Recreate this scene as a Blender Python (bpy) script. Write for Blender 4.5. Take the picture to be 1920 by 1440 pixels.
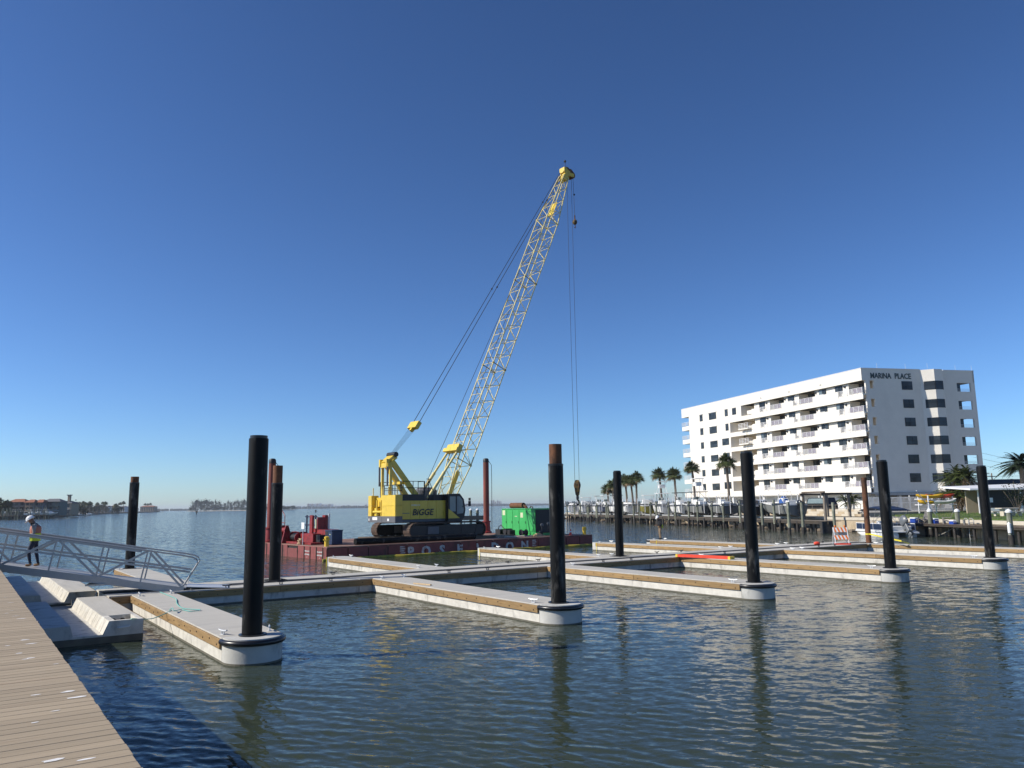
import bpy, math, random
import numpy as np
from mathutils import Vector, Matrix
R=math.radians
random.seed(7); RNG=np.random.default_rng(7)
for o in list(bpy.data.objects): bpy.data.objects.remove(o)
SC=bpy.context.scene; COL=SC.collection
# ------------------------------------------------ camera
F=1466.0; PITCH=math.atan(227.5/F); ROLL=R(0.8); H=3.4
cd=bpy.data.cameras.new('camera'); cam=bpy.data.objects.new('camera',cd); COL.objects.link(cam)
cd.sensor_fit='HORIZONTAL'; cd.sensor_width=36; cd.lens=F/1920*36; cd.clip_start=.1; cd.clip_end=30000
_cp,_sp,_c,_s=math.cos(PITCH),math.sin(PITCH),math.cos(ROLL),math.sin(ROLL)
_r=Vector((1,0,0)); _f=Vector((0,_cp,_sp)); _d=-Vector((0,-_sp,_cp))
_R=_c*_r+_s*_d; _D=-_s*_r+_c*_d
cam.matrix_world=Matrix(((_R.x,-_D.x,-_f.x,0),(_R.y,-_D.y,-_f.y,0),(_R.z,-_D.z,-_f.z,H),(0,0,0,1)))
SC.camera=cam
SC.render.resolution_x=1024; SC.render.resolution_y=768
# ------------------------------------------------ sky, sun, exposure
SUN_AZ,SUN_EL=R(188.5),R(34.5)
W=bpy.data.worlds.new('World'); SC.world=W; W.use_nodes=True
wn=W.node_tree.nodes; wl=W.node_tree.links; bg=wn['Background']
sky=wn.new('ShaderNodeTexSky'); sky.sky_type='NISHITA'; sky.sun_disc=False
sky.sun_elevation=SUN_EL; sky.sun_rotation=math.pi/2-SUN_AZ
sky.altitude=0; sky.air_density=0.8; sky.dust_density=0.25; sky.ozone_density=6.0
bg.inputs['Strength'].default_value=0.10
# the clear winter sky is deeper overhead and paler low down than the model's: one smooth contrast curve over the whole dome
nrm=wn.new('ShaderNodeVectorMath'); nrm.operation='SCALE'; nrm.inputs['Scale'].default_value=.07; wl.new(sky.outputs[0],nrm.inputs[0])
gam=wn.new('ShaderNodeGamma'); gam.inputs['Gamma'].default_value=1.25; wl.new(nrm.outputs[0],gam.inputs['Color'])
tint=wn.new('ShaderNodeVectorMath'); tint.operation='MULTIPLY'; tint.inputs[1].default_value=(21.6,22.6,23.3)
wl.new(gam.outputs[0],tint.inputs[0]); wl.new(tint.outputs[0],bg.inputs['Color'])
sd=bpy.data.lights.new('sun','SUN'); sd.energy=5.0; sd.angle=R(.53); sd.color=(1,.94,.84)
sun=bpy.data.objects.new('sun',sd); COL.objects.link(sun)
_sv=Vector((math.cos(SUN_AZ)*math.cos(SUN_EL),math.sin(SUN_AZ)*math.cos(SUN_EL),math.sin(SUN_EL)))
sun.rotation_euler=_sv.to_track_quat('Z','Y').to_euler(); sun.location=_sv*200
SC.view_settings.view_transform='Standard'; SC.view_settings.look='None'
SC.view_settings.exposure=0.10; SC.view_settings.gamma=1.0
SC.view_settings.use_curve_mapping=False
# ------------------------------------------------ pixel helpers
def ray(px,py):
    u=(px-960)/F; v=(py-720)/F
    u2=u*_c-v*_s; v2=u*_s+v*_c
    return (u2,_cp+v2*_sp,_sp-v2*_cp)
def onz(px,py,z=0.0):
    r=ray(px,py); t=(z-H)/r[2]; return (r[0]*t,r[1]*t,z)
def ony(px,py,Y):
    r=ray(px,py); t=Y/r[1]; return (r[0]*t,Y,H+r[2]*t)
def on_line(px,py,p,d):
    """where the pixel's vertical plane meets the plan line p + k d; returns k, z"""
    r=ray(px,py); det=r[0]*(-d[1])+d[0]*r[1]
    t=(p[0]*(-d[1])+d[0]*p[1])/det; k=(r[0]*p[1]-r[1]*p[0])/det
    return k,H+r[2]*t
# ------------------------------------------------ mesh builder
class MB:
    def __init__(s,T=None): s.v=[]; s.f=[]; s.mi=[]; s.T=T; s.M=None
    def add(s,vs,fs,m=0):
        n=len(s.v)
        if s.M is not None: vs=[tuple(s.M@Vector(p)) for p in vs]
        if s.T: vs=[s.T(*p) for p in vs]
        s.v+=[tuple(p) for p in vs]; s.f+=[tuple(i+n for i in f) for f in fs]; s.mi+=[m]*len(fs); return s
    def bx(s,x0,x1,y0,y1,z0,z1,m=0):
        return s.add([(x0,y0,z0),(x1,y0,z0),(x1,y1,z0),(x0,y1,z0),(x0,y0,z1),(x1,y0,z1),(x1,y1,z1),(x0,y1,z1)],
          [(0,3,2,1),(4,5,6,7),(0,1,5,4),(1,2,6,5),(2,3,7,6),(3,0,4,7)],m)
    def bev(s,x0,x1,y0,y1,z0,z1,b=.02,m=0):
        """box with chamfered upper and vertical edges"""
        def ring(e,z): return [(x0+e,y0,z),(x1-e,y0,z),(x1,y0+e,z),(x1,y1-e,z),(x1-e,y1,z),(x0+e,y1,z),(x0,y1-e,z),(x0,y0+e,z)]
        top=[(x0+b*1.5,y0+b,z1),(x1-b*1.5,y0+b,z1),(x1-b,y0+b*1.5,z1),(x1-b,y1-b*1.5,z1),(x1-b*1.5,y1-b,z1),(x0+b*1.5,y1-b,z1),(x0+b,y1-b*1.5,z1),(x0+b,y0+b*1.5,z1)]
        vs=ring(b,z0)+ring(b,z1-b)+top; fs=[tuple(range(7,-1,-1)),tuple(range(16,24))]
        for k in(0,8):
            for i in range(8): j=(i+1)%8; fs.append((k+i,k+j,k+8+j,k+8+i))
        return s.add(vs,fs,m)
    def obox(s,c,size,ax,m=0):
        """oriented box: centre, (sx,sy,sz), matrix 3x3 columns"""
        vs=[]
        for z in(-.5,.5):
            for x,y in((-.5,-.5),(.5,-.5),(.5,.5),(-.5,.5)):
                vs.append(Vector(c)+ax@Vector((x*size[0],y*size[1],z*size[2])))
        return s.add(vs,[(0,3,2,1),(4,5,6,7),(0,1,5,4),(1,2,6,5),(2,3,7,6),(3,0,4,7)],m)
    def bar(s,p,q,w,h,m=0,up=(0,0,1)):
        p,q=Vector(p),Vector(q); d=q-p; L=d.length
        if L<1e-6: return s
        x=d/L; u=Vector(up)
        if abs(x.dot(u))>.98: u=Vector((1,0,0))
        y=u.cross(x).normalized(); z=x.cross(y)
        return s.obox((p+q)/2,(L,w,h),Matrix((x,y,z)).transposed(),m)
    def tube(s,p,q,r,n=8,r2=None,m=0,cap=True):
        p,q=Vector(p),Vector(q); d=q-p
        if d.length<1e-6: return s
        d.normalize(); u=Vector((0,0,1)) if abs(d.z)<.95 else Vector((1,0,0))
        a=d.cross(u).normalized(); b=d.cross(a); r2=r if r2 is None else r2
        vs=[]; 
        for c,rr in((p,r),(q,r2)):
            for i in range(n):
                t=2*math.pi*i/n; vs.append(c+(a*math.cos(t)+b*math.sin(t))*rr)
        fs=[(i,n+i,n+(i+1)%n,(i+1)%n) for i in range(n)]
        if cap: fs+=[tuple(range(n)),tuple(range(2*n-1,n-1,-1))]
        return s.add(vs,fs,m)
    def path(s,pts,r,n=6,m=0,rs=None):
        pts=[Vector(p) for p in pts]; N=len(pts); vs=[]
        for i,p in enumerate(pts):
            d=(pts[min(i+1,N-1)]-pts[max(i-1,0)]).normalized()
            u=Vector((0,0,1)) if abs(d.z)<.9 else Vector((1,0,0))
            a=d.cross(u).normalized(); b=d.cross(a); rr=rs[i] if rs else r
            for k in range(n):
                t=2*math.pi*k/n; vs.append(p+(a*math.cos(t)+b*math.sin(t))*rr)
        fs=[(i*n+k,(i+1)*n+k,(i+1)*n+(k+1)%n,i*n+(k+1)%n) for i in range(N-1) for k in range(n)]
        fs+=[tuple(range(n)),tuple(range(N*n-1,(N-1)*n-1,-1))]
        return s.add(vs,fs,m)
    def prism(s,poly,z0,z1,m=0):
        n=len(poly); vs=[(x,y,z0) for x,y in poly]+[(x,y,z1) for x,y in poly]
        return s.add(vs,[tuple(range(n-1,-1,-1)),tuple(range(n,2*n))]+[(i,(i+1)%n,n+(i+1)%n,n+i) for i in range(n)],m)
    def ext(s,prof,x0,x1,m=0,axis='x'):
        """extrude a (p,z) profile along x (p=y) or y (p=x)"""
        n=len(prof)
        if axis=='x': vs=[(x0,p,z) for p,z in prof]+[(x1,p,z) for p,z in prof]
        else: vs=[(p,x0,z) for p,z in prof]+[(p,x1,z) for p,z in prof]
        return s.add(vs,[tuple(range(n)),tuple(range(2*n-1,n-1,-1))]+[(i,n+i,n+(i+1)%n,(i+1)%n) for i in range(n)],m)
    def lathe(s,prof,n=16,c=(0,0,0),m=0):
        vs=[];K=len(prof)
        for r,z in prof:
            for i in range(n):
                t=2*math.pi*i/n; vs.append((c[0]+r*math.cos(t),c[1]+r*math.sin(t),c[2]+z))
        fs=[(k*n+i,k*n+(i+1)%n,(k+1)*n+(i+1)%n,(k+1)*n+i) for k in range(K-1) for i in range(n)]
        fs+=[tuple(range(n-1,-1,-1)),tuple(range((K-1)*n,K*n))]
        return s.add(vs,fs,m)
    def loft(s,secs,m=0,caps=True,closed=True):
        n=len(secs[0]); vs=[p for q in secs for p in q]; e=n if closed else n-1
        fs=[(k*n+i,k*n+(i+1)%n,(k+1)*n+(i+1)%n,(k+1)*n+i) for k in range(len(secs)-1) for i in range(e)]
        if caps and closed: fs+=[tuple(range(n-1,-1,-1)),tuple(range((len(secs)-1)*n,len(secs)*n))]
        return s.add(vs,fs,m)
    def ball(s,c,rx,ry=None,rz=None,n=10,k=6,m=0):
        ry=ry or rx; rz=rz or rx; secs=[]
        for j in range(1,k):
            t=math.pi*j/k-math.pi/2
            secs.append([(c[0]+rx*math.cos(t)*math.cos(2*math.pi*i/n),c[1]+ry*math.cos(t)*math.sin(2*math.pi*i/n),c[2]+rz*math.sin(t)) for i in range(n)])
        return s.loft(secs,m)
    def mesh(s,name,mat,smooth=False,ang=40):
        me=bpy.data.meshes.new(name); me.from_pydata(s.v,[],s.f)
        for q in (mat if isinstance(mat,(list,tuple)) else [mat]): me.materials.append(M(q) if isinstance(q,str) else q)
        if any(s.mi): me.polygons.foreach_set('material_index',s.mi)
        if smooth:
            me.polygons.foreach_set('use_smooth',[True]*len(me.polygons)); me.set_sharp_from_angle(angle=R(ang))
        me.update(); return me
    def build(s,name,mat,parent=None,smooth=False,**k):
        return link(name,s.mesh(name,mat,smooth),parent,**k)
def link(name,me,parent=None,loc=None,rz=None,rot=None,label=None):
    o=bpy.data.objects.new(name,me); COL.objects.link(o)
    if parent is not None: o.parent=parent
    if loc is not None: o.location=loc
    if rz is not None: o.rotation_euler=(0,0,rz)
    if rot is not None: o.rotation_euler=rot
    if label: o['label']=label
    return o
def tag(o,label,cat,group=None):
    o['label']=label; o['category']=cat
    if group: o['group']=group
    return o
def thing(name,label,cat,loc=(0,0,0),rz=0,group=None):
    return tag(link(name,None,loc=loc,rz=rz),label,cat,group)
def struct(o): o['kind']='structure'; return o
def stuff(o): o['kind']='stuff'; return o
def copy_tree(o,parent=None):
    c=o.copy(); COL.objects.link(c); c.parent=parent
    for ch in list(o.children): copy_tree(ch,c)
    return c
def text_mb(s,size,depth=.01,xs=1.0,shear=0.0,bold=0.0):
    """block letters from the built-in font as a mesh in the xz plane, facing -y, origin left baseline"""
    cu=bpy.data.curves.new('lettering','FONT'); cu.body=s; cu.size=size; cu.extrude=depth/2; cu.resolution_u=2; cu.shear=shear; cu.offset=bold
    o=bpy.data.objects.new('lettering',cu); COL.objects.link(o)
    dg=bpy.context.evaluated_depsgraph_get(); me=bpy.data.meshes.new_from_object(o.evaluated_get(dg))
    bpy.data.objects.remove(o); bpy.data.curves.remove(cu)
    mb=MB(); mb.add([(v.co.x*xs,-v.co.z,v.co.y) for v in me.vertices],[tuple(p.vertices) for p in me.polygons])
    bpy.data.meshes.remove(me); return mb
# ------------------------------------------------ materials
MATS={}
def M(n): return MATS[n]
def mat(name,col,rough=.6,metal=0.0,var=.15,scale=6.0,bump=0.0,bscale=None,stretch=(1,1,1),col2=None,mask=None,rand=0.0,ior=None,detail=5.0,coat=0.0,spec=.5):
    """Principled with noise colour variation; col2/mask=(scale,lo,hi[,stretch]) adds blotches of a second colour"""
    m=bpy.data.materials.new(name); m.use_nodes=True; MATS[name]=m
    nt=m.node_tree; N,L=nt.nodes,nt.links; b=N['Principled BSDF']
    b.inputs['Roughness'].default_value=rough; b.inputs['Metallic'].default_value=metal
    if ior: b.inputs['IOR'].default_value=ior
    b.inputs['Specular IOR Level'].default_value=spec
    if coat: b.inputs['Coat Weight'].default_value=coat
    tc=N.new('ShaderNodeTexCoord'); mp=N.new('ShaderNodeMapping'); mp.inputs['Scale'].default_value=stretch
    L.new(tc.outputs['Object'],mp.inputs['Vector'])
    oi=N.new('ShaderNodeObjectInfo')
    if rand or True:
        ad=N.new('ShaderNodeVectorMath'); ad.operation='ADD'; mu=N.new('ShaderNodeMath'); mu.operation='MULTIPLY'; mu.inputs[1].default_value=37.0
        L.new(oi.outputs['Random'],mu.inputs[0]); L.new(mp.outputs[0],ad.inputs[0]); L.new(mu.outputs[0],ad.inputs[1]); vec=ad.outputs[0]
    nz=N.new('ShaderNodeTexNoise'); nz.inputs['Scale'].default_value=scale; nz.inputs['Detail'].default_value=detail; nz.inputs['Roughness'].default_value=.62
    L.new(vec,nz.inputs['Vector'])
    mr=N.new('ShaderNodeMapRange'); mr.inputs['From Min'].default_value=.25; mr.inputs['From Max'].default_value=.75
    mr.inputs['To Min'].default_value=1-var; mr.inputs['To Max'].default_value=1+var; L.new(nz.outputs['Fac'],mr.inputs['Value'])
    fac=mr.outputs[0]
    if rand:
        m2=N.new('ShaderNodeMapRange'); m2.inputs['To Min'].default_value=1-rand; m2.inputs['To Max'].default_value=1+rand
        L.new(oi.outputs['Random'],m2.inputs['Value']); m3=N.new('ShaderNodeMath'); m3.operation='MULTIPLY'
        L.new(fac,m3.inputs[0]); L.new(m2.outputs[0],m3.inputs[1]); fac=m3.outputs[0]
    base=N.new('ShaderNodeRGB'); base.outputs[0].default_value=(*col,1); cur=base.outputs[0]
    if col2:
        k=mask or (3,.5,.7); n2=N.new('ShaderNodeTexNoise'); n2.inputs['Scale'].default_value=k[0]; n2.inputs['Detail'].default_value=6; n2.inputs['Roughness'].default_value=.65
        if len(k)>3:
            mp2=N.new('ShaderNodeMapping'); mp2.inputs['Scale'].default_value=k[3]; L.new(vec,mp2.inputs['Vector']); L.new(mp2.outputs[0],n2.inputs['Vector'])
        else: L.new(vec,n2.inputs['Vector'])
        mk=N.new('ShaderNodeMapRange'); mk.inputs['From Min'].default_value=k[1]; mk.inputs['From Max'].default_value=k[2]; L.new(n2.outputs['Fac'],mk.inputs['Value'])
        mx=N.new('ShaderNodeMix'); mx.data_type='RGBA'; L.new(mk.outputs[0],mx.inputs[0]); L.new(cur,mx.inputs[6]); mx.inputs[7].default_value=(*col2,1); cur=mx.outputs[2]
    ml=N.new('ShaderNodeVectorMath'); ml.operation='SCALE'; L.new(cur,ml.inputs[0]); L.new(fac,ml.inputs['Scale']); L.new(ml.outputs[0],b.inputs['Base Color'])
    if bump:
        bp=N.new('ShaderNodeBump'); bp.inputs['Strength'].default_value=1; bp.inputs['Distance'].default_value=bump
        nb=N.new('ShaderNodeTexNoise'); nb.inputs['Scale'].default_value=bscale or scale*4; nb.inputs['Detail'].default_value=6; L.new(vec,nb.inputs['Vector'])
        L.new(nb.outputs['Fac'],bp.inputs['Height']); L.new(bp.outputs[0],b.inputs['Normal'])
    return m
mat('concrete_deck',(.50,.475,.42),.85,var=.10,scale=1.6,bump=.003,bscale=26,stretch=(3.5,.5,1),col2=(.36,.35,.32),mask=(.8,.52,.72),spec=.2)
mat('concrete_side',(.62,.59,.52),.9,var=.18,scale=3.5,bump=.006,bscale=18,col2=(.27,.255,.22),mask=(2.2,.56,.72,(1,1,.35)))
mat('concrete_rough',(.56,.53,.46),.95,var=.22,scale=5,bump=.03,bscale=9,col2=(.30,.26,.2),mask=(2.6,.55,.7,(1,1,.4)))
mat('concrete_cap',(.52,.51,.47),.85,var=.12,scale=2.5,bump=.004,bscale=20,col2=(.27,.27,.24),mask=(1.6,.55,.72,(1,1,.5)))
mat('waterline_stain',(.13,.12,.09),.8,var=.3,scale=4)
mat('wale_timber',(.31,.195,.08),.75,var=.28,scale=3,stretch=(.5,5,5),bump=.002,bscale=9,col2=(.17,.10,.04),mask=(5,.56,.7),rand=.14)
mat('pale_timber',(.52,.38,.22),.8,var=.2,scale=3,stretch=(.6,5,5),rand=.1)
mat('grey_timber',(.20,.17,.135),.9,var=.3,scale=4,stretch=(5,5,.5),bump=.004,rand=.2)
mat('green_timber',(.17,.18,.13),.9,var=.3,scale=4,stretch=(5,5,.5),bump=.004,col2=(.33,.33,.27),mask=(2,.5,.68),rand=.2)
mat('wet_timber',(.035,.03,.025),.7,var=.4,scale=4,col2=(.12,.11,.09),mask=(6,.58,.68),rand=.3)
mat('dark_dock',(.10,.075,.055),.9,var=.3,scale=3,rand=.2)
mat('black_rubber',(.012,.012,.014),.32,var=.2,scale=8)
mat('pile_sleeve',(.006,.006,.006),.5,var=.3,scale=5,bump=.0015,bscale=12,col2=(.13,.125,.115),mask=(2.6,.555,.74,(1,1,.28)),spec=.18)
mat('rusty_steel',(.155,.062,.026),.85,var=.32,scale=5,bump=.003,col2=(.05,.025,.014),mask=(2.5,.5,.66,(1,1,.4)))
mat('galvanised',(.62,.63,.63),.42,metal=.35,var=.08,scale=20)
mat('dark_cleat',(.06,.06,.06),.5,metal=.4)
mat('dark_cover',(.045,.046,.048),.9,var=.18,scale=3,rand=.06,spec=.08)
mat('bolt_dark',(.04,.03,.02),.7)
mat('aluminium',(.46,.45,.42),.5,metal=.3,var=.08,scale=10)
mat('deck_plank',(.39,.31,.21),.75,var=.10,scale=5,stretch=(.4,6,1),bump=.0012,bscale=30,col2=(.29,.21,.14),mask=(1.1,.55,.75),rand=.10,spec=.25)
mat('white_smear',(.80,.78,.74),.8,var=.15,scale=9)
mat('beam_dark',(.12,.09,.06),.9)
mat('teal_rope',(.16,.46,.41),.8,var=.2,scale=20)
mat('pale_rope',(.55,.52,.45),.9)
mat('yellow_tape',(.72,.60,.04),.5)
mat('safety_orange',(.78,.07,.03),.45)
mat('safety_yellow',(.75,.50,.04),.5)
mat('white_paint',(.82,.82,.80),.4,var=.04)
mat('orange_stripe',(.80,.20,.03),.5)
mat('steel_cable',(.035,.035,.04),.5,metal=.5)
# ================================================= WATER
def make_water():
    rs=[1.0,2,3,4,5,5.6]
    r=6.0
    while r<9500:
        rs.append(r); dr=max(.03,r*r/2659*1.05); dr=min(dr,r*.12); r+=dr
    rs.append(9500.0); rs=np.array(rs)
    dense=np.radians(np.linspace(-41,41,880)); coarse=np.radians(np.linspace(41,319,60))[1:-1]
    an=np.concatenate([dense,coarse]); nA=len(an); nR=len(rs)
    A,Rr=np.meshgrid(an,rs); X=Rr*np.sin(A); Y=Rr*np.cos(A); Z=np.zeros_like(X)
    # wind waves: many short sines around a main direction, dropped where the grid is too coarse for them
    samp=np.gradient(rs)[:,None]; wind=R(248); rg=np.random.default_rng(11)
    patch=np.zeros_like(X)
    for lam,amp in ((46,.5),(27,.35),(17,.3)):
        for k in range(3):
            d=rg.uniform(0,6.28); patch+=amp*np.sin(2*math.pi/lam*(X*math.cos(d)+Y*math.sin(d))+rg.uniform(0,6.28))
    patch=.84+.36*np.tanh(patch)
    for k in range(72):
        lam=.12*(5.5)**(rg.random()**1.2); d=wind+rg.normal(0,.38)
        slope=.029 if lam<.42 else .017
        amp=slope*lam/(2*math.pi); kx=2*math.pi/lam
        w=np.clip((lam/np.maximum(samp,.03)-2.2)/2.5,0,1)
        ph=kx*(X*math.cos(d)+Y*math.sin(d))+rg.uniform(0,6.28)+.7*np.sin(X*.37+k)+.6*np.sin(Y*.29+2*k)
        Z+=amp*w*patch*(np.sin(ph)-.30*np.cos(2*ph))
    Z[:, 880:]*=0; Z[:7]*=0; 
    edge=np.clip((880-np.arange(nA))/20,0,1)*np.clip(np.arange(nA)/20,0,1); Z*=np.where(np.arange(nA)<880,edge,0)
    V=np.stack([X,Y,Z],-1).reshape(-1,3)
    i=np.arange(nR-1)[:,None]*nA; j=np.arange(nA)[None,:]; j2=(j+1)%nA
    Fq=np.stack([i+j,i+j2,i+nA+j2,i+nA+j],-1).reshape(-1,4)[:, ::-1]
    me=bpy.data.meshes.new('water'); me.vertices.add(len(V)); me.vertices.foreach_set('co',V.ravel())
    me.loops.add(Fq.size); me.loops.foreach_set('vertex_index',Fq.ravel().astype(np.int32))
    me.polygons.add(len(Fq)); me.polygons.foreach_set('loop_start',np.arange(0,Fq.size,4,dtype=np.int32)); me.polygons.foreach_set('loop_total',np.full(len(Fq),4,dtype=np.int32))
    chop=np.clip((np.log(rs)-math.log(14))/(math.log(110)-math.log(14)),0,1); at=me.attributes.new('chop','FLOAT','POINT'); at.data.foreach_set('value',np.repeat(chop,nA).astype(np.float32))
    me.polygons.foreach_set('use_smooth',np.ones(len(Fq),dtype=bool)); me.update(calc_edges=True); me.validate()
    m=bpy.data.materials.new('sea_water'); m.use_nodes=True; MATS['sea_water']=m; N,L=m.node_tree.nodes,m.node_tree.links; b=N['Principled BSDF']
    b.inputs['Base Color'].default_value=(.038,.050,.034,1); b.inputs['Roughness'].default_value=.07; b.inputs['IOR'].default_value=1.333; b.inputs['Specular IOR Level'].default_value=.20
    tc=N.new('ShaderNodeTexCoord'); mp=N.new('ShaderNodeMapping'); mp.inputs['Rotation'].default_value=(0,0,R(-22)); mp.inputs['Scale'].default_value=(.55,1.25,1)
    L.new(tc.outputs['Object'],mp.inputs['Vector'])
    # ripple normals: vector noise tilts the surface normal directly, so far water keeps its slopes
    geo=N.new('ShaderNodeNewGeometry'); cur=geo.outputs['Normal']
    at=N.new('ShaderNodeAttribute'); at.attribute_name='chop'
    for sc,a0,a1 in ((13.0,.11,.08),(3.2,.03,.48)):        # a1: waves too small for the far mesh
        n1=N.new('ShaderNodeTexNoise'); n1.inputs['Scale'].default_value=sc; n1.inputs['Detail'].default_value=2; n1.inputs['Roughness'].default_value=.5; L.new(mp.outputs[0],n1.inputs['Vector'])
        sb=N.new('ShaderNodeVectorMath'); sb.operation='SUBTRACT'; sb.inputs[1].default_value=(.5,.5,.5); L.new(n1.outputs['Color'],sb.inputs[0])
        ml=N.new('ShaderNodeVectorMath'); ml.operation='MULTIPLY'; ml.inputs[1].default_value=(2*.8,2*1.25,0); L.new(sb.outputs[0],ml.inputs[0])
        am=N.new('ShaderNodeMath'); am.operation='MULTIPLY_ADD'; am.inputs[1].default_value=a1; am.inputs[2].default_value=a0; L.new(at.outputs['Fac'],am.inputs[0])
        sl=N.new('ShaderNodeVectorMath'); sl.operation='SCALE'; L.new(ml.outputs[0],sl.inputs[0]); L.new(am.outputs[0],sl.inputs['Scale'])
        ad=N.new('ShaderNodeVectorMath'); ad.operation='ADD'; L.new(cur,ad.inputs[0]); L.new(sl.outputs[0],ad.inputs[1]); cur=ad.outputs[0]
    nm=N.new('ShaderNodeVectorMath'); nm.operation='NORMALIZE'; L.new(cur,nm.inputs[0]); L.new(nm.outputs[0],b.inputs['Normal'])
    me.materials.append(m); struct(link('water',me))
make_water()
# ================================================= FLOATING DOCK
TH=R(35); DO=(-13.106,27.527); WW=3.0; FW=1.3; FSP=8.94; LF=11.3; ZD=.55
def DW(a,b,z=0.0):
    c,s=math.cos(TH),math.sin(TH); return (DO[0]+a*c+b*s,DO[1]+a*s-b*c,z)
def cleat_mesh(m):
    q=MB(); q.bev(-.07,.07,-.035,.035,0,.015,.006)
    for x in(-.045,.045): q.tube((x,0,.01),(x,0,.085),.018,8)
    q.path([(-.17,0,.105),(-.12,0,.095),(-.05,0,.088),(.05,0,.088),(.12,0,.095),(.17,0,.105)],.02,8)
    return q.mesh('cleat',m,True)
CL_L=cleat_mesh('galvanised'); CL_D=cleat_mesh('dark_cleat')
def wale(parent,x0,x1,y,face,bolts=True,z0=.315,z1=.515):
    """one timber along local x on a vertical face; face=-1 looks to -y"""
    t=.055; q=MB(); ya,yb=(y-t,y-.002) if face<0 else (y+.002,y+t)
    q.bev(x0,x1,ya,yb,z0,z1,.008); o=q.build('wale_board','wale_timber',parent)
    if bolts:
        g=MB(); x=x0+.25; k=0
        yy=ya if face<0 else yb
        while x<x1-.1:
            zc=z0+.13 if k%2 else z0+.07
            g.tube((x,yy-.012*(1 if face<0 else -1),zc),(x,yy+.004*(1 if face<0 else -1),zc),.02,6); x+=.62; k+=1
        stuff(g.build('bolt_heads','bolt_dark',o))
def finger(label,origin,rz,L,ring=True,joint=.52,left=True,right=True,cut=None,bumper=True,group='concrete finger piers'):
    t=thing('finger_pier',label,'dock',origin,rz,group); r=FW/2; w=FW
    arc=[(L+.12+r*math.cos(a),r+r*math.sin(a)) for a in np.linspace(-math.pi/2,math.pi/2,19)]
    q=MB(); q.bx(.03,L,0,w,-.45,ZD-.03); q.build('pontoon_body','concrete_side',t)
    q=MB(); q.bev(.03,L+.02,-.015,w+.015,ZD-.03,ZD,.008); q.build('deck_slab','concrete_deck',t)
    q=MB(); q.prism([(L+.012,0)]+arc+[(L+.012,w)],-.45,ZD+.004); q.build('rounded_end','concrete_cap',t,True)
    q=MB(); e=.006; q.bx(.03,L,-e,w+e,-.3,.045); arc2=[(L+.12+(r+e)*math.cos(a),r+(r+e)*math.sin(a)) for a in np.linspace(-math.pi/2,math.pi/2,19)]
    q.prism([(L+.001,-e)]+arc2+[(L+.001,w+e)],-.3,.04); q.build('waterline_growth','waterline_stain',t)
    xj=L*joint
    for on,y,f in((left,0,-1),(right,w,1)):
        if not on: continue
        segs=[(.06,xj-.006),(xj+.006,L-.02)]
        if cut and f<0:
            segs=[(.06,xj-.006),(xj+.006,cut[0]),(cut[1],L-.02)]
        for a,b in segs: wale(t,a,b,y,f)
    if bumper:
        pts=[(L+.0,-.02,.468)]+[(L+.12+(r+.02)*math.cos(a),r+(r+.02)*math.sin(a),.468) for a in np.linspace(-math.pi/2,math.pi/2,21)]+[(L+.0,w+.02,.468)]
        q=MB(); q.path(pts,.064,10); q.build('rubber_bumper','black_rubber',t,True)
    if ring:
        q=MB(); c=(L-.03+.12,r,ZD)
        n=24
        for (ra,rb,z0,z1) in((.25,.31,.006,.035),):
            vs=[]
            for z in(z0,z1):
                for rr in(ra,rb):
                    for i in range(n): vs.append((c[0]+rr*math.cos(2*math.pi*i/n),c[1]+rr*math.sin(2*math.pi*i/n),c[2]+z))
            fs=[]
            for i in range(n):
                j=(i+1)%n; fs+=[(i,j,n+j,n+i)[::-1],(2*n+i,2*n+j,3*n+j,3*n+i),(n+i,n+j,3*n+j,3*n+i)[::1],(i,2*n+i,2*n+j,j)]
            q.add(vs,fs)
        q.build('pile_hoop','black_rubber',t)
    for x,y,a in((L-.45,.13,.25),(L-.30,w-.14,-.3),(.55,.14,0),(.5,w-.15,0)):
        link('cleat',CL_L,t,(x,y,ZD+.002),a)
    return t
FA=R(35-90); GA=R(125)
FL=['concrete finger pier with the slack teal rope lying on its deck','concrete finger pier with a loose wooden stick lying on its deck','bare concrete finger pier between the stick finger and the ladder finger','concrete finger pier with the long orange ladder at its root','bare concrete finger pier just beyond the orange ladder finger','concrete finger pier starting beside the brown rusty pile and yellow tape']
for i in range(6):
    finger(FL[i],DW(i*FSP,0),FA,LF+(.06 if i==0 else 0) if i<5 else 11.3,ring=i<5)
GT=[(1.45,-14.3),(12.76,-14.9),(24.0,-16.2),(34.1,-16.0),(39.75,-16.0)]
GL=['concrete finger pier behind the lower end of the aluminium gangway','concrete finger pier beside the lit end of the red barge','concrete finger pier in front of the lettered side of the red barge','concrete finger pier ending at the barge corner with the yellow bollard','concrete finger pier on which the far worker in tan trousers stands']
for i,(a,b) in enumerate(GT):
    L=-WW-b-FW/2-.1
    finger(GL[i],DW(a+FW,-WW),GA,L,ring=i==0,joint=.47,cut=None,bumper=i in(0,4))
# yellow measuring straps hanging over the far finger tips
for i,(x) in ((1,.5),(2,.75),(3,.9),(4,1.5)):
    a,b=GT[i]; q=MB(); q.bx(-.02,.02,-.068,-.060,-.05,ZD+.012); q.bx(-.02,.02,-.068,.5,ZD+.006,ZD+.012)
    o=q.build('yellow_strap','yellow_tape'); p=DW(a,b+x); o.location=p; o.rotation_euler=(0,0,FA)
    tag(o,['','yellow strap hanging over the tip of the finger by the barge end','yellow strap hanging over the finger before the barge lettering','yellow strap hanging over the finger by the yellow bollard','yellow strap hanging over the finger under the far worker'][i],'strap','yellow straps over finger tips')
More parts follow.
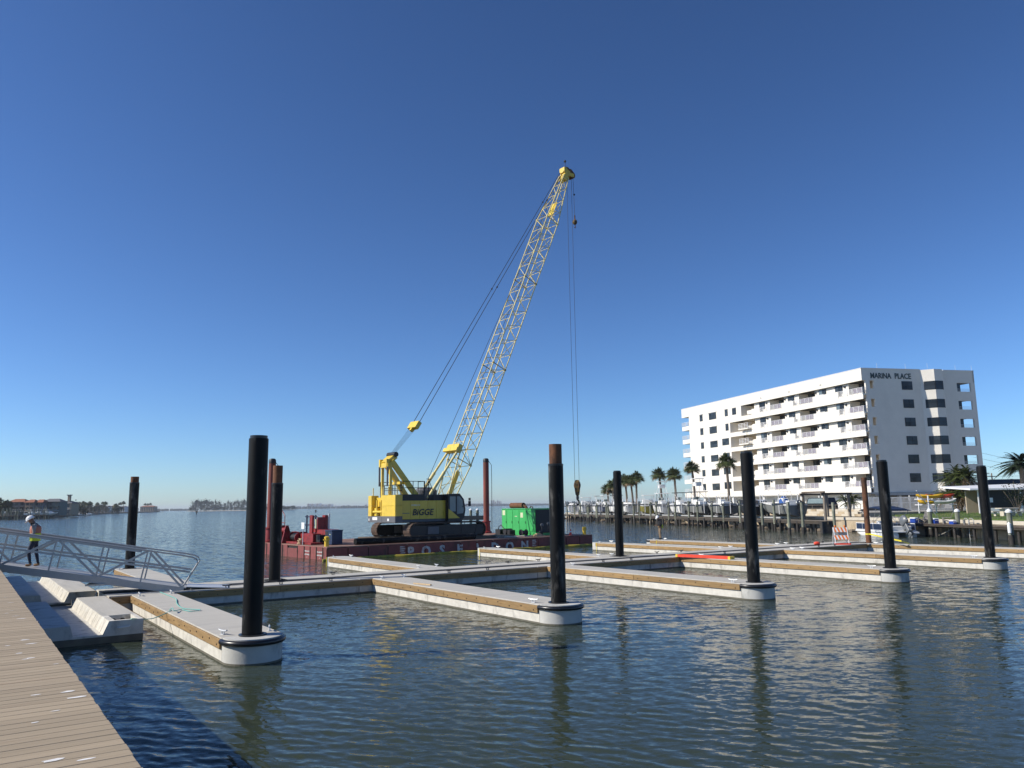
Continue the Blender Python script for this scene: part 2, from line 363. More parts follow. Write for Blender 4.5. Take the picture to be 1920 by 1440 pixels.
# --- main walkway (local x along walkway, y to the far side)
wk=thing('floating_walkway','long concrete floating walkway joining all the finger piers','dock',DW(0,0),TH)
A0,A1=-.72,46.7
joints=[A0,8.35,17.3,26.3,35.2,A1]
for k in range(5):
    q=MB(); q.bx(joints[k]+.012,joints[k+1]-.012,0,WW,-.45,ZD-.03); q.build('float_section','concrete_side',wk)
    q=MB(); q.bev(joints[k]+.012,joints[k+1]-.012,-.012,1.0,ZD-.03,ZD,.008); q.bev(joints[k]+.012,joints[k+1]-.012,1.86,WW+.012,ZD-.03,ZD,.008); q.build('deck_slab','concrete_deck',wk)
    q=MB(); q.bx(joints[k]+.012,joints[k+1]-.012,-.006,WW+.006,-.3,.045); q.build('waterline_growth','waterline_stain',wk)
x=A0+.05
while x<A1-.1:
    q=MB(); e=min(x+1.19,A1-.05); q.bx(x,e,1.012,1.848,ZD-.03,ZD-.012); q.build('utility_cover','dark_cover',wk); x+=1.2
# wales between the fingers, both sides
def wsegs(starts,lo,hi):
    out=[];x=lo
    for s in starts:
        if s-x>.3: out.append((x,s))
        x=s+FW
    if hi-x>.3: out.append((x,hi))
    return out
for segs,y,f in((wsegs([i*FSP for i in range(6)],A0+.05,A1-.02),0,-1),(wsegs([g[0] for g in GT],A0+.05,A1-.02),WW,1)):
    for a,b in segs:
        n=max(1,round((b-a)/4.2)); 
        for k in range(n): wale(wk,a+.03+(b-a-.06)*k/n+.006,a+.03+(b-a-.06)*(k+1)/n-.006,y,f,z0=.29)
wale_end=MB(); wale_end.bx(A1+.002,A1+.055,.05,WW-.05,.3,.51); wale_end.build('wale_board','wale_timber',wk)
for x,y in((5.2,.12),(7.2,.12),(12.6,.12),(14.6,.12),(21.5,.12),(23.4,.12),(30.6,.12),(32.5,.12),(39.5,.12),(41.2,.12),(6.0,2.85),(8.4,2.85),(17.6,2.85),(19.5,2.85),(28,2.85),(30,2.85),(37,2.85),(42.3,2.85),(44,2.85),(3.2,.12)):
    link('cleat',CL_D,wk,(x,y,ZD+.002),0)
for x,y in((5.56,1.98),(24.9,2.6),(45.67,.45)):      # pile pockets cut in the deck
    q=MB(); 
    for (x0,x1,y0,y1) in((-.4,-.3,-.4,.4),(.3,.4,-.4,.4),(-.3,.3,-.4,-.3),(-.3,.3,.3,.4)): q.bx(x+x0,x+x1,y+y0,y+y1,ZD+.001,ZD+.03)
    q.build('pile_frame','dark_cover',wk)
# --- guide piles
def pile(label,a,b,ztop,steel=0.0,r=.225,lean=(0,0),brown=False,n=28):
    t=thing('guide_pile',label,'pile',DW(a,b),random.uniform(0,6.28),'guide piles')
    zs=ztop-steel; 
    def seg(z0,z1,rr,name,m,ring=False):
        q=MB(); k=10; secs=[]
        for i in range(k+1):
            z=z0+(z1-z0)*i/k
            secs.append([(rr*math.cos(2*math.pi*j/n),rr*math.sin(2*math.pi*j/n),z) for j in range(n)])
        q.loft(secs); return q.build(name,m,t,True)
    if brown: seg(-1.5,ztop,r*.9,'steel_pipe','rusty_steel'); return t
    seg(-1.5,zs,r,'pile_sleeve','pile_sleeve')
    if steel:
        seg(zs-.05,ztop,r*.86,'steel_pipe','rusty_steel')
        q=MB(); q.lathe([(r*1.02,0),(r*1.03,.05),(r*.9,.065)],24,(0,0,zs-.05)); q.build('sleeve_collar','black_rubber',t,True)
    else:
        q=MB(); q.lathe([(r*.9,0),(r*.9,.07),(r*.55,.078),(r*.1,.08)],24,(0,0,zs)); q.build('end_plate','black_rubber',t,True)
    return t
pb=LF+.09
pile('thick black sleeved pile in the finger with the teal rope',.65,pb,5.05)
pile('black pile with bare rusty top in the finger with the loose stick',FSP+.65,pb,5.21,.60)
pile('plain black pile through the end of the bare middle finger',2*FSP+.65,pb-.03,5.17)
pile('plain black pile through the end of the orange ladder finger',3*FSP+.65,pb,5.04)
pile('plain black pile through the end of the last complete finger',4*FSP+.65,pb,4.96)
pile('slim brown rusty steel pile tied with yellow tape',45.67,-.45,4.96,brown=True,r=.2)
pile('black pile with short rusty top behind the gangway',2.1,-13.6,5.10,.30)
pile('scuffed black pile with long bare rusty top beside the red barge',5.56,-1.98,5.15,.72)
pile('black pile on the walkway in front of the boat lift dock',24.9,-2.6,5.16)
# --- channel-shaped landing floats along the boardwalk (local x = u, y = -b)
def landing(label,b0,b1,pocket):
    t=thing('landing_float',label,'dock',DW(0,0),TH,'channel shaped concrete landing floats')
    y0,y1=-b0,-b1
    e0=y0 if not pocket else y0+1.25
    prof=[(-1.76,-.35),(-1.76,.23),(-1.63,.535),(-.80,.535),(-.80,-.35)]
    q=MB(); q.ext(prof,e0,y1,axis='y'); q.build('raised_block','concrete_rough',t)
    q=MB(); q.bev(-1.635,-.795,e0,y1,.535,.55,.006); q.build('block_deck','concrete_deck',t)
    if pocket:
        q=MB()
        for pr,a,b in(([(-1.76,-.35),(-1.76,.23),(-1.63,.55),(-.80,.55),(-.80,-.35)],y0,y0+.14),
                      ([(-1.76,-.35),(-1.76,.23),(-1.63,.55),(-1.48,.55),(-1.48,-.35)],y0+.14,e0),
                      ([(-.92,-.35),(-.92,.55),(-.80,.55),(-.80,-.35)],y0+.14,e0),
                      ([(-1.48,-.35),(-1.48,.22),(-.92,.22),(-.92,-.35)],y0+.14,e0)): q.ext(pr,a,b,axis='y')
        q.build('pocket_block','concrete_side',t)
        for x in(-1.34,-1.12):
            q=MB(); q.tube((x,e0-.012,.40),(x,e0+.02,.40),.065,16); q.build('pipe_hole','black_rubber',t)
        q=MB(); q.path([(-1.42,y0-.01,.36),(-1.40,y0-.07,.37),(-1.15,y0-.07,.39),(-1.13,y0-.01,.40)],.018,8); q.build('lifting_loop','white_paint',t)
    q=MB(); q.bx(-2.46,-1.75,y0,y1,-.35,.22); q.build('channel_floor','concrete_side',t)
    q=MB(); q.ext([(-3.75,-.35),(-3.75,.50),(-2.52,.50),(-2.44,.22),(-2.44,-.35)],y0+.02,y1,axis='y'); q.build('low_block','concrete_cap',t)
    q=MB(); q.bx(-.795,-.74,y0+.3,y1-.05,.33,.52); q.build('wale_board','wale_timber',t)
    q=MB(); q.bx(-.806,-.792,y0-.006,y1,-.3,.16); q.bx(-3.756,-.794,y0-.006,y0+.01,-.3,.17); q.build('wet_skirt','waterline_stain',t)
    # form lines: short ribs on the sloping face
    q=MB(); y=y0+.5
    while y<y1-.3:
        q.add([(-1.765,y,.235),(-1.765,y+.03,.235),(-1.637,y+.03,.53),(-1.637,y,.53),(-1.74,y,.21),(-1.74,y+.03,.21),(-1.62,y+.03,.52),(-1.62,y,.52)],[(0,1,2,3),(4,7,6,5),(0,3,7,4),(1,5,6,2)]); y+=random.uniform(.7,1.3)
    stuff(q.build('form_ribs','concrete_rough',t))
landing('channel shaped concrete landing float with open pocket and two pipe holes',6.65,-.35,True)
landing('channel shaped concrete landing float running under the gangway',-2.55,-13.2,False)
q=MB(); q.bx(-3.7,-.78,.4,2.5,-.35,.1); q.bx(-1.55,-.78,.42,2.48,.1,.30); o=q.build('connecting_float','concrete_cap'); o.location=DW(0,0); o.rotation_euler=(0,0,TH)
tag(o,'low shaded concrete float joining the walkway to the landing floats','dock')
# --- loose things on the dock
def rope(name,label,cat,pts,r,m,group=None):
    q=MB(); P=[Vector(p) for p in pts]; S=[]
    for i in range(len(P)-1):
        p0,p1,p2,p3=P[max(i-1,0)],P[i],P[i+1],P[min(i+2,len(P)-1)]
        for k in range(6):
            t=k/6; S.append(.5*((2*p1)+(-p0+p2)*t+(2*p0-5*p1+4*p2-p3)*t*t+(-p0+3*p1-3*p2+p3)*t**3))
    S.append(P[-1]); q.path(S,r,6); return tag(q.build(name,m,None,True),label,cat,group)
zr=ZD+.025
pp=[onz(300,1110,zr),onz(318,1117,zr),onz(330,1123,zr),onz(332,1132,zr),onz(342,1140,zr),onz(358,1142,zr),onz(376,1143.5,zr),onz(358,1146,zr),onz(340,1143,zr),onz(327,1145,zr+.05),onz(323,1140,zr+.08),onz(318,1144,zr)]
rope('teal_rope','slack teal rope with a knot lying on the concrete finger','rope',pp,.012,'teal_rope')
p0=onz(322,1144,zr); p1=onz(248,1160,ZD+.02); mid=[(p0[i]*(1-k)+p1[i]*k) for k in(.5,) for i in range(3)]
rope('teal_mooring_line','thin teal line sagging from the landing float pocket to the finger','rope',[p0,(p0[0]*.75+p1[0]*.25,p0[1]*.75+p1[1]*.25,.50),(mid[0],mid[1],.46),(p0[0]*.25+p1[0]*.75,p0[1]*.25+p1[1]*.75,.5),p1,onz(243,1163,.45)],.012,'teal_rope')
q=MB(); A,B=Vector(onz(776,1093.5,ZD+.03)),Vector(onz(808,1096.5,ZD+.03)); q.bar(A,B,.07,.04); tag(q.build('wooden_stick','pale_timber'),'loose wooden stick lying on a concrete finger deck','stick')
# orange ladder
A,B=Vector(onz(1272,1040.5,ZD+.1)),Vector(onz(1372,1045,ZD+.1)); d=(B-A); L=d.length
lt=thing('extension_ladder','long orange fiberglass ladder lying flat on a finger','ladder',A,math.atan2(d.y,d.x))
for y0 in(-.19,.14):
    q=MB(); q.bx(0,L,y0,y0+.05,-.09,.04); q.build('side_rail','safety_orange',lt)
q=MB(); x=.2
for k in range(int((L-.3)/.3)): q.tube((x,-.16,-.02),(x,.16,-.02),.018,6); x+=.3
q.build('rungs','aluminium',lt)
for x in(-.05,L-.1):
    q=MB(); q.bx(x,x+.13,-.2,.2,-.095,.05); q.build('end_cap','safety_yellow',lt)
# barricade
bp=DW(42.9,-.75); bt=thing('barricade','folding barricade with orange and white diagonal stripes on the walkway','barricade',(bp[0],bp[1],ZD),R(-8))
for s,(y0,y1) in((0,(-.35,0)),(1,(.35,0.0))):
    for x in(-.42,.42):
        q=MB(); q.bar((x,y0,0),(x,y1+(.02 if s else -.02),1.12),.05,.04); q.build('leg','white_paint',bt)
def striped(z0,z1,y0,y1,sgn):
    q=MB(); q.add([(-.46,y0,z0),(.46,y0,z0),(.46,y1,z1),(-.46,y1,z1),(-.46,y0+.03,z0),(.46,y0+.03,z0),(.46,y1+.03,z1),(-.46,y1+.03,z1)],[(0,1,2,3),(4,7,6,5),(0,3,7,4),(1,5,6,2),(3,2,6,7),(0,4,5,1)]); o=q.build('panel','white_paint',bt)
    q=MB()
    for k in range(4):
        x=-.46+k*.23; e=-.004
        P=[(x+.10,z0),(x+.22,z0),(x+.12,z1),(x,z1)]; P=[(min(max(a,-.46),.46),z) for a,z in P]
        q.add([(a,(y0 if z==z0 else y1)+e,z) for a,z in P],[(0,1,2,3)])
    q.build('orange_stripes','orange_stripe',o)
striped(.80,1.10,-.125,-.035,1); striped(.33,.60,-.275,-.19,1)
q=MB(); q.bx(-.46,.46,.05,.08,.55,1.1); q.build('rear_panel','aluminium',bt)
q=MB(); q.bx(-.5,.5,-.5,-.3,.002,.09); q.build('red_base','safety_orange',bt)
for x in(-.3,.3):
    q=MB(); q.lathe([(.05,0),(.06,.03),(.06,.09),(.03,.12)],10,(x,0,1.12)); q.build('lamp','orange_stripe',bt,True)
# red sandbag-like float
q=MB(); c=onz(1532,1022,ZD); q.ball((c[0],c[1],ZD+.11),.22,.14,.13,12,6); tag(q.build('red_bag','safety_orange',None,True),'red bag lying on the walkway before the barricade','bag')
# yellow caution tape from the brown pile
kz=1.15; p=DW(45.67,-.45); tp=[(p[0],p[1]-.2,kz),ony(1660,1008,p[1]-2.3),ony(1690,1014.5,p[1]-3.5),onz(1705,1019.5,ZD+.05)]
q=MB()
for a,b in zip(tp[:-1],tp[1:]): q.bar(a,b,.012,.09)
tag(q.build('caution_tape','yellow_tape'),'yellow caution tape trailing from the brown pile to a finger','tape')
q=MB(); q.lathe([(.19,0),(.19,.09)],20,(0,0,0)); o=q.build('tape_wrap','yellow_tape'); o.location=(p[0],p[1],kz-.05); tag(o,'yellow tape wrapped round the brown rusty pile','tape')
# ================================================= BOARDWALK the camera stands on (local x=-a inland, y=b)
bw=thing('boardwalk','brown composite plank boardwalk high above the landing floats','boardwalk',DW(-4.05,0),R(35+180))
# local: x points to -u (inland), y points to +v? (rot 215: y axis = 305 = v)
PLW,PGAP=.140,.006; BZ=1.9
pm=MB(); pm.bev(0,4.4,0,PLW,BZ-.025,BZ,.004); pmesh=pm.mesh('plank','deck_plank')
y=3.6; k=0; random.seed(3)
while y<33.4:
    o=link('plank',pmesh,bw,(random.uniform(-.005,.005),y,random.uniform(-.0012,.0012))); y+=PLW+PGAP; k+=1
q=MB(); y=-16.4
while y<3.5: q.bx(0,4.4,y,y+PLW,BZ-.025,BZ); y+=PLW+PGAP
stuff(q.build('far_planks','deck_plank',bw))
q=MB(); q.bx(.06,.11,-16.4,33.4,BZ-.33,BZ-.03); q.build('edge_beam','beam_dark',bw)
q=MB(); q.bx(1.5,1.6,-16.4,33.4,BZ-.33,BZ-.03); q.bx(3.9,4.0,-16.4,33.4,BZ-.33,BZ-.03); q.build('inner_beams','beam_dark',bw)
for yy in range(-15,34,4):
    for x in(.5,3.6):
        q=MB(); q.tube((x,yy,-1.5),(x,yy,BZ-.33),.16,12); q.build('support_pile','grey_timber',bw,True)
# white smears of paint / droppings, each a thin uneven blotch along the plank grain
random.seed(5); q=MB()
sm=[(40,1160,1.),(30,1155,.7),(60,1138,.8),(22,1145,.6),(12,1150,.5),(45,1200,1.0),(58,1207,1.0),(36,1225,.8),(48,1236,.8),(57,1234,1),(105,1245,.5),(128,1297,1.3),(141,1308,1.6),(68,1303,.6),(105,1333,.6),(160,1424,.9),(98,1426,1.1),(65,1355,.6),(20,1130,.8),(10,1120,.7),(25,1105,.5),(14,1211,.6)]
for x,yp,s in sm:
    wx,wy,_=onz(x,yp,BZ); dx,dy=wx-DW(-4.05,0)[0],wy-DW(-4.05,0)[1]; c,sn=math.cos(R(215)),math.sin(R(215)); lx,ly=dx*c+dy*sn,-dx*sn+dy*c
    if lx<.05: continue
    n=9; el=.06*s*random.uniform(.8,1.3); ew=.024*s*random.uniform(.7,1.3)
    vs=[(lx+el*math.cos(2*math.pi*i/n)*random.uniform(.55,1.1),ly+ew*math.sin(2*math.pi*i/n)*random.uniform(.5,1.2)+.03*(el*math.cos(2*math.pi*i/n)),BZ+.0022) for i in range(n)]
    q.add(vs,[tuple(range(n))])
stuff(q.build('white_smears','white_smear',bw))
# ================================================= GANGWAY
GPH=R(199); gd=Vector((math.cos(GPH),math.sin(GPH),0)); gf=Vector(onz(343,1101,.66)); GLEN=15.0; GWID=1.35
def GK(px,py): return on_line(px,py,(gf.x,gf.y),(gd.x,gd.y))
slope=(GK(0,1058)[1]-gf.z)/GK(0,1058)[0]
gw=thing('gangway','aluminium truss gangway sloping down to the floating walkway','gangway',gf,math.atan2(gd.y,gd.x))
# local x up the gangway, local y: left of travel is towards camera -> use negative y for far side
def gp(x,y,h): return (x,y,slope*x+h)
sg=-1 # far side at y=-GWID
nodes=[0.05]+[GK(px,py)[0] for px,py in((263,1090),(180,1080),(91,1068))]; st_=nodes[3]-nodes[2]
while nodes[-1]<GLEN-st_: nodes.append(nodes[-1]+st_)
def gt(x,y,h): return gp(x-slope*h,y,h)          # square to the sloping chord
for side,y in(('near',0),('far',-GWID)):
    q=MB(); q.bar(gp(-.02,y,-.12),gp(GLEN,y,-.12),.07,.24); q.build('bottom_chord','aluminium',gw)
    q=MB(); q.path([gp(.02,y,.0),gp(-.16,y,.34),gp(-.36,y,.72),gp(-.46,y,.92),gp(-.42,y,1.03),gp(-.28,y,1.09),gp(.1,y,1.11),gp(GLEN,y,1.11)],.028,8); q.build('handrail','aluminium',gw,True)
    q=MB(); q.bar(gp(-.2,y,.56),gp(GLEN,y,.56),.04,.07); q.build('mid_rail','aluminium',gw)
    q=MB(); q.bar(gp(nodes[1],y,1.05),gp(GLEN,y,1.05),.05,.07); q.build('top_chord','aluminium',gw)
    for k,x in enumerate(nodes):
        if k: q=MB(); q.bar(gp(x,y,.0),gt(x,y,1.07),.048,.048,up=(1,0,0)); q.build('post','aluminium',gw)
        if k<len(nodes)-1:
            n2=nodes[k+1]; q=MB()
            if k%2==0: q.bar(gp(x,y,.0),gt(n2-.08,y,1.04),.05,.07)
            else: q.bar(gt(x+.08,y,1.04),gp(n2-.06,y,.0),.05,.07)
            q.build('diagonal','aluminium',gw)
q=MB(); q.bx(-.02,.02,-GWID,0,0,0)
n=60
dk=MB(); dk.add([gp(-.1,-GWID+.04,.0),gp(GLEN,-GWID+.04,.0),gp(GLEN,-.04,.0),gp(-.1,-.04,.0),gp(-.1,-GWID+.04,-.04),gp(GLEN,-GWID+.04,-.04),gp(GLEN,-.04,-.04),gp(-.1,-.04,-.04)],[(0,3,2,1),(4,5,6,7),(0,1,5,4),(1,2,6,5),(2,3,7,6),(3,0,4,7)]); dk.build('walking_deck','aluminium',gw)
q=MB(); q.add([(-.1,-GWID+.06,.01),(-1.55,-GWID+.06,-.09),(-1.55,-.06,-.09),(-.1,-.06,.01),(-.1,-GWID+.06,-.01),(-1.55,-GWID+.06,-.102),(-1.55,-.06,-.102),(-.1,-.06,-.01)],[(0,1,2,3),(4,7,6,5),(0,4,5,1),(1,5,6,2),(2,6,7,3),(3,7,4,0)]); q.build('toe_plate','galvanised',gw)
q=MB()
for k in range(8):
    x=.4+1.75*k; q.bar(gp(x,0,-.10),gp(x,-GWID,-.10),.06,.08)
q.build('cross_beams','aluminium',gw)
q=MB(); xe=GLEN; q.bar(gp(nodes[2],.18,-.29),gp(nodes[2],-GWID-.1,-.29),.6,.04); q.build('roller_plate','aluminium',gw)
# landing the gangway hangs from, left of the view
ge=Vector(gf)+gd*GLEN; lp=thing('gangway_landing','plank landing on piles that carries the upper end of the gangway','landing',(ge.x,ge.y,0),math.atan2(gd.y,gd.x))
zt=gf.z+slope*GLEN
q=MB(); q.bx(-.05,3.5,-2.5,1.2,zt-.06,zt); q.build('platform','deck_plank',lp)
for x in(.3,3.2):
    for y in(-2.2,.9):
        q=MB(); q.tube((x,y,-1.5),(x,y,zt-.06),.16,12); q.build('support_pile','grey_timber',lp,True)
# ================================================= BARGE (local x along lettered side, y away from camera)
mat('barge_red',(.23,.055,.048),.7,var=.22,scale=1.5,col2=(.10,.04,.03),mask=(1.1,.52,.68,(1,1,.4)),bump=.004,bscale=6,rand=.1)
mat('barge_deck',(.24,.125,.09),.85,var=.3,scale=.8,col2=(.33,.25,.20),mask=(.5,.5,.68))
mat('slot_dark',(.02,.014,.012),.8)
mat('stencil_white',(.55,.52,.50),.7,var=.3,scale=8,col2=(.20,.07,.06),mask=(3.5,.53,.63))
mat('boom_float',(.40,.31,.03),.7,var=.3,scale=3,col2=(.16,.15,.03),mask=(2,.5,.65))
mat('machine_red',(.25,.016,.016),.5,var=.2,scale=4,col2=(.10,.012,.01),mask=(3,.52,.66))
mat('machine_black',(.014,.014,.016),.55,var=.3,scale=5)
mat('machine_blue',(.012,.03,.075),.5,var=.2,scale=3)
mat('cage_navy',(.012,.018,.05),.5)
mat('crane_grey_early',(.12,.125,.13),.6)
mat('spud_red',(.24,.045,.035),.7,var=.25,scale=2,col2=(.11,.045,.02),mask=(1.2,.48,.62,(1,1,.25)),stretch=(1,1,.5))
mat('generator_green',(.045,.42,.10),.45,var=.08,scale=2,col2=(.035,.33,.08),mask=(1,.5,.7))
mat('generator_seam',(.012,.13,.03),.6)
mat('sticker',(.62,.66,.42),.5)
BE=R(38.8); BO=(-12.27,52.28); BL,BWD,BZD=24.3,11.4,.86
def BWP(a,b,z=0.0):
    c,s=math.cos(BE),math.sin(BE); return (BO[0]+a*c-b*s,BO[1]+a*s+b*c,z)
bd=(math.cos(BE),math.sin(BE)); bn=(-math.sin(BE),math.cos(BE))
ba=thing('work_barge','low red sectional work barge with worn white lettering on its side','barge',BWP(0,0),BE)
q=MB(); q.bx(.06,BL-.06,.06,BWD-.06,-.8,BZD-.06); q.build('hull_core','slot_dark',ba)
nx,ny=3,1
q=MB(); q.bev(0,BL,0,BWD,BZD-.06,BZD,.02); q.build('deck_plate','barge_deck',ba)
pw=BL/16
for k in range(16):
    q=MB(); q.bev(k*pw+.03,(k+1)*pw-.03,.0,.1,-.7,BZD-.07,.03); q.build('side_panel','barge_red',ba)
    q=MB(); q.bx(k*pw-.05,k*pw+.05,-.035,.03,BZD-.13,BZD-.03); q.build('lug','barge_deck',ba)
ends=[(0,.55),(.62,1.5),(1.62,2.5),(2.6,3.45),(3.57,4.6),(6.35,7.2),(7.32,8.2),(8.3,9.2),(9.3,10.2),(10.3,11.4)]
for y0,y1 in ends:
    q=MB(); q.bev(-.03,.08,y0+.03,y1-.03,-.7,BZD-.02,.02); q.build('end_panel','barge_red',ba)
    q=MB(); q.bx(-.05,.0,y1-.02,y1+.05,-.2,BZD-.06); q.bx(-.06,.0,y1-.05,y1+.08,.35,.55); q.build('coupling_slot','slot_dark',ba)
q=MB(); q.bx(-.02,.08,4.6,6.35,-.7,.62); q.build('recess_plate','barge_red',ba)
for y0,y1 in((.62,1.5),(2.6,3.45)):
    for s,z,h in(('POSEIDONBARGE.COM',.46,.115),('800-99-BARGE',.24,.125)):
        t=text_mb(s,h,.006,1,0,.006); w=max(v[0] for v in t.v); t2=MB(); sc=(y1-y0-.12)/w
        t2.add([(-.034+v[1],y1-.06-v[0]*sc,z+v[2]) for v in t.v],t.f); t2.build('phone_lettering','stencil_white',ba)
    q=MB(); q.tube((-.034,(y0+y1)/2,.10),(-.030,(y0+y1)/2,.10),.04,10); q.build('white_spot','stencil_white',ba)
for ch,px,py,sz in(('P',764,1036,.78),('O',790,1034,.78),('S',824,1031.5,.78),('E',857,1029,.78),('I',893,1026.5,.78),('D',921,1025,.78),('O',948,1023.5,.78),('N',977,1022,.78)):
    k,z=on_line(px,py,BO,bd); t=text_mb(ch,sz*1.2,.008,1.05,0,.045); t2=MB(); t2.add([(k+v[0],-.012+v[1],-.06+v[2]) for v in t.v],t.f); t2.build('hull_letter','stencil_white',ba)
for px in(750,998):
    k,_=on_line(px,1020,BO,bd); q=MB()
    for i in range(4): q.bx(k,k+.42-.06*(i%2),-.008,-.004,.18+i*.14,.25+i*.14)
    stuff(q.build('draft_marks','stencil_white',ba))
def on_barge(name,label,cat,a,b,rz=0,group=None,z=BZD): return thing(name,label,cat,BWP(a,b,z),BE+rz,group)
# bollards
for a,b,lab in((.32,.75,'yellow mooring bollard at the lit end of the barge by the blue box'),(BL-.45,.55,'yellow mooring bollard at the far right corner of the barge')):
    t=on_barge('mooring_bollard',lab,'bollard',a,b,0,'yellow barge bollards')
    q=MB(); q.lathe([(.15,0),(.15,.55),(.17,.57),(.17,.62),(.1,.66)],18); q.build('post','safety_yellow',t,True)
    q=MB(); q.tube((-.24,0,.45),(.24,0,.45),.04,10); q.build('cross_pin','safety_yellow',t,True)
# spuds
for px,pyb,b,zt,lab in((911,862,BWD-.2,7.3,'slim dark red spud pile standing beside the green generator'),(511,863,BWD-.5,6.75,'dark red spud pile at the winch end of the barge')):
    k,_=on_line(px,pyb,BWP(0,b)[:2],bd); t=on_barge('spud_pile',lab,'pile',k,b,0,'red spud piles',0)
    zt=on_line(px,pyb,BWP(0,b)[:2],bd)[1]
    q=MB(); q.loft([[(.27*math.cos(2*math.pi*j/20),.27*math.sin(2*math.pi*j/20),z) for j in range(20)] for z in np.linspace(-1.5,zt,12)]); q.build('pipe','spud_red',t,True)
    q=MB(); q.lathe([(.275,-.25),(.275,0),(.2,.12),(.05,.14)],20,(0,0,zt)); q.build('cap','machine_black',t,True)
    q=MB(); q.lathe([(.5,BZD),(.5,BZD+.15),(.4,BZD+.2),(.34,BZD+1.0),(.42,BZD+1.02),(.42,BZD+1.12),(.3,BZD+1.14)],16); q.build('keeper','machine_red',t,True)
    q=MB(); q.path([(.1,-.25,zt-.1),(.42,-.3,zt-.5),(.44,-.3,zt-2),(.42,-.3,BZD+.3)],.025,6); q.build('hose','steel_cable',t)
# floating boom
q=MB(); pts=[]
for i in range(90):
    a=-.6+i*(BL+1.2)/89; pts.append(BWP(a,-.55-.22*math.sin(i*.33)-.12*math.sin(i*.9+1),.035))
q.path(pts,.13,8); tag(q.build('floating_boom','boom_float',None,True),'yellow floating turbidity boom along the waterline of the barge','floating boom')
# sleeved pile lying on deck
p,q2=Vector(BWP(2.35,.62,BZD+.24)),Vector(BWP(12.6,.95,BZD+.24))
q=MB(); q.tube(p,q2,.225,20); t=tag(q.build('spare_pile','pile_sleeve',None,True),'black sleeved pile lying along the barge deck in front of the crane','pile')
p,q2=Vector(BWP(10.2,.6,BZD+.24)),Vector(BWP(18.2,1.05,BZD+.24))
for i in range(5):
    q=MB(); y=2.0+i*1.55; q.bev(7.3,15.4,y,y+1.5,0,.18,.02); o=q.build('crane_mat','beam_dark'); o.location=BWP(0,0,BZD+.002); o.rotation_euler=(0,0,BE); tag(o,'dark timber mat on the deck under the crawler tracks','mat','timber crane mats')
# generator
kM,_=on_line(1003,960,BWP(0,2.1)[:2],bd); 
gn=on_barge('diesel_generator','bright green diesel generator cabinet on the barge deck','generator',kM,2.1,0)
GW,GD,GH=4.5,1.75,2.2                        # long side along local y, short along x
q=MB(); q.bev(-.05,GD+.25,-.15,GW+.1,.02,.28,.02); q.build('skid','generator_green',gn)
q=MB(); q.bx(0,GD,0,GW,.28,GH); q.build('cabinet','generator_green',gn)
q=MB(); q.bev(-.04,GD+.04,-.04,GW+.04,GH,GH+.06,.02); q.build('roof','generator_green',gn)
for y0,y1 in((.08,1.12),(1.16,2.05),(2.09,2.95),(2.99,3.75),(3.8,4.42)):
    q=MB(); q.bev(-.025,0,y0,y1,.36,GH-.06,.008); d=q.build('door','generator_green',gn)
    q=MB(); q.bx(-.045,-.025,y0+.06,y0+.10,1.0,1.2); q.build('latch','machine_black',d)
for y,z,w,h in((4.0,1.7,.36,.42),(1.55,1.5,.34,.42),(2.35,1.58,.32,.05)):
    q=MB(); q.bx(-.032,-.026,y,y+w,z,z+h); q.build('sticker','sticker',gn)
q=MB(); q.bx(.95,1.2,-.012,-.003,1.15,1.4); q.build('sticker','sticker',gn)
q=MB(); q.bx(.05,1.7,-.02,-.002,.32,2.15,0); q.build('grille_and_shade','machine_black',gn)  # grille stretched over the whole end, its black standing in for shade
q=MB(); q.tube((.6,3.9,GH+.32),(.6,2.2,GH+.32),.24,14); q.tube((.6,2.2,GH+.32),(.6,1.85,GH+.16),.13,12); q.tube((.6,1.9,GH+.2),(.6,1.75,GH+.03),.12,12); q.build('exhaust_muffler','rusty_steel',gn,True)
q=MB(); q.path([(.7,1.5,GH+.05),(.7,1.4,GH+.22),(.7,1.2,GH+.22),(.7,1.1,GH+.06)],.05,8); q.build('lifting_eye','machine_black',gn,True)
# machinery in front of the generator
def machine(name,label,cat,a,b,rz,spec):
    t=on_barge(name,label,cat,a,b,rz)
    for nm,m,fn in spec:
        q=MB(); fn(q); q.build(nm,m,t,True)
    return t
machine('hydraulic_pump','black hydraulic pump unit with a drum before the green generator','pump',kM-1.25,4.5,0,[
 ('frame','machine_black',lambda q:(q.bx(-.5,.5,-.7,.9,.04,.14),q.bx(-.45,.45,.2,.85,.14,.55))),
 ('drum','machine_black',lambda q:q.tube((-.35,-.3,.38),(.35,-.3,.38),.24,16)),
 ('hoop','machine_black',lambda q:q.path([(-.4,.5,.55),(-.4,.4,.8),(-.4,.1,.9),(-.4,-.3,.6)],.04,8)),
 ('gearbox','machine_black',lambda q:q.bev(-.3,.3,-.95,-.55,.14,.5,.04))])
machine('welding_reel','black cable reel and hose pile before the generator corner','reel',kM-1.1,2.2,0,[
 ('spool','machine_black',lambda q:q.tube((-.25,.1,.30),(.25,.1,.30),.18,14)),
 ('flange','machine_black',lambda q:(q.tube((-.29,.1,.30),(-.25,.1,.30),.27,16),q.tube((.25,.1,.30),(.29,.1,.30),.27,16))),
 ('stand','machine_black',lambda q:(q.bx(-.35,.35,-.3,.5,.02,.08),q.bx(-.33,-.3,.05,.15,.08,.42),q.bx(.3,.33,.05,.15,.08,.42)))])
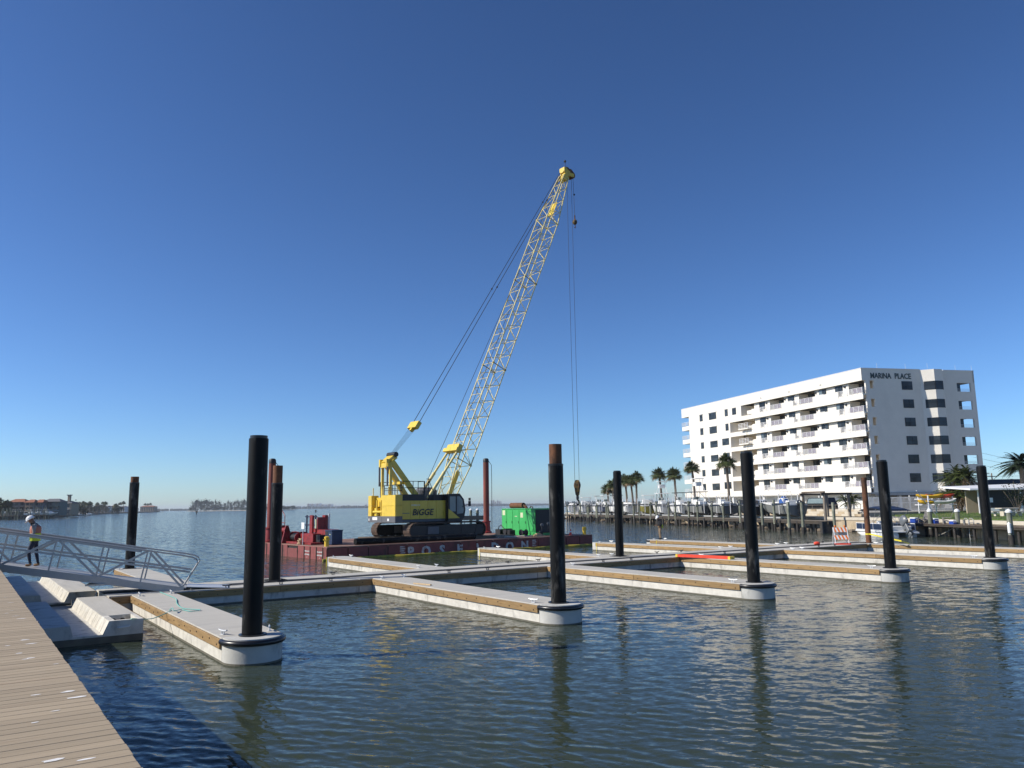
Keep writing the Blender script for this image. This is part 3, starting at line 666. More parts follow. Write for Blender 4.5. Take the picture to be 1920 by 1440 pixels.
machine('valve_manifold','pipe manifold with hand valves beside the generator skid','manifold',kM+.5,1.1,0,[
 ('pipes','machine_black',lambda q:(q.tube((-.9,0,.35),(.9,0,.35),.09,10),q.tube((-.6,0,.35),(-.6,0,.85),.07,10),q.tube((.1,0,.35),(.1,0,.95),.07,10),q.tube((.7,0,.35),(.7,0,.75),.07,10))),
 ('hand_wheels','crane_grey_early',lambda q:(q.tube((-.6,-.02,.9),(-.6,.02,.9),.16,12),q.tube((.1,-.02,1.0),(.1,.02,1.0),.16,12),q.tube((.7,-.02,.8),(.7,.02,.8),.16,12))),
 ('saddles','machine_black',lambda q:(q.bx(-.75,-.65,-.15,.15,0,.3),q.bx(.5,.6,-.15,.15,0,.3)))])
lumber=on_barge('lumber_stack','small stack of pale boards on the barge beside the generator','lumber',kM-.6,.75,.25)
for i,(x,y,z,w) in enumerate(((-.6,0,.02,1.3),(-.5,.22,.02,1.2),(-.55,.45,.02,1.25),(-.45,.1,.10,1.0),(-.3,.33,.10,1.0),(-.2,.2,.18,.7))):
    q=MB(); q.bev(x,x+w,y,y+.19,z,z+.07,.01); q.build('board','pale_timber',lumber)
for i,(a,b,l,rz) in enumerate(((15.9,1.6,1.6,.2),(16.3,2.4,2.2,-.3),(16.0,3.2,1.7,.5))):
    q=MB(); q.bev(-l/2,l/2,-.12,.12,.0,.16,.02); o=q.build('timber_block','grey_timber'); o.location=BWP(a,b,BZD+.02); o.rotation_euler=(0,0,BE+rz)
    tag(o,'weathered timber block lying on the deck between crane and generator','timber','timber blocks on the barge deck')
q=MB(); pts=[BWP(15.2+.35*i,1.3+.5*math.sin(i*1.3),BZD+.05+.03*(i%2)) for i in range(12)]; q.path(pts,.04,6); tag(q.build('deck_hose','pale_rope',None,True),'pale hose snaking over the deck between crane and generator','hose')
cn=on_barge('traffic_cone','small orange cone beside the right hand yellow bollard','cone',BL-2.0,.6)
q=MB(); q.bev(-.17,.17,-.17,.17,0,.03,.01); q.build('base','safety_orange',cn); q=MB(); q.lathe([(.13,.03),(.03,.5),(.01,.51)],12); q.build('body','safety_orange',cn,True); q=MB(); q.lathe([(.093,.2),(.066,.34)],12); q.build('white_band','white_paint',cn,True)
# red winch
def box_h(p0,p1,h,zb=0):
    k,_=on_line(p0,0,(0,0),(1,0)); return k
wn_=on_barge('deck_winch','red deck winch machine with tall operator housing','winch',1.5,5.6,0); wn_.scale=(1,1,.70)
def WB(nm,m,*bx):
    q=MB()
    for b in bx: q.bev(*b,.02) if len(b)==6 else None
    return q.build(nm,m,wn_)
WB('bed_frame','machine_red',(-1.0,1.2,-2.0,3.6,.02,.22))
WB('engine_cover','machine_red',(.1,1.15,-1.95,-.3,.95,1.45),(.0,1.1,-.5,.55,1.15,1.55))
WB('operator_housing','machine_red',(-.1,.06,-.15,.32,.5,2.9),(.6,.85,-.75,-.3,1.4,2.9),(.06,.62,-.72,-.6,1.4,2.7))
WB('gear_case','machine_red',(-.5,.3,-1.2,.9,.22,1.05))
WB('valve_bank','machine_black',(-.3,.9,-1.9,-.5,.22,.95))
q=MB(); q.tube((-.3,1.0,.62),(-.3,2.4,.62),.36,18); q.tube((-.3,1.0,.62),(-.3,1.06,.62),.6,20); q.tube((-.3,2.34,.62),(-.3,2.4,.62),.6,20); q.build('cable_drum','machine_red',wn_,True)
q=MB(); q.tube((-.3,1.06,.62),(-.3,2.34,.62),.44,18); q.build('wound_cable','steel_cable',wn_,True)
q=MB(); q.tube((.2,-.25,1.55),(.2,-.25,2.5),.12,12); q.build('air_cylinder','sticker',wn_,True)
for y in(.6,1.35,2.1): 
    q=MB(); q.bar((.5,y,.2),(.5,y,2.9),.09,.09,up=(1,0,0)); q.build('cage_post','cage_navy',wn_)
for z in(1.85,2.72):
    q=MB(); q.bar((.5,.4,z),(.5,2.35,z),.09,.12); q.build('cage_rail','cage_navy',wn_)
q=MB(); q.tube((.9,-.8,1.4),(.9,-.8,3.05),.07,10); q.build('exhaust_stack','galvanised',wn_,True)
q=MB()
for z in(.75,1.2): q.bar((-.6,1.0,z),(-.6,3.5,z),.04,.04)
for y in(1.0,2.2,3.5): q.bar((-.6,y,.2),(-.6,y,1.2),.04,.04,up=(1,0,0))
q.build('guard_rail','machine_red',wn_)
an=on_barge('fairlead_frame','dark red fairlead frame beside the winch end spud','fairlead',.6,8.9,0)
for y in(-.9,-.2,.5):
    q=MB(); q.add([(-.4,y,0),(.5,y,0),(.1,y,1.3),(-.1,y,1.3),(-.4,y+.12,0),(.5,y+.12,0),(.1,y+.12,1.3),(-.1,y+.12,1.3)],[(0,1,2,3),(4,7,6,5),(0,4,5,1),(1,5,6,2),(2,6,7,3),(3,7,4,0)]); q.build('side_plate','machine_red',an)
q=MB(); q.tube((0,-.9,.95),(0,.62,.95),.2,12); q.build('roller','machine_red',an,True)
q=MB(); q.path([(-.2,-.9,1.3),(-.2,-.9,2.0),(-.2,-.1,2.6),(-.2,-.1,1.3)],.035,6); q.path([(-.2,-.9,1.5),(-.2,-.1,1.5)],.03,6); q.build('guard_hoop','machine_red',an)
bbx=on_barge('tool_chest','dark blue steel tool chest behind the yellow bollard','tool chest',1.35,2.6,0)
q=MB(); q.bev(0,.8,-.5,.6,.05,.95,.02); q.build('chest','machine_blue',bbx); q=MB(); q.bx(-.015,0,.1,.55,.1,.9); q.build('side_panel','machine_black',bbx)
q=MB(); q.bev(-.03,.83,-.53,.63,.95,1.02,.02); q.build('lid','machine_blue',bbx); q=MB(); q.bx(-.02,0,-.3,-.1,.7,.74); q.build('label_strip','sticker',bbx)
sg_=on_barge('notice_board','small white notice on a thin post beside the winch','sign',-.0+.25,4.4,0)
q=MB(); q.tube((0,0,0),(0,0,1.25),.03,8); q.build('post','galvanised',sg_); q=MB(); q.bx(-.03,-.01,-.24,.24,1.1,1.55); q.build('board','white_paint',sg_)
ch=on_barge('anchor_chain','tan coiled chain heap at the barge edge below the notice','chain',.3,5.0,0)
q=MB()
for i in range(8): q.path([(.1*math.cos(t+i)+.12*math.sin(i*2.1),.16*math.sin(t+i)+.18*math.cos(i*1.7),.05+.05*i) for t in np.linspace(0,6.2,9)],.03,5)
stuff(q.build('links','pale_timber',ch))
# ================================================= CRAWLER CRANE (local x forward, y left, z up from the barge deck)
mat('crane_yellow',(.74,.52,.05),.42,var=.10,scale=2,col2=(.58,.40,.04),mask=(1.5,.55,.75),coat=.2)
mat('crane_pale',(.76,.64,.27),.5,var=.12,scale=3,col2=(.42,.30,.10),mask=(3,.55,.75))
mat('crane_grey',(.12,.125,.135),.6,var=.15,scale=3)
mat('crane_black',(.012,.013,.015),.5,var=.3,scale=4)
mat('track_steel',(.075,.05,.036),.8,var=.35,scale=5,col2=(.17,.09,.05),mask=(3,.52,.68),bump=.01,bscale=10)
mat('cab_glass',(.20,.26,.27),.05,var=.1,scale=1,ior=1.5)
mat('hook_paint',(.19,.115,.03),.6,var=.2,scale=4,col2=(.02,.017,.012),mask=(3.5,.47,.55))
mat('decal_navy',(.006,.008,.02),.5)
CZ=BZD+.18; CA,CB=11.2,5.24
cr=thing('crawler_crane','yellow lattice boom crawler crane on the red barge deck','crane',BWP(CA,CB,CZ),BE)
CC=BWP(CA,CB)[:2]
def CP(px,py,y=0.0):
    """pixel -> crane local point in the vertical plane at local y"""
    p=(CC[0]+bn[0]*y,CC[1]+bn[1]*y); k,z=on_line(px,py,p,bd); return Vector((k,y,z-CZ))
def CBX(nm,m,*bs,parent=None,b=.02):
    q=MB()
    for x in bs: q.bev(*x,b)
    return q.build(nm,m,parent or cr)
# tracks
def loop(n,L,h):
    r=h/2; per=2*(L-2*r)+2*math.pi*r; out=[]
    for i in range(n):
        s=per*i/n
        if s<L-2*r: out.append((-L/2+r+s,h,0))
        elif s<L-2*r+math.pi*r: t=(s-(L-2*r))/r; out.append((L/2-r+r*math.sin(t),r+r*math.cos(t),t))
        elif s<2*(L-2*r)+math.pi*r: out.append((L/2-r-(s-(L-2*r)-math.pi*r),0,math.pi))
        else: t=(s-2*(L-2*r)-math.pi*r)/r; out.append((-L/2+r-r*math.sin(t),r-r*math.cos(t),math.pi+t))
    return out
for y in(-2.47,2.47):
    q=MB()
    for x,z,t in loop(64,7.0,1.08):
        ax=Matrix((Vector((math.cos(t),0,-math.sin(t))),Vector((0,1,0)),Vector((math.sin(t),0,math.cos(t))))).transposed()
        q.obox((x,y,z+.03),(.235,.92,.07),ax); q.obox(Vector((x,y,z+.03))+ax@Vector((0,0,.05)),(.05,.9,.05),ax)
    tr=stuff(q.build('track_shoes','track_steel',cr))
    f=CBX('track_frame','crane_black',(-2.9,2.9,y-.36,y+.36,.16,.95))
    for k in range(9):
        q=MB(); q.tube((-2.6+.65*k,y-.40,.22),(-2.6+.65*k,y+.40,.22),.15,14); q.build('roller','crane_black',cr,True)
    for x in(-3.0,3.0):
        q=MB(); q.tube((x,y-.38,.55),(x,y+.38,.55),.42,18); q.build('sprocket','crane_black',cr,True)
    CBX('drive_cover','crane_grey',(-1.9,-.9,y-.44,y-.37,.3,.85))
    q=MB(); q.bx(1.2,1.75,y-.40,y-.372,.3,.85); q.build('access_plate','crane_black',cr)
CBX('carbody','crane_black',(-1.3,1.3,-2.1,2.1,.45,.95),(-.9,.9,-.9,.9,.9,1.2))
q=MB(); q.lathe([(.95,.95),(.95,1.22)],24); q.build('slew_ring','crane_black',cr,True)
# house
CBX('revolving_frame','crane_grey',(-3.7,1.6,-1.55,1.55,1.2,1.42))
xs=[-3.6,-2.75,-1.95,-1.2,-.42,.45]
for k in range(5):
    CBX('side_door','crane_yellow',(xs[k]+.008,xs[k+1]-.008,-1.78,-1.6,1.42,2.82),b=.012)
CBX('engine_house','crane_yellow',(-3.6,.45,-1.6,-.7,1.42,2.80),(-3.6,1.0,.7,1.75,1.42,2.82))
CBX('lower_side_band','crane_grey',(-3.55,.5,-1.74,-1.62,1.22,1.41))
CBX('engine_hood','crane_black',(-3.5,-1.35,-1.6,-.55,2.8,3.3),(-3.5,-1.35,.55,1.6,2.8,3.3),(-3.4,-1.5,-.5,.5,2.4,2.9))
CBX('upper_hood','crane_black',(-.55,.5,-1.6,-.75,2.82,3.28))
CBX('drum_bay','crane_grey',(-1.3,.9,-.68,.68,1.42,1.9))
for x in(-.9,.2):
    q=MB(); q.tube((x,-.6,2.3),(x,.6,2.3),.42,20); q.build('hoist_drum','steel_cable',cr,True)
# counterweights
for y0,y1 in((-2.1,-.05),(1.55,2.1)):
    z=1.67
    for h in(.78,.80):
        CBX('counterweight_slab','crane_yellow',(-4.28,-3.64,y0,y1,z+.004,z+h),b=.03); z+=h+.004
    CBX('counterweight_base','crane_grey',(-4.28,-3.64,y0,y1,1.2,1.67))
CBX('counterweight_base','crane_grey',(-4.28,-3.64,-.05,1.55,1.2,1.67))
CBX('rear_machinery','crane_yellow',(-4.0,-3.64,.1,.5,1.68,3.0),(-4.1,-3.7,.9,1.4,1.68,2.3),(-3.9,-3.66,.5,1.5,2.4,3.1))
q=MB()
for y in(.3,1.0): q.tube((-4.1,y,1.7),(-4.1,y,2.9),.07,10)
q.tube((-4.12,.1,2.0),(-4.12,1.5,2.0),.1,10); q.build('rear_cylinder','crane_yellow',cr,True)
for y,s,w in((-1.2,'white',.42),(1.85,'w',.18)):
    q=MB(); q.bx(-4.292,-4.283,y,y+w*.6,1.32,1.5); q.build('reflector','white_paint',cr)
q=MB(); q.bx(-4.292,-4.283,.6,1.35,1.38,1.6); q.build('number_plate','white_paint',cr)
for y in(-1.9,-.6,.2,1.8):
    q=MB(); q.tube((-4.0,y,3.2),(-4.0,y,3.9 if y<1 else 3.85),.045,8); q.build('stake','crane_pale',cr)
t=text_mb('BiGGE',.66,.012,1.2,.2,.016); t2=MB(); t2.add([(-2.62+v[0]*.86,-1.80+v[1],1.72+v[2]) for v in t.v],t.f); t2.build('company_lettering','decal_navy',cr)
t=text_mb('KOBELCO',.17,.008); t2=MB(); t2.add([(-2.68+v[0],-1.79+v[1],2.42+v[2]) for v in t.v],t.f); t2.build('maker_lettering','white_paint',cr)
q=MB(); q.bx(-3.5,-2.85,-1.792,-1.785,1.85,1.9); q.build('pin_stripe','crane_grey',cr)
# cab
cb=[(.45,1.15),(.45,3.3),(1.55,3.35),(1.95,2.9),(2.1,2.1),(2.0,1.55),(1.7,1.15)]
q=MB(); q.ext([(x,z) for x,z in cb],-2.15,-1.05,axis='y'); cab=q.build('cab','crane_black',cr)
q=MB(); q.ext([(.60,1.95),(.60,3.12),(1.15,3.12),(1.15,1.95)],-2.165,-2.152,axis='y'); q.build('side_window','cab_glass',cab)
q=MB(); q.ext([(1.27,1.75),(1.27,3.12),(1.50,3.14),(1.80,2.85),(1.93,2.1),(1.85,1.8)],-2.165,-2.152,axis='y'); q.build('door_window','cab_glass',cab)
q=MB(); q.add([(2.10,-2.0,2.05),(2.10,-1.2,2.05),(1.97,-1.2,2.88),(1.97,-2.0,2.88)],[(0,1,2,3)]); q.build('windscreen','cab_glass',cab)
q=MB(); q.add([(.45,-2.17,1.42),(1.55,-2.17,1.42),(1.25,-2.17,1.62),(.75,-2.17,2.0),(.47,-2.17,2.15),(.45,-2.155,1.42),(1.55,-2.155,1.42),(1.25,-2.155,1.62),(.75,-2.155,2.0),(.47,-2.155,2.15)],[(0,1,2,3,4),(9,8,7,6,5)]); q.build('cab_side_panel','crane_yellow',cab)
q=MB(); q.path([(1.75,-2.2,2.3),(2.2,-2.35,2.5),(2.4,-2.35,2.6)],.02,6); q.bx(2.3,2.38,-2.5,-2.25,2.35,2.75); q.bx(2.3,2.38,-2.48,-2.28,2.78,3.0); q.build('mirrors','crane_black',cab)
q=MB(); q.path([(.5,-2.3,1.15),(.5,-2.3,.8),(1.9,-2.3,.8),(1.9,-2.3,1.15)],.03,6); q.bx(.5,1.9,-2.45,-2.15,1.08,1.14); q.build('cab_step','crane_black',cr)
# handrails on the house roof
def rail(pts,hs,nm='handrail',r=.028):
    q=MB()
    for h in hs: q.path([(x,y,z+h) for x,y,z in pts],r,6)
    for x,y,z in pts: q.tube((x,y,z),(x,y,z+max(hs)),r,6)
    q.build(nm,'crane_black',cr)
rail([(-3.5,-1.55,3.3),(-2.4,-1.55,3.3),(-1.4,-1.55,3.3)],(.5,1.0)); rail([(-3.5,1.55,3.3),(-2.4,1.55,3.3),(-1.4,1.55,3.3)],(.5,1.0))
rail([(-3.6,-1.9,3.25),(-4.2,-1.9,3.25),(-4.2,-.3,3.25)],(.35,.75)); rail([(-1.35,-1.55,3.3),(-1.35,-.6,3.3)],(.5,1.0))
q=MB(); q.path([(-.75,-1.2,2.8),(-.75,-1.2,4.5)],.035,6); q.path([(-.95,-1.2,4.5),(-.55,-1.2,4.5)],.03,6); q.path([(-.75,-1.2,4.4),(-.2,-1.2,3.3)],.025,6); q.path([(-.75,-1.2,4.4),(-1.3,-1.2,3.3)],.025,6); q.build('anemometer_mast','crane_black',cr)
# gantry (rear posts, slanted front legs, head)
GX=-3.85; gh=CP(738,866).z
for y in(-.62,.62):
    q=MB(); q.bar((GX,y,1.6),(GX,y,gh-.25),.17,.17,up=(1,0,0)); q.build('gantry_post','crane_yellow',cr)
    q=MB(); q.tube((GX-.28,y,gh-1.9),(GX-.28,y,gh-.4),.07,10); q.build('gantry_ram','crane_grey',cr,True)
    q=MB(); q.bar((GX+.1,y*.9,gh+.05),(-1.55,y*1.25,3.1),.24,.40); q.build('gantry_leg','crane_yellow',cr)
CBX('gantry_cross_plate','crane_yellow',(-3.0,-2.55,-.6,.6,gh-1.75,gh-1.55))
q=MB(); ax=Matrix.Rotation(R(-38),3,'Y'); q.obox((GX+.18,0,gh+.12),(1.0,.95,.38),ax); q.obox((GX-.1,0,gh-.3),(.38,1.4,.34),Matrix.Identity(3)); q.obox((GX-.2,-.5,gh-.1),(.3,.2,.55),Matrix.Identity(3)); q.obox((GX-.2,.5,gh-.1),(.3,.2,.55),Matrix.Identity(3)); q.build('gantry_head','crane_yellow',cr)
q=MB(); q.tube((GX+.5,-.6,gh+.55),(GX+.5,.6,gh+.55),.2,16); q.build('gantry_sheaves','crane_black',cr,True)
# boom: centreline from two pixels in the crane's mid plane
b0=CP(852,892); b1=CP(1055,345); bv=(b1-b0).normalized(); foot=b0+bv*((1.75-b0.z)/bv.z); tip=CP(1060,325)
BLEN=(tip-foot).length; bv=(tip-foot).normalized(); bup=Vector((-bv.z,0,bv.x))   # towards the back/top of the boom
HW=.76; 
def sec(s):
    """half width (y) and half depth (bup) at distance s along the boom"""
    s0,s1=4.6,BLEN-6.2
    if s<s0: t=s/s0; return HW*(1.0 if t>.02 else .95),.18+(.70-.18)*t
    if s<s1: return HW,.70
    t=(s-s1)/(BLEN-s1); return HW*(1-.55*t),.70*(1-.62*t)
def bp_(s,i,j): w,d=sec(s); return foot+bv*s+Vector((0,1,0))*(w*i)+bup*(d*j)
cuts=[0,4.6,13.8,23.0,BLEN-6.2,BLEN-.5]; names=['boom_base','boom_insert','boom_insert','boom_insert','boom_tip']
cr_=.052; lr=.027
for n_,(sa,sb) in enumerate(zip(cuts[:-1],cuts[1:])):
    q=MB(); N=max(3,round((sb-sa)/1.5))
    for i in(-1,1):
        for j in(-1,1): q.tube(bp_(sa,i,j),bp_(sb,i,j),cr_,8)
    for k in range(N):
        u,v=sa+(sb-sa)*k/N,sa+(sb-sa)*(k+1)/N; m=(u+v)/2
        for j in(-1,1):                      # top and bottom faces
            a=1 if k%2 else -1
            q.tube(bp_(u,a,j),bp_(v,-a,j),lr,6,cap=False)
        for i in(-1,1):                      # side faces
            q.tube(bp_(u,i,-1),bp_(m,i,1),lr,6,cap=False); q.tube(bp_(m,i,1),bp_(v,i,-1),lr,6,cap=False)
        for j in(-1,1): q.tube(bp_(v,-1,j),bp_(v,1,j),lr*.9,6,cap=False)
    if n_ in(1,2,3):
        for s in(sa,sb):
            for i in(-1,1):
                q.tube(bp_(s,i,-1),bp_(s,i,1),lr*1.5,6)
                for j in(-1,1): q.ball(bp_(s,i,j),.11,n=8,k=5)
    q.build(names[n_],'crane_pale',cr,True)
# boom details
q=MB(); ax=Matrix((bv,Vector((0,1,0)),bup)).transposed(); q.obox(foot+bv*(BLEN-4.6),(1.5,.9,.03),ax); q.build('tip_catwalk','crane_yellow',cr)
q=MB(); q.obox(tip-bv*.35,(1.2,.75,.5),ax); q.obox(tip+Vector((.45,0,-.1)),(.9,.6,.35),Matrix.Identity(3)); q.obox(tip+Vector((-.25,0,.2)),(.4,.7,.5),Matrix.Identity(3)); q.build('tip_head','crane_yellow',cr)
for x,z in((.75,-.05),(.5,.15),(.05,.25)):
    q=MB()
    for y in(-.2,.0,.2): q.tube(tip+Vector((x,y-.04,z)),tip+Vector((x,y+.04,z)),.36,18)
    q.build('tip_sheave','rusty_steel',cr,True)
q=MB(); q.tube(tip+Vector((0,0,.4)),tip+Vector((0,0,1.2)),.03,6); q.ball(tip+Vector((0,0,1.25)),.13,n=8,k=6); q.build('beacon','machine_black',cr)
br=CP(852,842); s_br=(br-foot).dot(bv)
q=MB(); q.obox(foot+bv*s_br+bup*.95,(.7,1.7,.35),ax); q.obox(foot+bv*(s_br-.2)+bup*1.2,(.3,2.0,.18),ax); q.build('backstop_bracket','crane_yellow',cr)
for y in(-.75,.75):
    A=Vector((-.55,y,3.0)); B=foot+bv*s_br+bup*.9+Vector((0,y*.95,0)); Mi=(A+B)/2
    q=MB(); q.tube(A,Mi,.13,12); q.tube(Mi,B,.095,12); q.ball(Mi,.15,n=10,k=6); q.build('backstop_strut','crane_pale',cr,True)
q=MB(); mz=foot+bv*2.6; q.obox(mz-bup*.2+Vector((0,0,0)),(2.6,.1,.35),ax); q.build('base_plate_stiffener','crane_yellow',cr)
# winch cover on the far side behind the boom
q=MB(); q.bev(-.6,1.1,.2,1.4,2.85,3.9,.25); q.build('winch_cover','crane_grey',cr)
# suspension ropes
sp=CP(777,798); hd=Vector((GX+.5,0,gh+.6))
spr=MB(); dsp=(tip-sp).normalized(); usp=Vector((-dsp.z,0,dsp.x)); axs=Matrix((dsp,Vector((0,1,0)),usp)).transposed()
spr.obox(sp,(.62,1.25,.34),axs); spr.obox(sp-dsp*.1,(.9,.25,.28),axs); spr.build('bridle_spreader','crane_yellow',cr)
for y in np.linspace(-.42,.42,6):
    q=MB(); q.tube(hd+Vector((0,y*.8,0)),sp+Vector((0,y*1.35,0))-dsp*.3,.009,5); q.build('bridle_rope','steel_cable',cr)
for y in(-.5,.5):
    q=MB(); e=tip+Vector((-.25,y*.55,.35)); p=sp+Vector((0,y,0))+dsp*.3; q.tube(p,e,.026,6)
    for f in(.48,.85): q.ball(p.lerp(e,f),.09,n=6,k=4)
    q.build('pendant_line','steel_cable',cr)
for x,y,z,f in((-.9,.25,2.6,.95),(.2,-.25,2.6,.95)):
    q=MB(); q.tube((x,y,z),tip+Vector((.05,y*.6,.6)),.02,6); q.build('hoist_rope','steel_cable',cr)
# load lines and hooks
def CW(v): return Vector(BWP(CA+v.x,CB+v.y,CZ+v.z))
def wz(px,py,P):   # height of a pixel on the plumb line through P
    return ony(px,py,P.y)[2]
h1=CW(tip+Vector((.50,0,0))); zb=wz(1078,903,h1)
hk=thing('hook_block','yellow black striped hook block hanging under the crane boom','hook block',(h1.x,h1.y,zb),BE); hk.scale=(.85,.85,1)
q=MB(); q.lathe([(.10,-1.35),(.30,-1.2),(.42,-.7),(.46,-.3),(.40,.0),(.22,.15)],4); q.build('cheek_plates','hook_paint',hk)
q=MB(); q.tube((-.13,0,-.35),(.13,0,-.35),.42,18); q.build('sheaves','rusty_steel',hk,True)
q=MB(); q.lathe([(.12,-1.7),(.16,-1.5),(.14,-1.3)],10); q.build('swivel','crane_black',hk,True)
q=MB(); q.path([(0,0,-1.55),(.02,0,-1.7),(.18,0,-1.8),(.22,0,-1.98),(.08,0,-2.12),(-.12,0,-2.08),(-.2,0,-1.95)],.08,8,rs=[.09,.09,.09,.09,.08,.07,.03]); q.build('hook','crane_black',hk,True)
for y in(-.16,.18):
    q=MB(); q.tube((-y,y,-.2),(-y*1.15,y,tip.z+CZ-zb-.3),.020,6); q.build('load_rope','steel_cable',hk)
h2=CW(tip+Vector((.98,-.15,0))); z2=wz(1074.5,412,h2)
bk=thing('ball_hook','yellow headache ball with small hook hanging high under the boom tip','hook',(h2.x,h2.y,z2),BE)
q=MB(); q.ball((0,0,-.25),.24,.24,.28,14,8); q.build('ball','hook_paint',bk,True)
q=MB(); q.path([(0,0,-.5),(.02,0,-.62),(.1,0,-.7),(.08,0,-.82),(-.05,0,-.84),(-.1,0,-.75)],.035,6); q.tube((0,0,0),(0,0,.45),.06,8); q.build('swivel_hook','rusty_steel',bk,True)
q=MB(); q.tube((0,0,.4),(-.1,0,tip.z+CZ-z2-.2),.018,6); q.ball((0,0,2.6),.1,n=6,k=4); q.build('whip_line','steel_cable',bk)
# ================================================= APARTMENT BUILDING (s along lettered end wall, t along balcony facade)
mat('stucco_white',(.78,.735,.645),.85,var=.05,scale=.6,bump=.004,bscale=12,col2=(.72,.675,.59),mask=(.25,.5,.75,(1,1,.4)))
mat('stucco_beige_and_shade',(.40,.33,.24),.9,var=.06,scale=.8)  # beige stucco; on the white balcony recesses it carries their shade
mat('window_glass',(.034,.042,.050),.08,var=.3,scale=.5,rand=.5,spec=.22)
mat('window_frame',(.010,.010,.011),.5)
mat('curtain_glass',(.09,.115,.125),.2,var=.35,scale=1.2,stretch=(3,3,.3),rand=.5)
mat('rail_white',(.76,.75,.74),.5,var=.04)
mat('rail_shade',(.10,.06,.13),.8,var=.4,scale=1.5)
mat('soffit_grey',(.45,.44,.41),.9)
mat('letter_dark',(.02,.05,.055),.5)
mat('garage_white',(.74,.73,.69),.7,var=.04)
BC=(53.4,118.0); E_A=R(12.0); G_D=R(96.3)   # long facade runs at 108.3 deg
gl_=(math.cos(G_D),math.sin(G_D))
def BT(s,t,z): return (s+t*gl_[0],t*gl_[1],z)
GZ=2.0
bu=thing('apartment_building','white six storey apartment block with balconies and MARINA PLACE lettering','building',(BC[0],BC[1],0),E_A)
def BB(nm,m,*bs,parent=None,rot=None):
    q=MB(BT)
    for b in bs: q.bx(*b)
    return q.build(nm,m,parent or bu)
ZF=[5.4+2.83*k for k in range(6)]; ZR=23.4; ZP=21.55
LS=53.3
BB('roof_slab','soffit_grey',(.3,19.8,.3,LS-.3,22.6,22.8))
BB('parapet','stucco_white',(0,.3,.0,LS,ZP,ZR),(.3,20.1,LS-.3,LS,ZP,ZR),(19.8,20.1,0,LS-.3,ZP,ZR))
BB('parapet_coping','rail_white',(-.05,.35,-.05,LS+.05,ZR+.002,ZR+.08),(.35,10.3,-.05,.3,ZR+.002,ZR+.08),(14.5,20.15,-.05,.3,ZR+.002,ZR+.08))
BB('core_mass','stucco_white',(3.2,16.4,.5,50.2,4.55,22.55),(16.4,19.9,4.2,50.2,4.55,22.55))
BB('garage_soffit','soffit_grey',(0.02,20.0,.02,LS-.02,4.40,4.54))
# end wall (t=0) with slots and corner openings
def holed(nm,m,u0,u1,z0,z1,holes,f):
    us=sorted({u0,u1,*[h[0] for h in holes],*[h[1] for h in holes]}); zs=sorted({z0,z1,*[h[2] for h in holes],*[h[3] for h in holes]}); q=MB(BT)
    for a,b in zip(us[:-1],us[1:]):
        z=z0
        # merge vertical runs
        run=None
        for c,d in zip(zs[:-1],zs[1:]):
            hole=any(h[0]<=a and b<=h[1] and h[2]<=c and d<=h[3] for h in holes)
            if hole:
                if run: f(q,a,b,*run); run=None
            else: run=(run[0],d) if run else (c,d)
        if run: f(q,a,b,*run)
    return q.build(nm,m,bu)
hs=[]
for k,zf in enumerate(ZF):
    if k>0: hs.append((1.35,2.05,zf+.75,zf+2.0))
    hs.append((16.8,19.35,zf+.55,zf+1.9))
holed('end_wall','stucco_white',.62,20.1,4.55,ZR,hs,lambda q,a,b,c,d:q.bx(a,b,0,.28,c,d))
BB('corner_fascia','stucco_white',(.3,.62,0,.28,ZP,ZR))
# right side wall with openings at the rear corner balconies
holed('side_wall','stucco_white',.28,LS,4.55,ZP,[(.6,3.6,zf+.55,zf+2.1) for zf in ZF],lambda q,a,b,c,d:q.bx(19.85,20.1,a,b,c,d))
for zf in ZF:
    BB('corner_balcony_floor','stucco_white',(16.4,19.85,.28,4.2,zf-.25,zf))
    q=MB(BT)
    for h in(.75,.95): q.tube((16.85,.14,zf+h),(19.3,.14,zf+h),.03,6)
    q.build('opening_rail','rail_white',bu)
    f=BB('window','window_frame',(16.42,17.7,.30,.34,zf+.3,zf+2.0)); BB('pane','window_glass',(16.5,17.6,.27,.295,zf+.62,zf+1.85),parent=f)
# bay on the end wall
by=[(10.35,0),(11.65,-1.3),(13.0,-1.3),(14.5,0)]
q=MB(BT); q.prism([(s,t) for s,t in by][::-1],4.56,ZR-.06); q.build('bay','stucco_white',bu)
for zf in ZF:
    w=MB(BT); g=MB(BT); z0,z1=zf+.62,zf+1.95
    def strip(q,p,r,e,a0,a1,c0,c1):
        d=(r[0]-p[0],r[1]-p[1]); L=math.hypot(*d); n=(d[1]/L,-d[0]/L)
        P=[(p[0]+d[0]*f+n[0]*e,p[1]+d[1]*f+n[1]*e) for f in(a0,a1)]; I=[(p[0]+d[0]*f-n[0]*.05,p[1]+d[1]*f-n[1]*.05) for f in(a0,a1)]
        q.prism([P[0],P[1],I[1],I[0]],c0,c1)
    for p,r,a0,a1 in((by[0],by[1],.2,1.0),(by[1],by[2],0,1),(by[2],by[3],0,.3)):
        strip(w,p,r,.03,a0,a1,z0,z1)
    w=w.build('bay_window','window_frame',bu)
    for p,r,a0,a1 in((by[0],by[1],.25,.97),(by[1],by[2],.04,.96),(by[2],by[3],.04,.27)):
        L=math.hypot(r[0]-p[0],r[1]-p[1])
        for c0,c1 in((z0+.06,z0+.66),(z0+.72,z1-.06)):
            g=MB(BT); strip(g,p,r,.045,a0,a1,c0,c1); g.build('pane','window_glass',w)
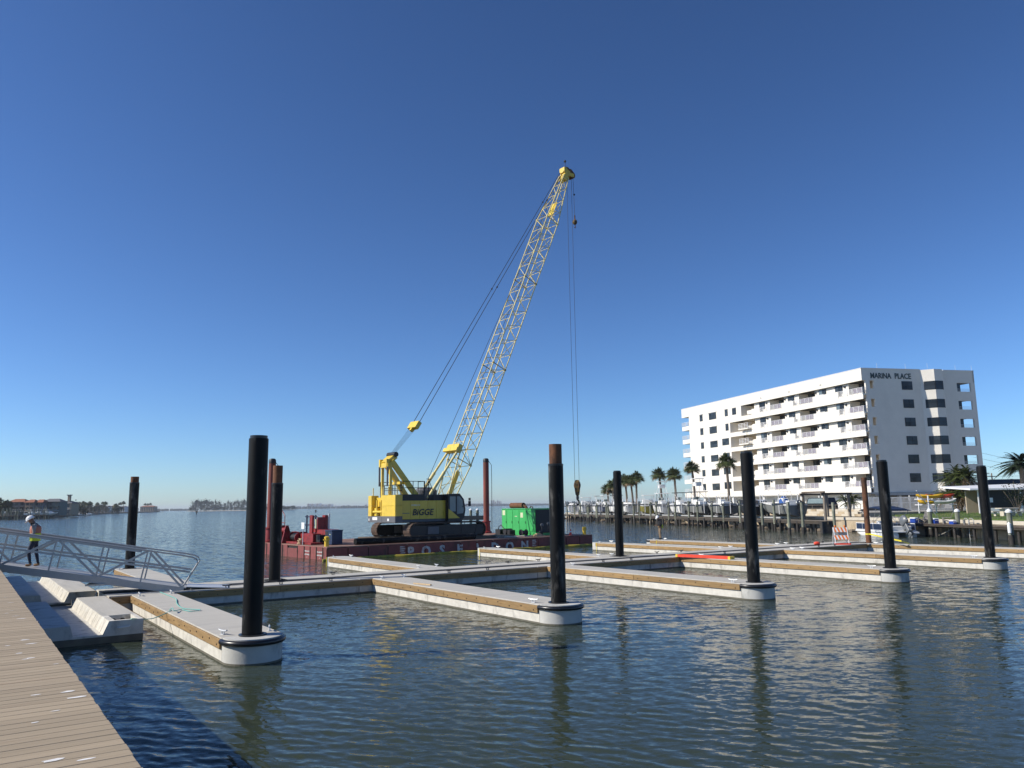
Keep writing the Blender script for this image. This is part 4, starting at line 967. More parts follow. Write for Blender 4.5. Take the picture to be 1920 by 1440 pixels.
def end_window(s0,s1,zf):
    f=BB('window','window_frame',(s0,s1,-.05,-.002,zf+.65,zf+1.97)); m=(s0+s1)/2
    for a,b in((s0+.07,m-.04),(m+.04,s1-.07)):
        for c,d in((zf+.71,zf+1.28),(zf+1.34,zf+1.91)): BB('pane','window_glass',(a,b,-.065,-.052,c,d),parent=f)
for zf in ZF: end_window(6.9,8.75,zf)
for wd,x0,wid in(('MARINA',1.5,3.65),('PLACE',5.75,2.9)):
    t=text_mb(wd,1.2,.05,1,0,.018); w=max(v[0] for v in t.v); q=MB(BT); q.add([(x0+v[0]*(wid/w),-.03+v[1],21.9+v[2]) for v in t.v],t.f); stuff(q.build('name_lettering','letter_dark',bu))
# long facade
zones=[(5.3,11.3),(16.3,19.5),(25.7,28.2)]           # window zones with raised spandrel
recs=[(.3,3.6),(11.4,15.5),(19.5,23.5)]; rails=[(.05,5.3),(11.3,16.3),(19.5,25.7)]
walls=[(3.6,11.4),(15.5,19.5),(23.5,28.2)]
wins=[(4.9,6.6),(8.7,10.4),(16.7,18.4),(24.9,26.6)]
lamps=[4.2,11.0,19.0,24.2]
for k,zf in enumerate(ZF):
    zt=zf+1.98
    BB('floor_slab','stucco_white',(.16,3.2,.02,36.0,zf-.22,zf))
    BB('balcony_band','stucco_white',(0,.16,0,28.2,zf-.85,zf+.1))
    for a,b in zones: BB('spandrel','stucco_white',(.002,.16,a,b,zf+.1,zf+.95))
    for a,b in walls: BB('facade_wall','stucco_white',(.6,.8,a,b,zf,zt))
    BB('recess_wall','stucco_beige_and_shade',(2.4,2.6,.3,28.2,zf,zt))  # white wall, its shade put into the beige colour
    for a,b in recs:
        if a>1: BB('recess_side','stucco_white',(.8,2.4,a-.1,a,zf,zt))
        BB('recess_side','stucco_white',(.8,2.4,b,b+.1,zf,zt))
        d=BB('balcony_door','window_frame',(2.34,2.398,b-1.75,b-.12,zf+.02,zf+1.95))
        BB('pane','window_glass',(2.32,2.338,b-1.67,b-.97,zf+.1,zf+1.88),parent=d); BB('pane','window_glass' if (k+int(a))%2 else 'curtain_glass',(2.32,2.338,b-.9,b-.2,zf+.1,zf+1.88),parent=d)
    for i,(a,b) in enumerate(wins):
        f=BB('window','window_frame',(.54,.598,a,b,zf+.62,zf+1.9)); m=(a+b)/2
        BB('pane','window_glass',(.52,.538,a+.07,m-.04,zf+.68,zf+1.84),parent=f); BB('pane','curtain_glass' if (i*3+k)%4==0 else 'window_glass',(.52,.538,m+.04,b-.07,zf+.68,zf+1.84),parent=f)
        if i in(1,2): BB('sill_rail','rail_white',(-.04,.04,a-.1,b+.1,zf+.99,zf+1.05),parent=f)
    for l in lamps: BB('wall_lamp','window_frame',(.42,.6,l,l+.3,zf+1.45,zf+1.7))
    for i,(a,b) in enumerate(rails):
        q=MB(BT)
        for h in(.16,.34,.52,.70,.88): q.bx(-.05,-.01,a,b,zf+h,zf+h+.055)
        n=max(2,round((b-a)/1.0))
        for j in range(n+1): u=a+(b-a)*j/n; q.bx(-.07,-.01,u-.03,u+.03,zf-.1,zf+.95)
        if i==0:
            for h in(.16,.34,.52,.70,.88): q.bx(-.05,1.0,-.05,-.01,zf+h,zf+h+.055)
            q.bx(.95,1.02,-.06,0,zf-.1,zf+.95)
        r=q.build('balcony_rail','rail_white',bu)
        BB('contrast_screen','rail_shade',(.02,.05,a+.25,a+(1.9 if (i+k)%2 else 3.0),zf+.14,zf+.86),parent=r)  # dark purple screen added behind every rail for contrast
    # stair recess
    te=31.5 if k==5 else 35.4
    BB('stair_parapet','stucco_white',(0,.16,28.2,te,zf-.85,zf-.05 if k else zf+.1))
    BB('stair_parapet','stucco_white',(0,.16,26.7,29.6,zf+.1,zf+.80)) if k<6 else None
    BB('stair_back_wall','stucco_beige_and_shade',(2.8,3.0,28.2,te+.2,zf,zt+.02))
    BB('stair_side','stucco_white',(.3,2.8,te,te+.15,zf-.85,zt))
    if k in(1,2,3,4):
        q=MB(BT)
        for h in(.5,.75,1.0,1.25): q.bx(-.75,-.70,28.6,31.4,zf+h,zf+h+.06); q.bx(-.75,.1,28.55,28.6,zf+h,zf+h+.06)
        for u in(28.6,29.5,30.4,31.35): q.bx(-.76,-.69,u,u+.06,zf+.3,zf+1.3)
        q.build('stair_landing_rail','rail_white',bu); BB('stair_landing','stucco_white',(-.8,0,28.5,31.5,zf+.15,zf+.35))
        BB('stair_pillar','stucco_white',(-.1,.1,30.0,30.3,zf-.85,zf+.15))
    # plain wall
    BB('plain_wall','stucco_white',(0,.3,35.4 if k<5 else 31.5,50.4,zf-.85,zt+.0))
    def lw(a,b,c,d,panes):
        f=BB('window','window_frame',(-.045,-.002,a,b,zf+c,zf+d))
        for j in range(panes):
            u=a+.06+(b-a-.06)*j/panes; v=a+(b-a-.06)*(j+1)/panes; mz=(c+d)/2
            BB('pane','window_glass',(-.06,-.047,u,v,zf+c+.06,zf+mz-.02),parent=f); BB('pane','window_glass',(-.06,-.047,u,v,zf+mz+.02,zf+d-.06),parent=f)
    if k==5: lw(33.1,34.4,.55,1.85,1)
    lw(35.9,36.9,.55,1.9,1) if k>=4 else lw(36.0,38.3,.6,1.9,2)
    lw(40.0,42.6,.45,1.75,3 if k>=4 else 2); lw(45.0,46.1,.5,1.8,1)
    if k>=4: BB('shutter_track','rail_white',(-.12,-.02,39.7,42.9,zf+1.85,zf+1.92),(-.12,-.02,44.7,46.3,zf+1.9,zf+1.97))
    # open corner balcony at the far end
    BB('end_balcony_band','stucco_white',(0,.16,50.4,LS,zf-.85,zf+.05),(.16,3.0,LS-.16,LS,zf-.85,zf+.05)); BB('end_balcony_floor','stucco_white',(.16,3.0,50.4,LS-.16,zf-.25,zf))
    q=MB(BT)
    for h in(.25,.45,.65,.85): q.bx(-.03,.02,50.5,LS,zf+h,zf+h+.05); q.bx(.02,2.9,LS-.03,LS+.02,zf+h,zf+h+.05)
    for u in(50.6,51.9,LS-.06): q.bx(-.04,.02,u,u+.05,zf+.05,zf+.9)
    q.build('balcony_rail','rail_white',bu); BB('end_window','window_glass',(.05,1.4,50.402,50.46,zf+.3,zf+1.9))
for u in(9,17,25): BB('roof_scupper','soffit_grey',(-.08,-.002,u,u+.35,22.1,22.3))
for s,tt in((3,.2),(8,.2),(11,-.8),(17,.2),(20,.2)):
    q=MB(BT); q.tube((s,tt,ZR+.08),(s,tt,ZR+.9),.015,5); q.build('lightning_rod','galvanised',bu)
# ground storey
BB('garage_wall','garage_white',(1.6,1.8,.6,27.5,GZ-.4,4.4),(2.4,2.6,27.5,50,GZ-.4,4.4))
for a in(1.2,6.4,11.6,16.8,22.0):
    d=BB('garage_door','garage_white',(1.52,1.598,a,a+3.9,GZ,3.75))
    for z in(2.45,2.9,3.35): BB('panel_joint','soffit_grey',(1.512,1.522,a+.02,a+3.88,z,z+.03),parent=d)
for u in(.5,5.6,10.8,16,21.2,26.4,31,36,41,46,51): BB('column','garage_white',(.3,.8,u,u+.5,GZ-.4,4.4))
for s in(5,10,15,19.5): BB('column','garage_white',(s,s+.4,.3,.7,GZ-.4,4.4))
BB('carport_back_wall','stucco_beige_and_shade',(1.8,20,8.0,8.2,GZ-.4,4.4))
BB('carport_beam','soffit_grey',(.4,20.2,-.3,-.02,4.1,4.5))
q=MB(BT); q.bx(-6.6,.25,-2.5,3.5,4.35,4.55); q.build('entrance_canopy','soffit_grey',bu)
for s,tt in((-6.2,-2.2),(-6.2,3.2),(-2.5,-2.2)): BB('canopy_post','garage_white',(s-.1,s+.1,tt-.1,tt+.1,GZ-.4,4.35))
# ================================================= PEOPLE
mat('skin',(.26,.13,.075),.6,var=.08)
mat('denim',(.018,.026,.05),.85,var=.25,scale=9)
mat('tan_cloth',(.24,.17,.105),.85,var=.2,scale=9)
mat('grey_shirt',(.26,.25,.24),.85,var=.15,scale=8)
mat('black_cloth',(.014,.014,.018),.85,var=.2,scale=8)
mat('boot_tan',(.22,.12,.05),.8,var=.2)
mat('vest_orange',(.42,.15,.10),.7); mat('vest_lime',(.55,.66,.03),.6)
mat('hat_white',(.82,.82,.80),.35)
def person(label,loc,rz,pose,mats,height=1.76):
    """body grown from a joint skeleton (facing local +x) with a skin modifier, baked to one continuous mesh"""
    t=thing('person',label,'person',loc,rz)
    V=[];Ed=[];Ra=[]
    def add(p,r,par=None):
        V.append(p);Ra.append(r)
        if par is not None: Ed.append((par,len(V)-1))
        return len(V)-1
    P=pose; pel=add((0,0,.93),.135); sp=add((.0,0,1.10),.13,pel); ch=add(P['chest'],.155,sp); nk=add(P['neck'],.062,ch)
    h=Vector(P['head']); n=Vector(P['neck']); hd=(h-n).normalized()
    h0=add(tuple(h-hd*.04),.078,nk); h1=add(tuple(h+hd*.05),.098,h0); add(tuple(h+hd*.12),.075,h1)
    fw=Vector(P['face']); add(tuple(h+fw*.10-hd*.005),.022,h0)
    for s in(-1,1):
        hip=add((0,s*.095,.88),.105,pel); k=P['knee'][0 if s<0 else 1]; a=P['ankle'][0 if s<0 else 1]
        kn=add(k,.068,hip); cf=add(tuple(Vector(k).lerp(Vector(a),.35)),.066,kn); an=add(a,.045,cf); hl=add((a[0]-.03,a[1],a[2]-.045),.045,an); toe=add((a[0]+.15,a[1]+s*.02,a[2]-.055),.042,hl)
        sh=add((P['chest'][0]-.01,s*.19,P['chest'][2]+.06),.068,ch); e=P['elbow'][0 if s<0 else 1]; w=P['wrist'][0 if s<0 else 1]
        el=add(e,.048,sh); wr=add(w,.032,el); d=(Vector(w)-Vector(e)).normalized(); pm=add(tuple(Vector(w)+d*.06),.032,wr)
        sd=Vector((0,0,1)).cross(d); sd=sd.normalized() if sd.length>.1 else Vector((0,1,0))
        for i,o in enumerate((-.03,-.01,.01,.03)):
            f1=add(tuple(Vector(w)+d*.10+sd*o),.0095,pm); add(tuple(Vector(w)+d*(.14+.01*(i in(1,2)))+sd*o*.9+Vector((0,0,-.015))),.008,f1)
        th=add(tuple(Vector(w)+d*.05+sd*(.045*s)),.011,pm); add(tuple(Vector(w)+d*.085+sd*(.055*s)),.009,th)
    me=bpy.data.meshes.new('body'); me.from_pydata(V,Ed,[]); o=bpy.data.objects.new('body',me); COL.objects.link(o)
    m=o.modifiers.new('skin','SKIN'); m.use_smooth_shade=True
    for i,r in enumerate(Ra): me.skin_vertices[0].data[i].radius=(r,r)
    for i in range(len(Ra)): me.skin_vertices[0].data[i].use_root=(i==0)
    sb=o.modifiers.new('sub','SUBSURF'); sb.levels=1; sb.render_levels=1
    dg=bpy.context.evaluated_depsgraph_get(); dg.update(); nm=bpy.data.meshes.new_from_object(o.evaluated_get(dg)); bpy.data.objects.remove(o)
    nm.materials.clear()
    for q in('skin',mats['top'],mats['pants'],mats['boots'],mats['sleeve']): nm.materials.append(M(q))
    wr=[Vector(x) for x in P['wrist']]; nz=P['neck'][2]
    for p in nm.polygons:
        c=p.center; i=1
        if c.z>nz+.01 and abs(c.y)<.14: i=0
        elif c.z<.115: i=3
        elif c.z<.94 and not any((c-w).length<.16 for w in wr) : i=2
        if any((c-w).length<.145 and (c-w).dot((w-Vector(P['elbow'][j])).normalized())>-.005 for j,w in enumerate(wr)): i=0
        elif i==1 and (abs(c.y)>.17 or c.x>P['chest'][0]+.17): i=4
        p.material_index=i; p.use_smooth=True
    nm.name='body'; link('body',nm,t)
    # hard hat
    up=hd; q=MB(); x=(fw-up*fw.dot(up)).normalized(); y=up.cross(x); ax=Matrix((x,y,up)).transposed(); c=h+up*.055
    secs=[]
    for rr,z in((.128,0),(.127,.02),(.12,.055),(.098,.10),(.06,.13),(.02,.14)):
        secs.append([tuple(c+ax@Vector((rr*1.12*math.cos(2*math.pi*i/16),rr*math.sin(2*math.pi*i/16),z))) for i in range(16)])
    q.loft(secs); br=[]
    for i in range(16):
        a=2*math.pi*i/16; e=.136+.05*max(0,math.cos(a))**2; br.append((e*1.1*math.cos(a),e*math.sin(a)))
    q.add([tuple(c+ax@Vector((px,py,z))) for z in(-.004,.012) for px,py in br],[tuple(range(15,-1,-1)),tuple(range(16,32))]+[(i,(i+1)%16,16+(i+1)%16,16+i) for i in range(16)])
    q.build('hard_hat',mats['hat'],t,True)
    return t
def torso_shell(t,name,m,rings,parent_mats=None):
    q=MB(); secs=[]
    for cx,z,rx,ry in rings: secs.append([(cx+rx*math.cos(2*math.pi*i/18),ry*math.sin(2*math.pi*i/18),z) for i in range(18)])
    q.loft(secs); return q.build(name,m,t,True)
km=GK(60,1063)[0]+.1; mp_=Vector((gf.x,gf.y,0))+gd*km+Vector((gd.y,-gd.x,0))*(GWID*.42); mz_=gf.z+slope*km+.002
p1=person('worker in white hard hat and lime orange vest looking at a phone on the gangway',(mp_.x,mp_.y,mz_),math.atan2(gd.y,gd.x)+R(-4),dict(chest=(.01,0,1.33),neck=(.07,0,1.47),head=(.15,0,1.575),face=Vector((.80,0,-.6)),
  knee=((-.04,-.1,.49),(.14,.1,.52)),ankle=((-.13,-.10,.10),(.06,.10,.11)),elbow=((-.03,-.25,1.12),(-.03,.25,1.12)),wrist=((.25,-.13,1.08),(.25,.12,1.08))),dict(top='grey_shirt',sleeve='grey_shirt',pants='denim',boots='boot_tan',hat='hat_white'))
torso_shell(p1,'vest_lower','vest_lime',[(-.005,.88,.165,.20),(-.005,1.0,.17,.205),(0,1.14,.167,.20)])
torso_shell(p1,'vest_upper','vest_orange',[(0,1.14,.166,.199),(.0,1.25,.178,.198),(.0,1.36,.17,.185),(.03,1.43,.11,.12)])
torso_shell(p1,'life_vest_collar','black_cloth',[(.05,1.41,.10,.135),(.06,1.45,.115,.14),(.065,1.49,.09,.11)])
q=MB(); q.bx(-.07,.07,-.036,.036,-.006,.006); ph=q.build('phone','black_cloth'); ph.location=p1.matrix_basis@Vector((.375,-.01,1.10)); ph.rotation_euler=(0,R(-20),p1.rotation_euler.z); tag(ph,'black phone held by the worker on the gangway','phone')
wp=DW(40.75,-15.1); 
p2=person('worker in white hard hat, black top and tan trousers on a far finger pier',(wp[0],wp[1],ZD+.006),R(196),dict(chest=(.0,0,1.33),neck=(.06,0,1.48),head=(.13,0,1.58),face=Vector((.86,0,-.5)),
  knee=((.02,-.09,.50),(.05,.09,.5)),ankle=((-.02,-.10,.10),(.0,.10,.10)),elbow=((-.02,-.24,1.10),(0,.24,1.1)),wrist=((.25,-.15,1.05),(.26,.13,1.07))),dict(top='black_cloth',sleeve='black_cloth',pants='tan_cloth',boots='black_cloth',hat='hat_white'))
p2.scale=(1.07,1.07,1.07)
torso_shell(p2,'tool_belt','boot_tan',[(-.005,.90,.155,.19),(-.005,.98,.158,.192)])
q=MB(); q.bx(-.22,-.13,-.12,.06,.82,1.08); q.build('tool_pouch','vest_lime',p2)
# ================================================= RIGHT SHORE: land, seawall, lawn
mat('lawn_grass',(.075,.125,.022),.9,var=.35,scale=1.2,col2=(.20,.17,.06),mask=(.6,.5,.68),bump=.03,bscale=25)
mat('grass_blade',(.08,.14,.025),.85,var=.4,scale=2,rand=.2)
mat('pavement',(.30,.28,.24),.9,var=.12,scale=.7)
mat('seawall_tan',(.46,.37,.25),.9,var=.2,scale=1.2,bump=.01,bscale=6,col2=(.24,.18,.11),mask=(.8,.5,.68,(1,1,.4)))
mat('seawall_cap',(.55,.49,.39),.9,var=.12,scale=1)
mat('riprap',(.20,.16,.12),.95,var=.4,scale=2,rand=.3,bump=.03,bscale=5)
mat('fence_white',(.72,.72,.70),.6,var=.05)
mat('kayak_orange',(.80,.30,.02),.4); mat('kayak_yellow',(.80,.46,.03),.4); mat('kayak_red',(.55,.06,.02),.4); mat('kayak_white',(.75,.77,.80),.4)
mat('screen_dark',(.015,.016,.017),.6,var=.3,scale=1); mat('roof_white',(.80,.81,.82),.5,var=.03); mat('roof_dark',(.035,.037,.045),.8,var=.15,scale=3)
mat('navy_canvas',(.012,.032,.085),.8,var=.2,scale=3); mat('hull_white',(.78,.77,.73),.35,var=.05); mat('hull_navy',(.015,.025,.06),.3,var=.1); mat('hull_grey',(.16,.165,.155),.45,var=.1,scale=2); mat('hull_olive',(.24,.21,.035),.4,var=.15,scale=2); mat('hull_black',(.02,.021,.023),.35); mat('boot_top',(.03,.03,.03),.6)
mat('outboard_black',(.012,.013,.016),.28,coat=.3); mat('outboard_grey',(.14,.15,.16),.35); mat('canvas_black',(.014,.014,.016),.85); mat('canvas_blue',(.01,.075,.28),.75,var=.15,scale=4); mat('canvas_white',(.74,.72,.66),.8,var=.1,scale=3)
mat('cooler_blue',(.02,.06,.32),.4); mat('adirondack',(.27,.245,.215),.85,var=.2,scale=4)
mat('stringer_dark',(.05,.04,.03),.9,var=.3,scale=2)
mat('lift_beam',(.30,.295,.28),.7,var=.15,scale=2); mat('car_white',(.78,.78,.78),.25,coat=.4); mat('car_black',(.012,.013,.015),.2,coat=.6); mat('tyre',(.012,.012,.012),.9); mat('rim',(.4,.4,.42),.35,metal=.8)
SW=[(41.3,34),(41.2,50),(40.9,66),(40.2,76),(39.3,84),(37.4,90),(30.6,118),(20.2,160),(12.5,191)]
def offs(P,d):
    out=[]
    for i,p in enumerate(P):
        a=Vector(P[max(i-1,0)]); b=Vector(P[min(i+1,len(P)-1)]); t=(b-a).normalized(); n=Vector((t.y,-t.x)); out.append((p[0]+n.x*d,p[1]+n.y*d))
    return out
ZS=1.55
land=SW+[(30,232),(90,330),(420,420),(420,20),(60,20)]
q=MB(); q.prism(land[::-1] if False else land,-2.0,ZS-.06); struct(q.build('shore_ground','pavement'))
# seawall panels
sw=thing('seawall','long tan concrete seawall with pale cap along the right shore','seawall',(0,0,0))
cap_o,cap_i=offs(SW,-.12),offs(SW,.55)
for i in range(len(SW)-1):
    a,b=Vector(SW[i]),Vector(SW[i+1]); L=(b-a).length; n=max(1,round(L/3.2)); nr=Vector(((b-a).y,-(b-a).x)).normalized()
    for k in range(n):
        p,r=a.lerp(b,k/n),a.lerp(b,(k+1)/n); d=(r-p).normalized()*.012
        P=[p+d,r-d,r-d+nr*.1,p+d+nr*.1]; P=[v-nr*.05 for v in P]
        q=MB(); q.prism([(v.x,v.y) for v in P][::-1],-1.5,ZS-.3); q.build('wall_panel','seawall_tan',sw)
    q=MB(); q.prism([cap_o[i],cap_o[i+1],cap_i[i+1],cap_i[i]][::-1],ZS-.3,ZS); q.build('cap_beam','seawall_cap',sw)
random.seed(21)
rk=[]
for j in range(3):
    m=MB(); secs=[]; 
    for z,r in((-.3,.25),(-.1,.42),(.12,.4),(.28,.2)):
        secs.append([(r*random.uniform(.7,1.2)*math.cos(2*math.pi*i/7),r*random.uniform(.7,1.2)*math.sin(2*math.pi*i/7),z*random.uniform(.8,1.1)) for i in range(7)])
    m.loft(secs); rk.append(m.mesh('boulder','riprap'))
rm=MB()
for k in range(170):
    y=84+random.random()*105
    for i in range(len(SW)-1):
        if SW[i][1]<=y<=SW[i+1][1]:
            f=(y-SW[i][1])/(SW[i+1][1]-SW[i][1]); x=SW[i][0]+(SW[i+1][0]-SW[i][0])*f; break
    else: continue
    me=random.choice(rk); s_=random.uniform(.7,1.4); c_=(x-random.uniform(.3,1.6),y,random.uniform(-.1,.16)); a_=random.uniform(0,6)
    rm.add([(c_[0]+s_*(v.co.x*math.cos(a_)-v.co.y*math.sin(a_)),c_[1]+s_*(v.co.x*math.sin(a_)+v.co.y*math.cos(a_)),c_[2]+s_*.8*v.co.z) for v in me.vertices],[tuple(p.vertices) for p in me.polygons])
for me in rk: bpy.data.meshes.remove(me)
stuff(tag(rm.build('riprap','riprap'),'wet brown riprap stones at the foot of the seawall','stones'))
# raised terrace and lawn
ter=offs(SW,1.5)
lawn=[(43.2,52),(43,66),(42.2,76),(41.8,84),(47,100),(58,104),(75,104),(80,52)]
def ground_sheet(name,poly,z,m,n=36,slope=None):
    xs=[p[0] for p in poly]; ys=[p[1] for p in poly]
    q=MB(); q.prism(poly,z-.3,z); return q
q=MB(); zl=lambda x,y:ZS+.06+.03*max(0,min(14,x-43)); P=lawn
q.add([(x,y,zl(x,y)) for x,y in P]+[(x,y,ZS-.3) for x,y in P],[tuple(range(len(P)))[::-1]]+[(i,(i+1)%len(P),len(P)+(i+1)%len(P),len(P)+i) for i in range(len(P))]); struct(q.build('lawn','lawn_grass'))
random.seed(4); q=MB()
for k in range(9000):
    x=random.uniform(42,60); y=random.uniform(56,100)
    if x<41.9+.0*y or x>43+(y-56)*.5+14: continue
    z=zl(x,y)-.01; a=random.uniform(0,6.28); h=random.uniform(.05,.13); w=.02
    q.add([(x-w*math.cos(a),y-w*math.sin(a),z),(x+w*math.cos(a),y+w*math.sin(a),z),(x+.04*random.uniform(-1,1),y+.04*random.uniform(-1,1),z+h)],[(0,1,2)])
o=stuff(q.build('grass','grass_blade')); tag(o,'short patchy green grass on the lawn behind the seawall','grass')
# tan terrace wall below the garages
tw=thing('terrace_wall','low tan block retaining wall in front of the garages','wall',(0,0,0))
A,B=Vector((40.5,92.5)),Vector((34.0,118.0)); d=(B-A).normalized(); nr=Vector((d.y,-d.x)); L=(B-A).length
for r in range(3):
    k=0
    while k*1.2<L-.6:
        u=k*1.2+(.6 if r%2 else 0); p=A+d*u; v=A+d*min(u+1.18,L); P=[p,v,v+nr*.3,p+nr*.3]
        q=MB(); q.prism([(w.x,w.y) for w in P][::-1],ZS+.0+r*.28,ZS+.275+r*.28); q.build('block','seawall_cap' if (k+r)%3 else 'seawall_tan',tw); k+=1
q=MB()
for h in(.95,1.35):
    q.tube((A.x,A.y,ZS+h),(B.x,B.y,ZS+h),.03,6)
q.build('pipe_rail','grey_timber',tw)
for k in range(12):
    p=A+d*(k*2.3); q=MB(); q.tube((p.x,p.y,ZS+.8),(p.x,p.y,ZS+1.38),.03,6); q.build('rail_post','grey_timber',tw)
q=MB(); P=[A+nr*.3,B+nr*.3,B+nr*22,A+nr*20]; q.prism([(w.x,w.y) for w in P][::-1],ZS-.1,1.98); struct(q.build('terrace_pavement','pavement'))
# ================================================= timber dock before the lawn
ld=thing('timber_dock','brown plank dock running along the seawall below the lawn','dock',(0,0,0))
DL=[(37.9,80.5),(38.4,73),(38.95,62),(39.3,50)]; ZK=1.18
for i in range(len(DL)-1):
    a,b=Vector(DL[i]),Vector(DL[i+1]); L=(b-a).length; d=(b-a)/L; nr=Vector((-d.y,d.x)); n=int(L/.3)
    for k in range(n):
        p=a+d*(k*L/n); r=a+d*((k+1)*L/n-.015); q=MB(); P=[p,r,r+nr*2.1,p+nr*2.1]; q.prism([(w.x,w.y) for w in P],ZK-.05,ZK); q.build('dock_plank','dark_dock',ld)
    q=MB(); P=[a+nr*.05,b+nr*.05,b+nr*.13,a+nr*.13]; q.prism([(w.x,w.y) for w in P],ZK-.22,ZK-.055); q.build('edge_stringer','stringer_dark',ld)
    q=MB(); P=[a+nr*1.8,b+nr*1.8,b+nr*1.9,a+nr*1.9]; q.prism([(w.x,w.y) for w in P],ZK-.34,ZK-.055); q.build('inner_stringer','dark_dock',ld)
    m=int(L/2.6)
    for k in range(m+1):
        p=a+d*(k*L/max(m,1))+nr*.35
        q=MB(); q.tube((p.x,p.y,-1),(p.x,p.y,ZK-.34),.13,10); q.build('dock_pile','wet_timber',ld,True); p=p+nr*1.3
        q=MB(); q.tube((p.x,p.y,-1),(p.x,p.y,ZK-.34),.13,10); q.build('dock_pile','wet_timber',ld,True)
def mooring_pile(label,x,y,zt,r=.17,cap=True,m='green_timber',wet=.7,lean=0.0,group='mooring piles along the right shore'):
    t=thing('mooring_pile',label,'pile',(x,y,0),random.uniform(0,6),group)
    q=MB(); n=12; secs=[[(r*(1+.05*math.sin(z*3+j))*math.cos(2*math.pi*j/n)+lean*z,r*(1+.05*math.cos(z*2+j))*math.sin(2*math.pi*j/n),z) for j in range(n)] for z in np.linspace(wet,zt,7)]; q.loft(secs); q.build('post',m,t,True)
    secs=[[(r*1.04*math.cos(2*math.pi*j/n)+lean*z,r*1.04*math.sin(2*math.pi*j/n),z) for j in range(n)] for z in np.linspace(-1,wet,4)]; q=MB(); q.loft(secs); q.build('wet_foot','wet_timber',t,True)
    if cap: q=MB(); q.lathe([(r*1.2,-.12),(r*1.2,0),(r*.7,.1),(.02,.16)],12,(lean*zt,0,zt)); q.build('white_cap','white_paint',t,True)
    return t
def at_wl(px,py): return onz(px,py,0)
for px,pyb,pyt,lab in((1747,1006,957,'white capped grey mooring pile before the lawn dock, nearest the outboard'),(1799,1008,957,'white capped mooring pile with white lines before the lawn'),(1898,1021,958,'white capped mooring pile with a hanging white fender')):
    p=at_wl(px,pyb); zt=ony(px,pyt,p[1])[2]; mooring_pile(lab,p[0],p[1],zt,.19)
p=at_wl(1898,1021); q=MB(); q.lathe([(.05,-.45),(.13,-.38),(.13,.3),(.05,.38),(.02,.42)],12); o=q.build('fender','white_paint',None,True); o.location=(p[0]-.25,p[1]-.28,1.25); tag(o,'white fender hanging on a capped mooring pile','fender')
# lines between piles
p1_,p2_=at_wl(1747,1006),at_wl(1799,1008)
rope('mooring_line','pale line sagging from a capped pile down to the water','rope',[(p1_[0]+.3,p1_[1]-.3,.08),((p1_[0]*.6+p2_[0]*.4),(p1_[1]*.6+p2_[1]*.4)-.3,.35),(p2_[0],p2_[1]-.25,1.18)],.02,'pale_rope')
a_=ony(1806,984,p2_[1]); b_=at_wl(1813,1007); rope('dock_line','pale dock line hanging beside the aluminium ladder','rope',[(p2_[0],p2_[1]-.3,1.2),(p2_[0]+.35,p2_[1]-.4,.4),(p2_[0]+.75,p2_[1]-.4,.05),(p2_[0]+1.05,p2_[1]-.4,.35)],.02,'pale_rope')
# swim ladder
p=at_wl(1824,1010); lt=thing('dock_ladder','aluminium swim ladder hanging on the lawn dock','ladder',(p[0],p[1],0),R(5))
for x in(-.24,.24): q=MB(); q.path([(x,0,-.4),(x,0,1.55),(x,.15,1.72),(x,.5,1.72),(x,.6,1.5),(x,.6,1.2)],.035,8); q.build('side_tube','aluminium',lt,True)
for k in range(6): q=MB(); q.bx(-.24,.24,-.06,.06,.0+.27*k,.04+.27*k); q.build('step','aluminium',lt)
# Adirondack chairs and coolers on the dock
def chair(label,x,y,rz):
    t=thing('garden_chair',label,'chair',(x,y,ZK),rz,'slatted garden chairs on the lawn dock')
    for k in range(6): q=MB(); y0=-.3+.1*k; q.add([(-.25,y0,.3),(-.62,y0,1.05+.03*(2.5-abs(k-2.5))),(-.62,y0+.085,1.05+.03*(2.5-abs(k-2.5))),(-.25,y0+.085,.3),(-.22,y0,.3),(-.59,y0,1.06),(-.59,y0+.085,1.06),(-.22,y0+.085,.3)],[(0,1,2,3),(4,7,6,5),(0,4,5,1),(3,2,6,7),(1,5,6,2)]); q.build('back_slat','adirondack',t)
    for k in range(4): q=MB(); q.bx(-.22+.14*k,-.1+.14*k,-.3,.3,.3+.035*k,.32+.035*k); q.build('seat_slat','adirondack',t)
    for s in(-.36,.30):
        q=MB(); q.bx(-.45,.35,s,s+.06,.56,.585); q.build('armrest','adirondack',t); q=MB(); q.bx(.22,.3,s,s+.05,0,.56); q.bar((.3,s+.02,.42),(-.6,s+.02,.02),.04,.09); q.build('leg','adirondack',t)
def bank(px,py,z=ZK): return onz(px,py,z)
p=bank(1703,975); chair('grey slatted garden chair beside the kayak rack pole',39.6,76.8,R(200)); chair('grey slatted garden chair beside the blue coolers',39.5,72.6,R(150))
for x,y,lab in((39.3,77.9,'blue cooler with white lid behind the pontoon boat canopy'),(39.2,74.2,'blue cooler with white lid between the two garden chairs'),(39.3,71.2,'small blue cooler beside the white capped pile')):
    t=thing('cooler',lab,'cooler',(x,y,ZK),R(95),'blue coolers on the lawn dock'); s=1.0 if 'small' not in lab else .7
    q=MB(); q.bev(-.45*s,.45*s,-.24*s,.24*s,.01,.40*s,.04); q.build('tub','cooler_blue',t); q=MB(); q.bev(-.47*s,.47*s,-.26*s,.26*s,.40*s,.50*s,.04); q.build('lid','white_paint',t); q=MB(); q.path([(-.48*s,-.12,.28*s),(-.54*s,-.12,.3*s),(-.54*s,.12,.3*s),(-.48*s,.12,.28*s)],.02,6); q.build('handle','white_paint',t)
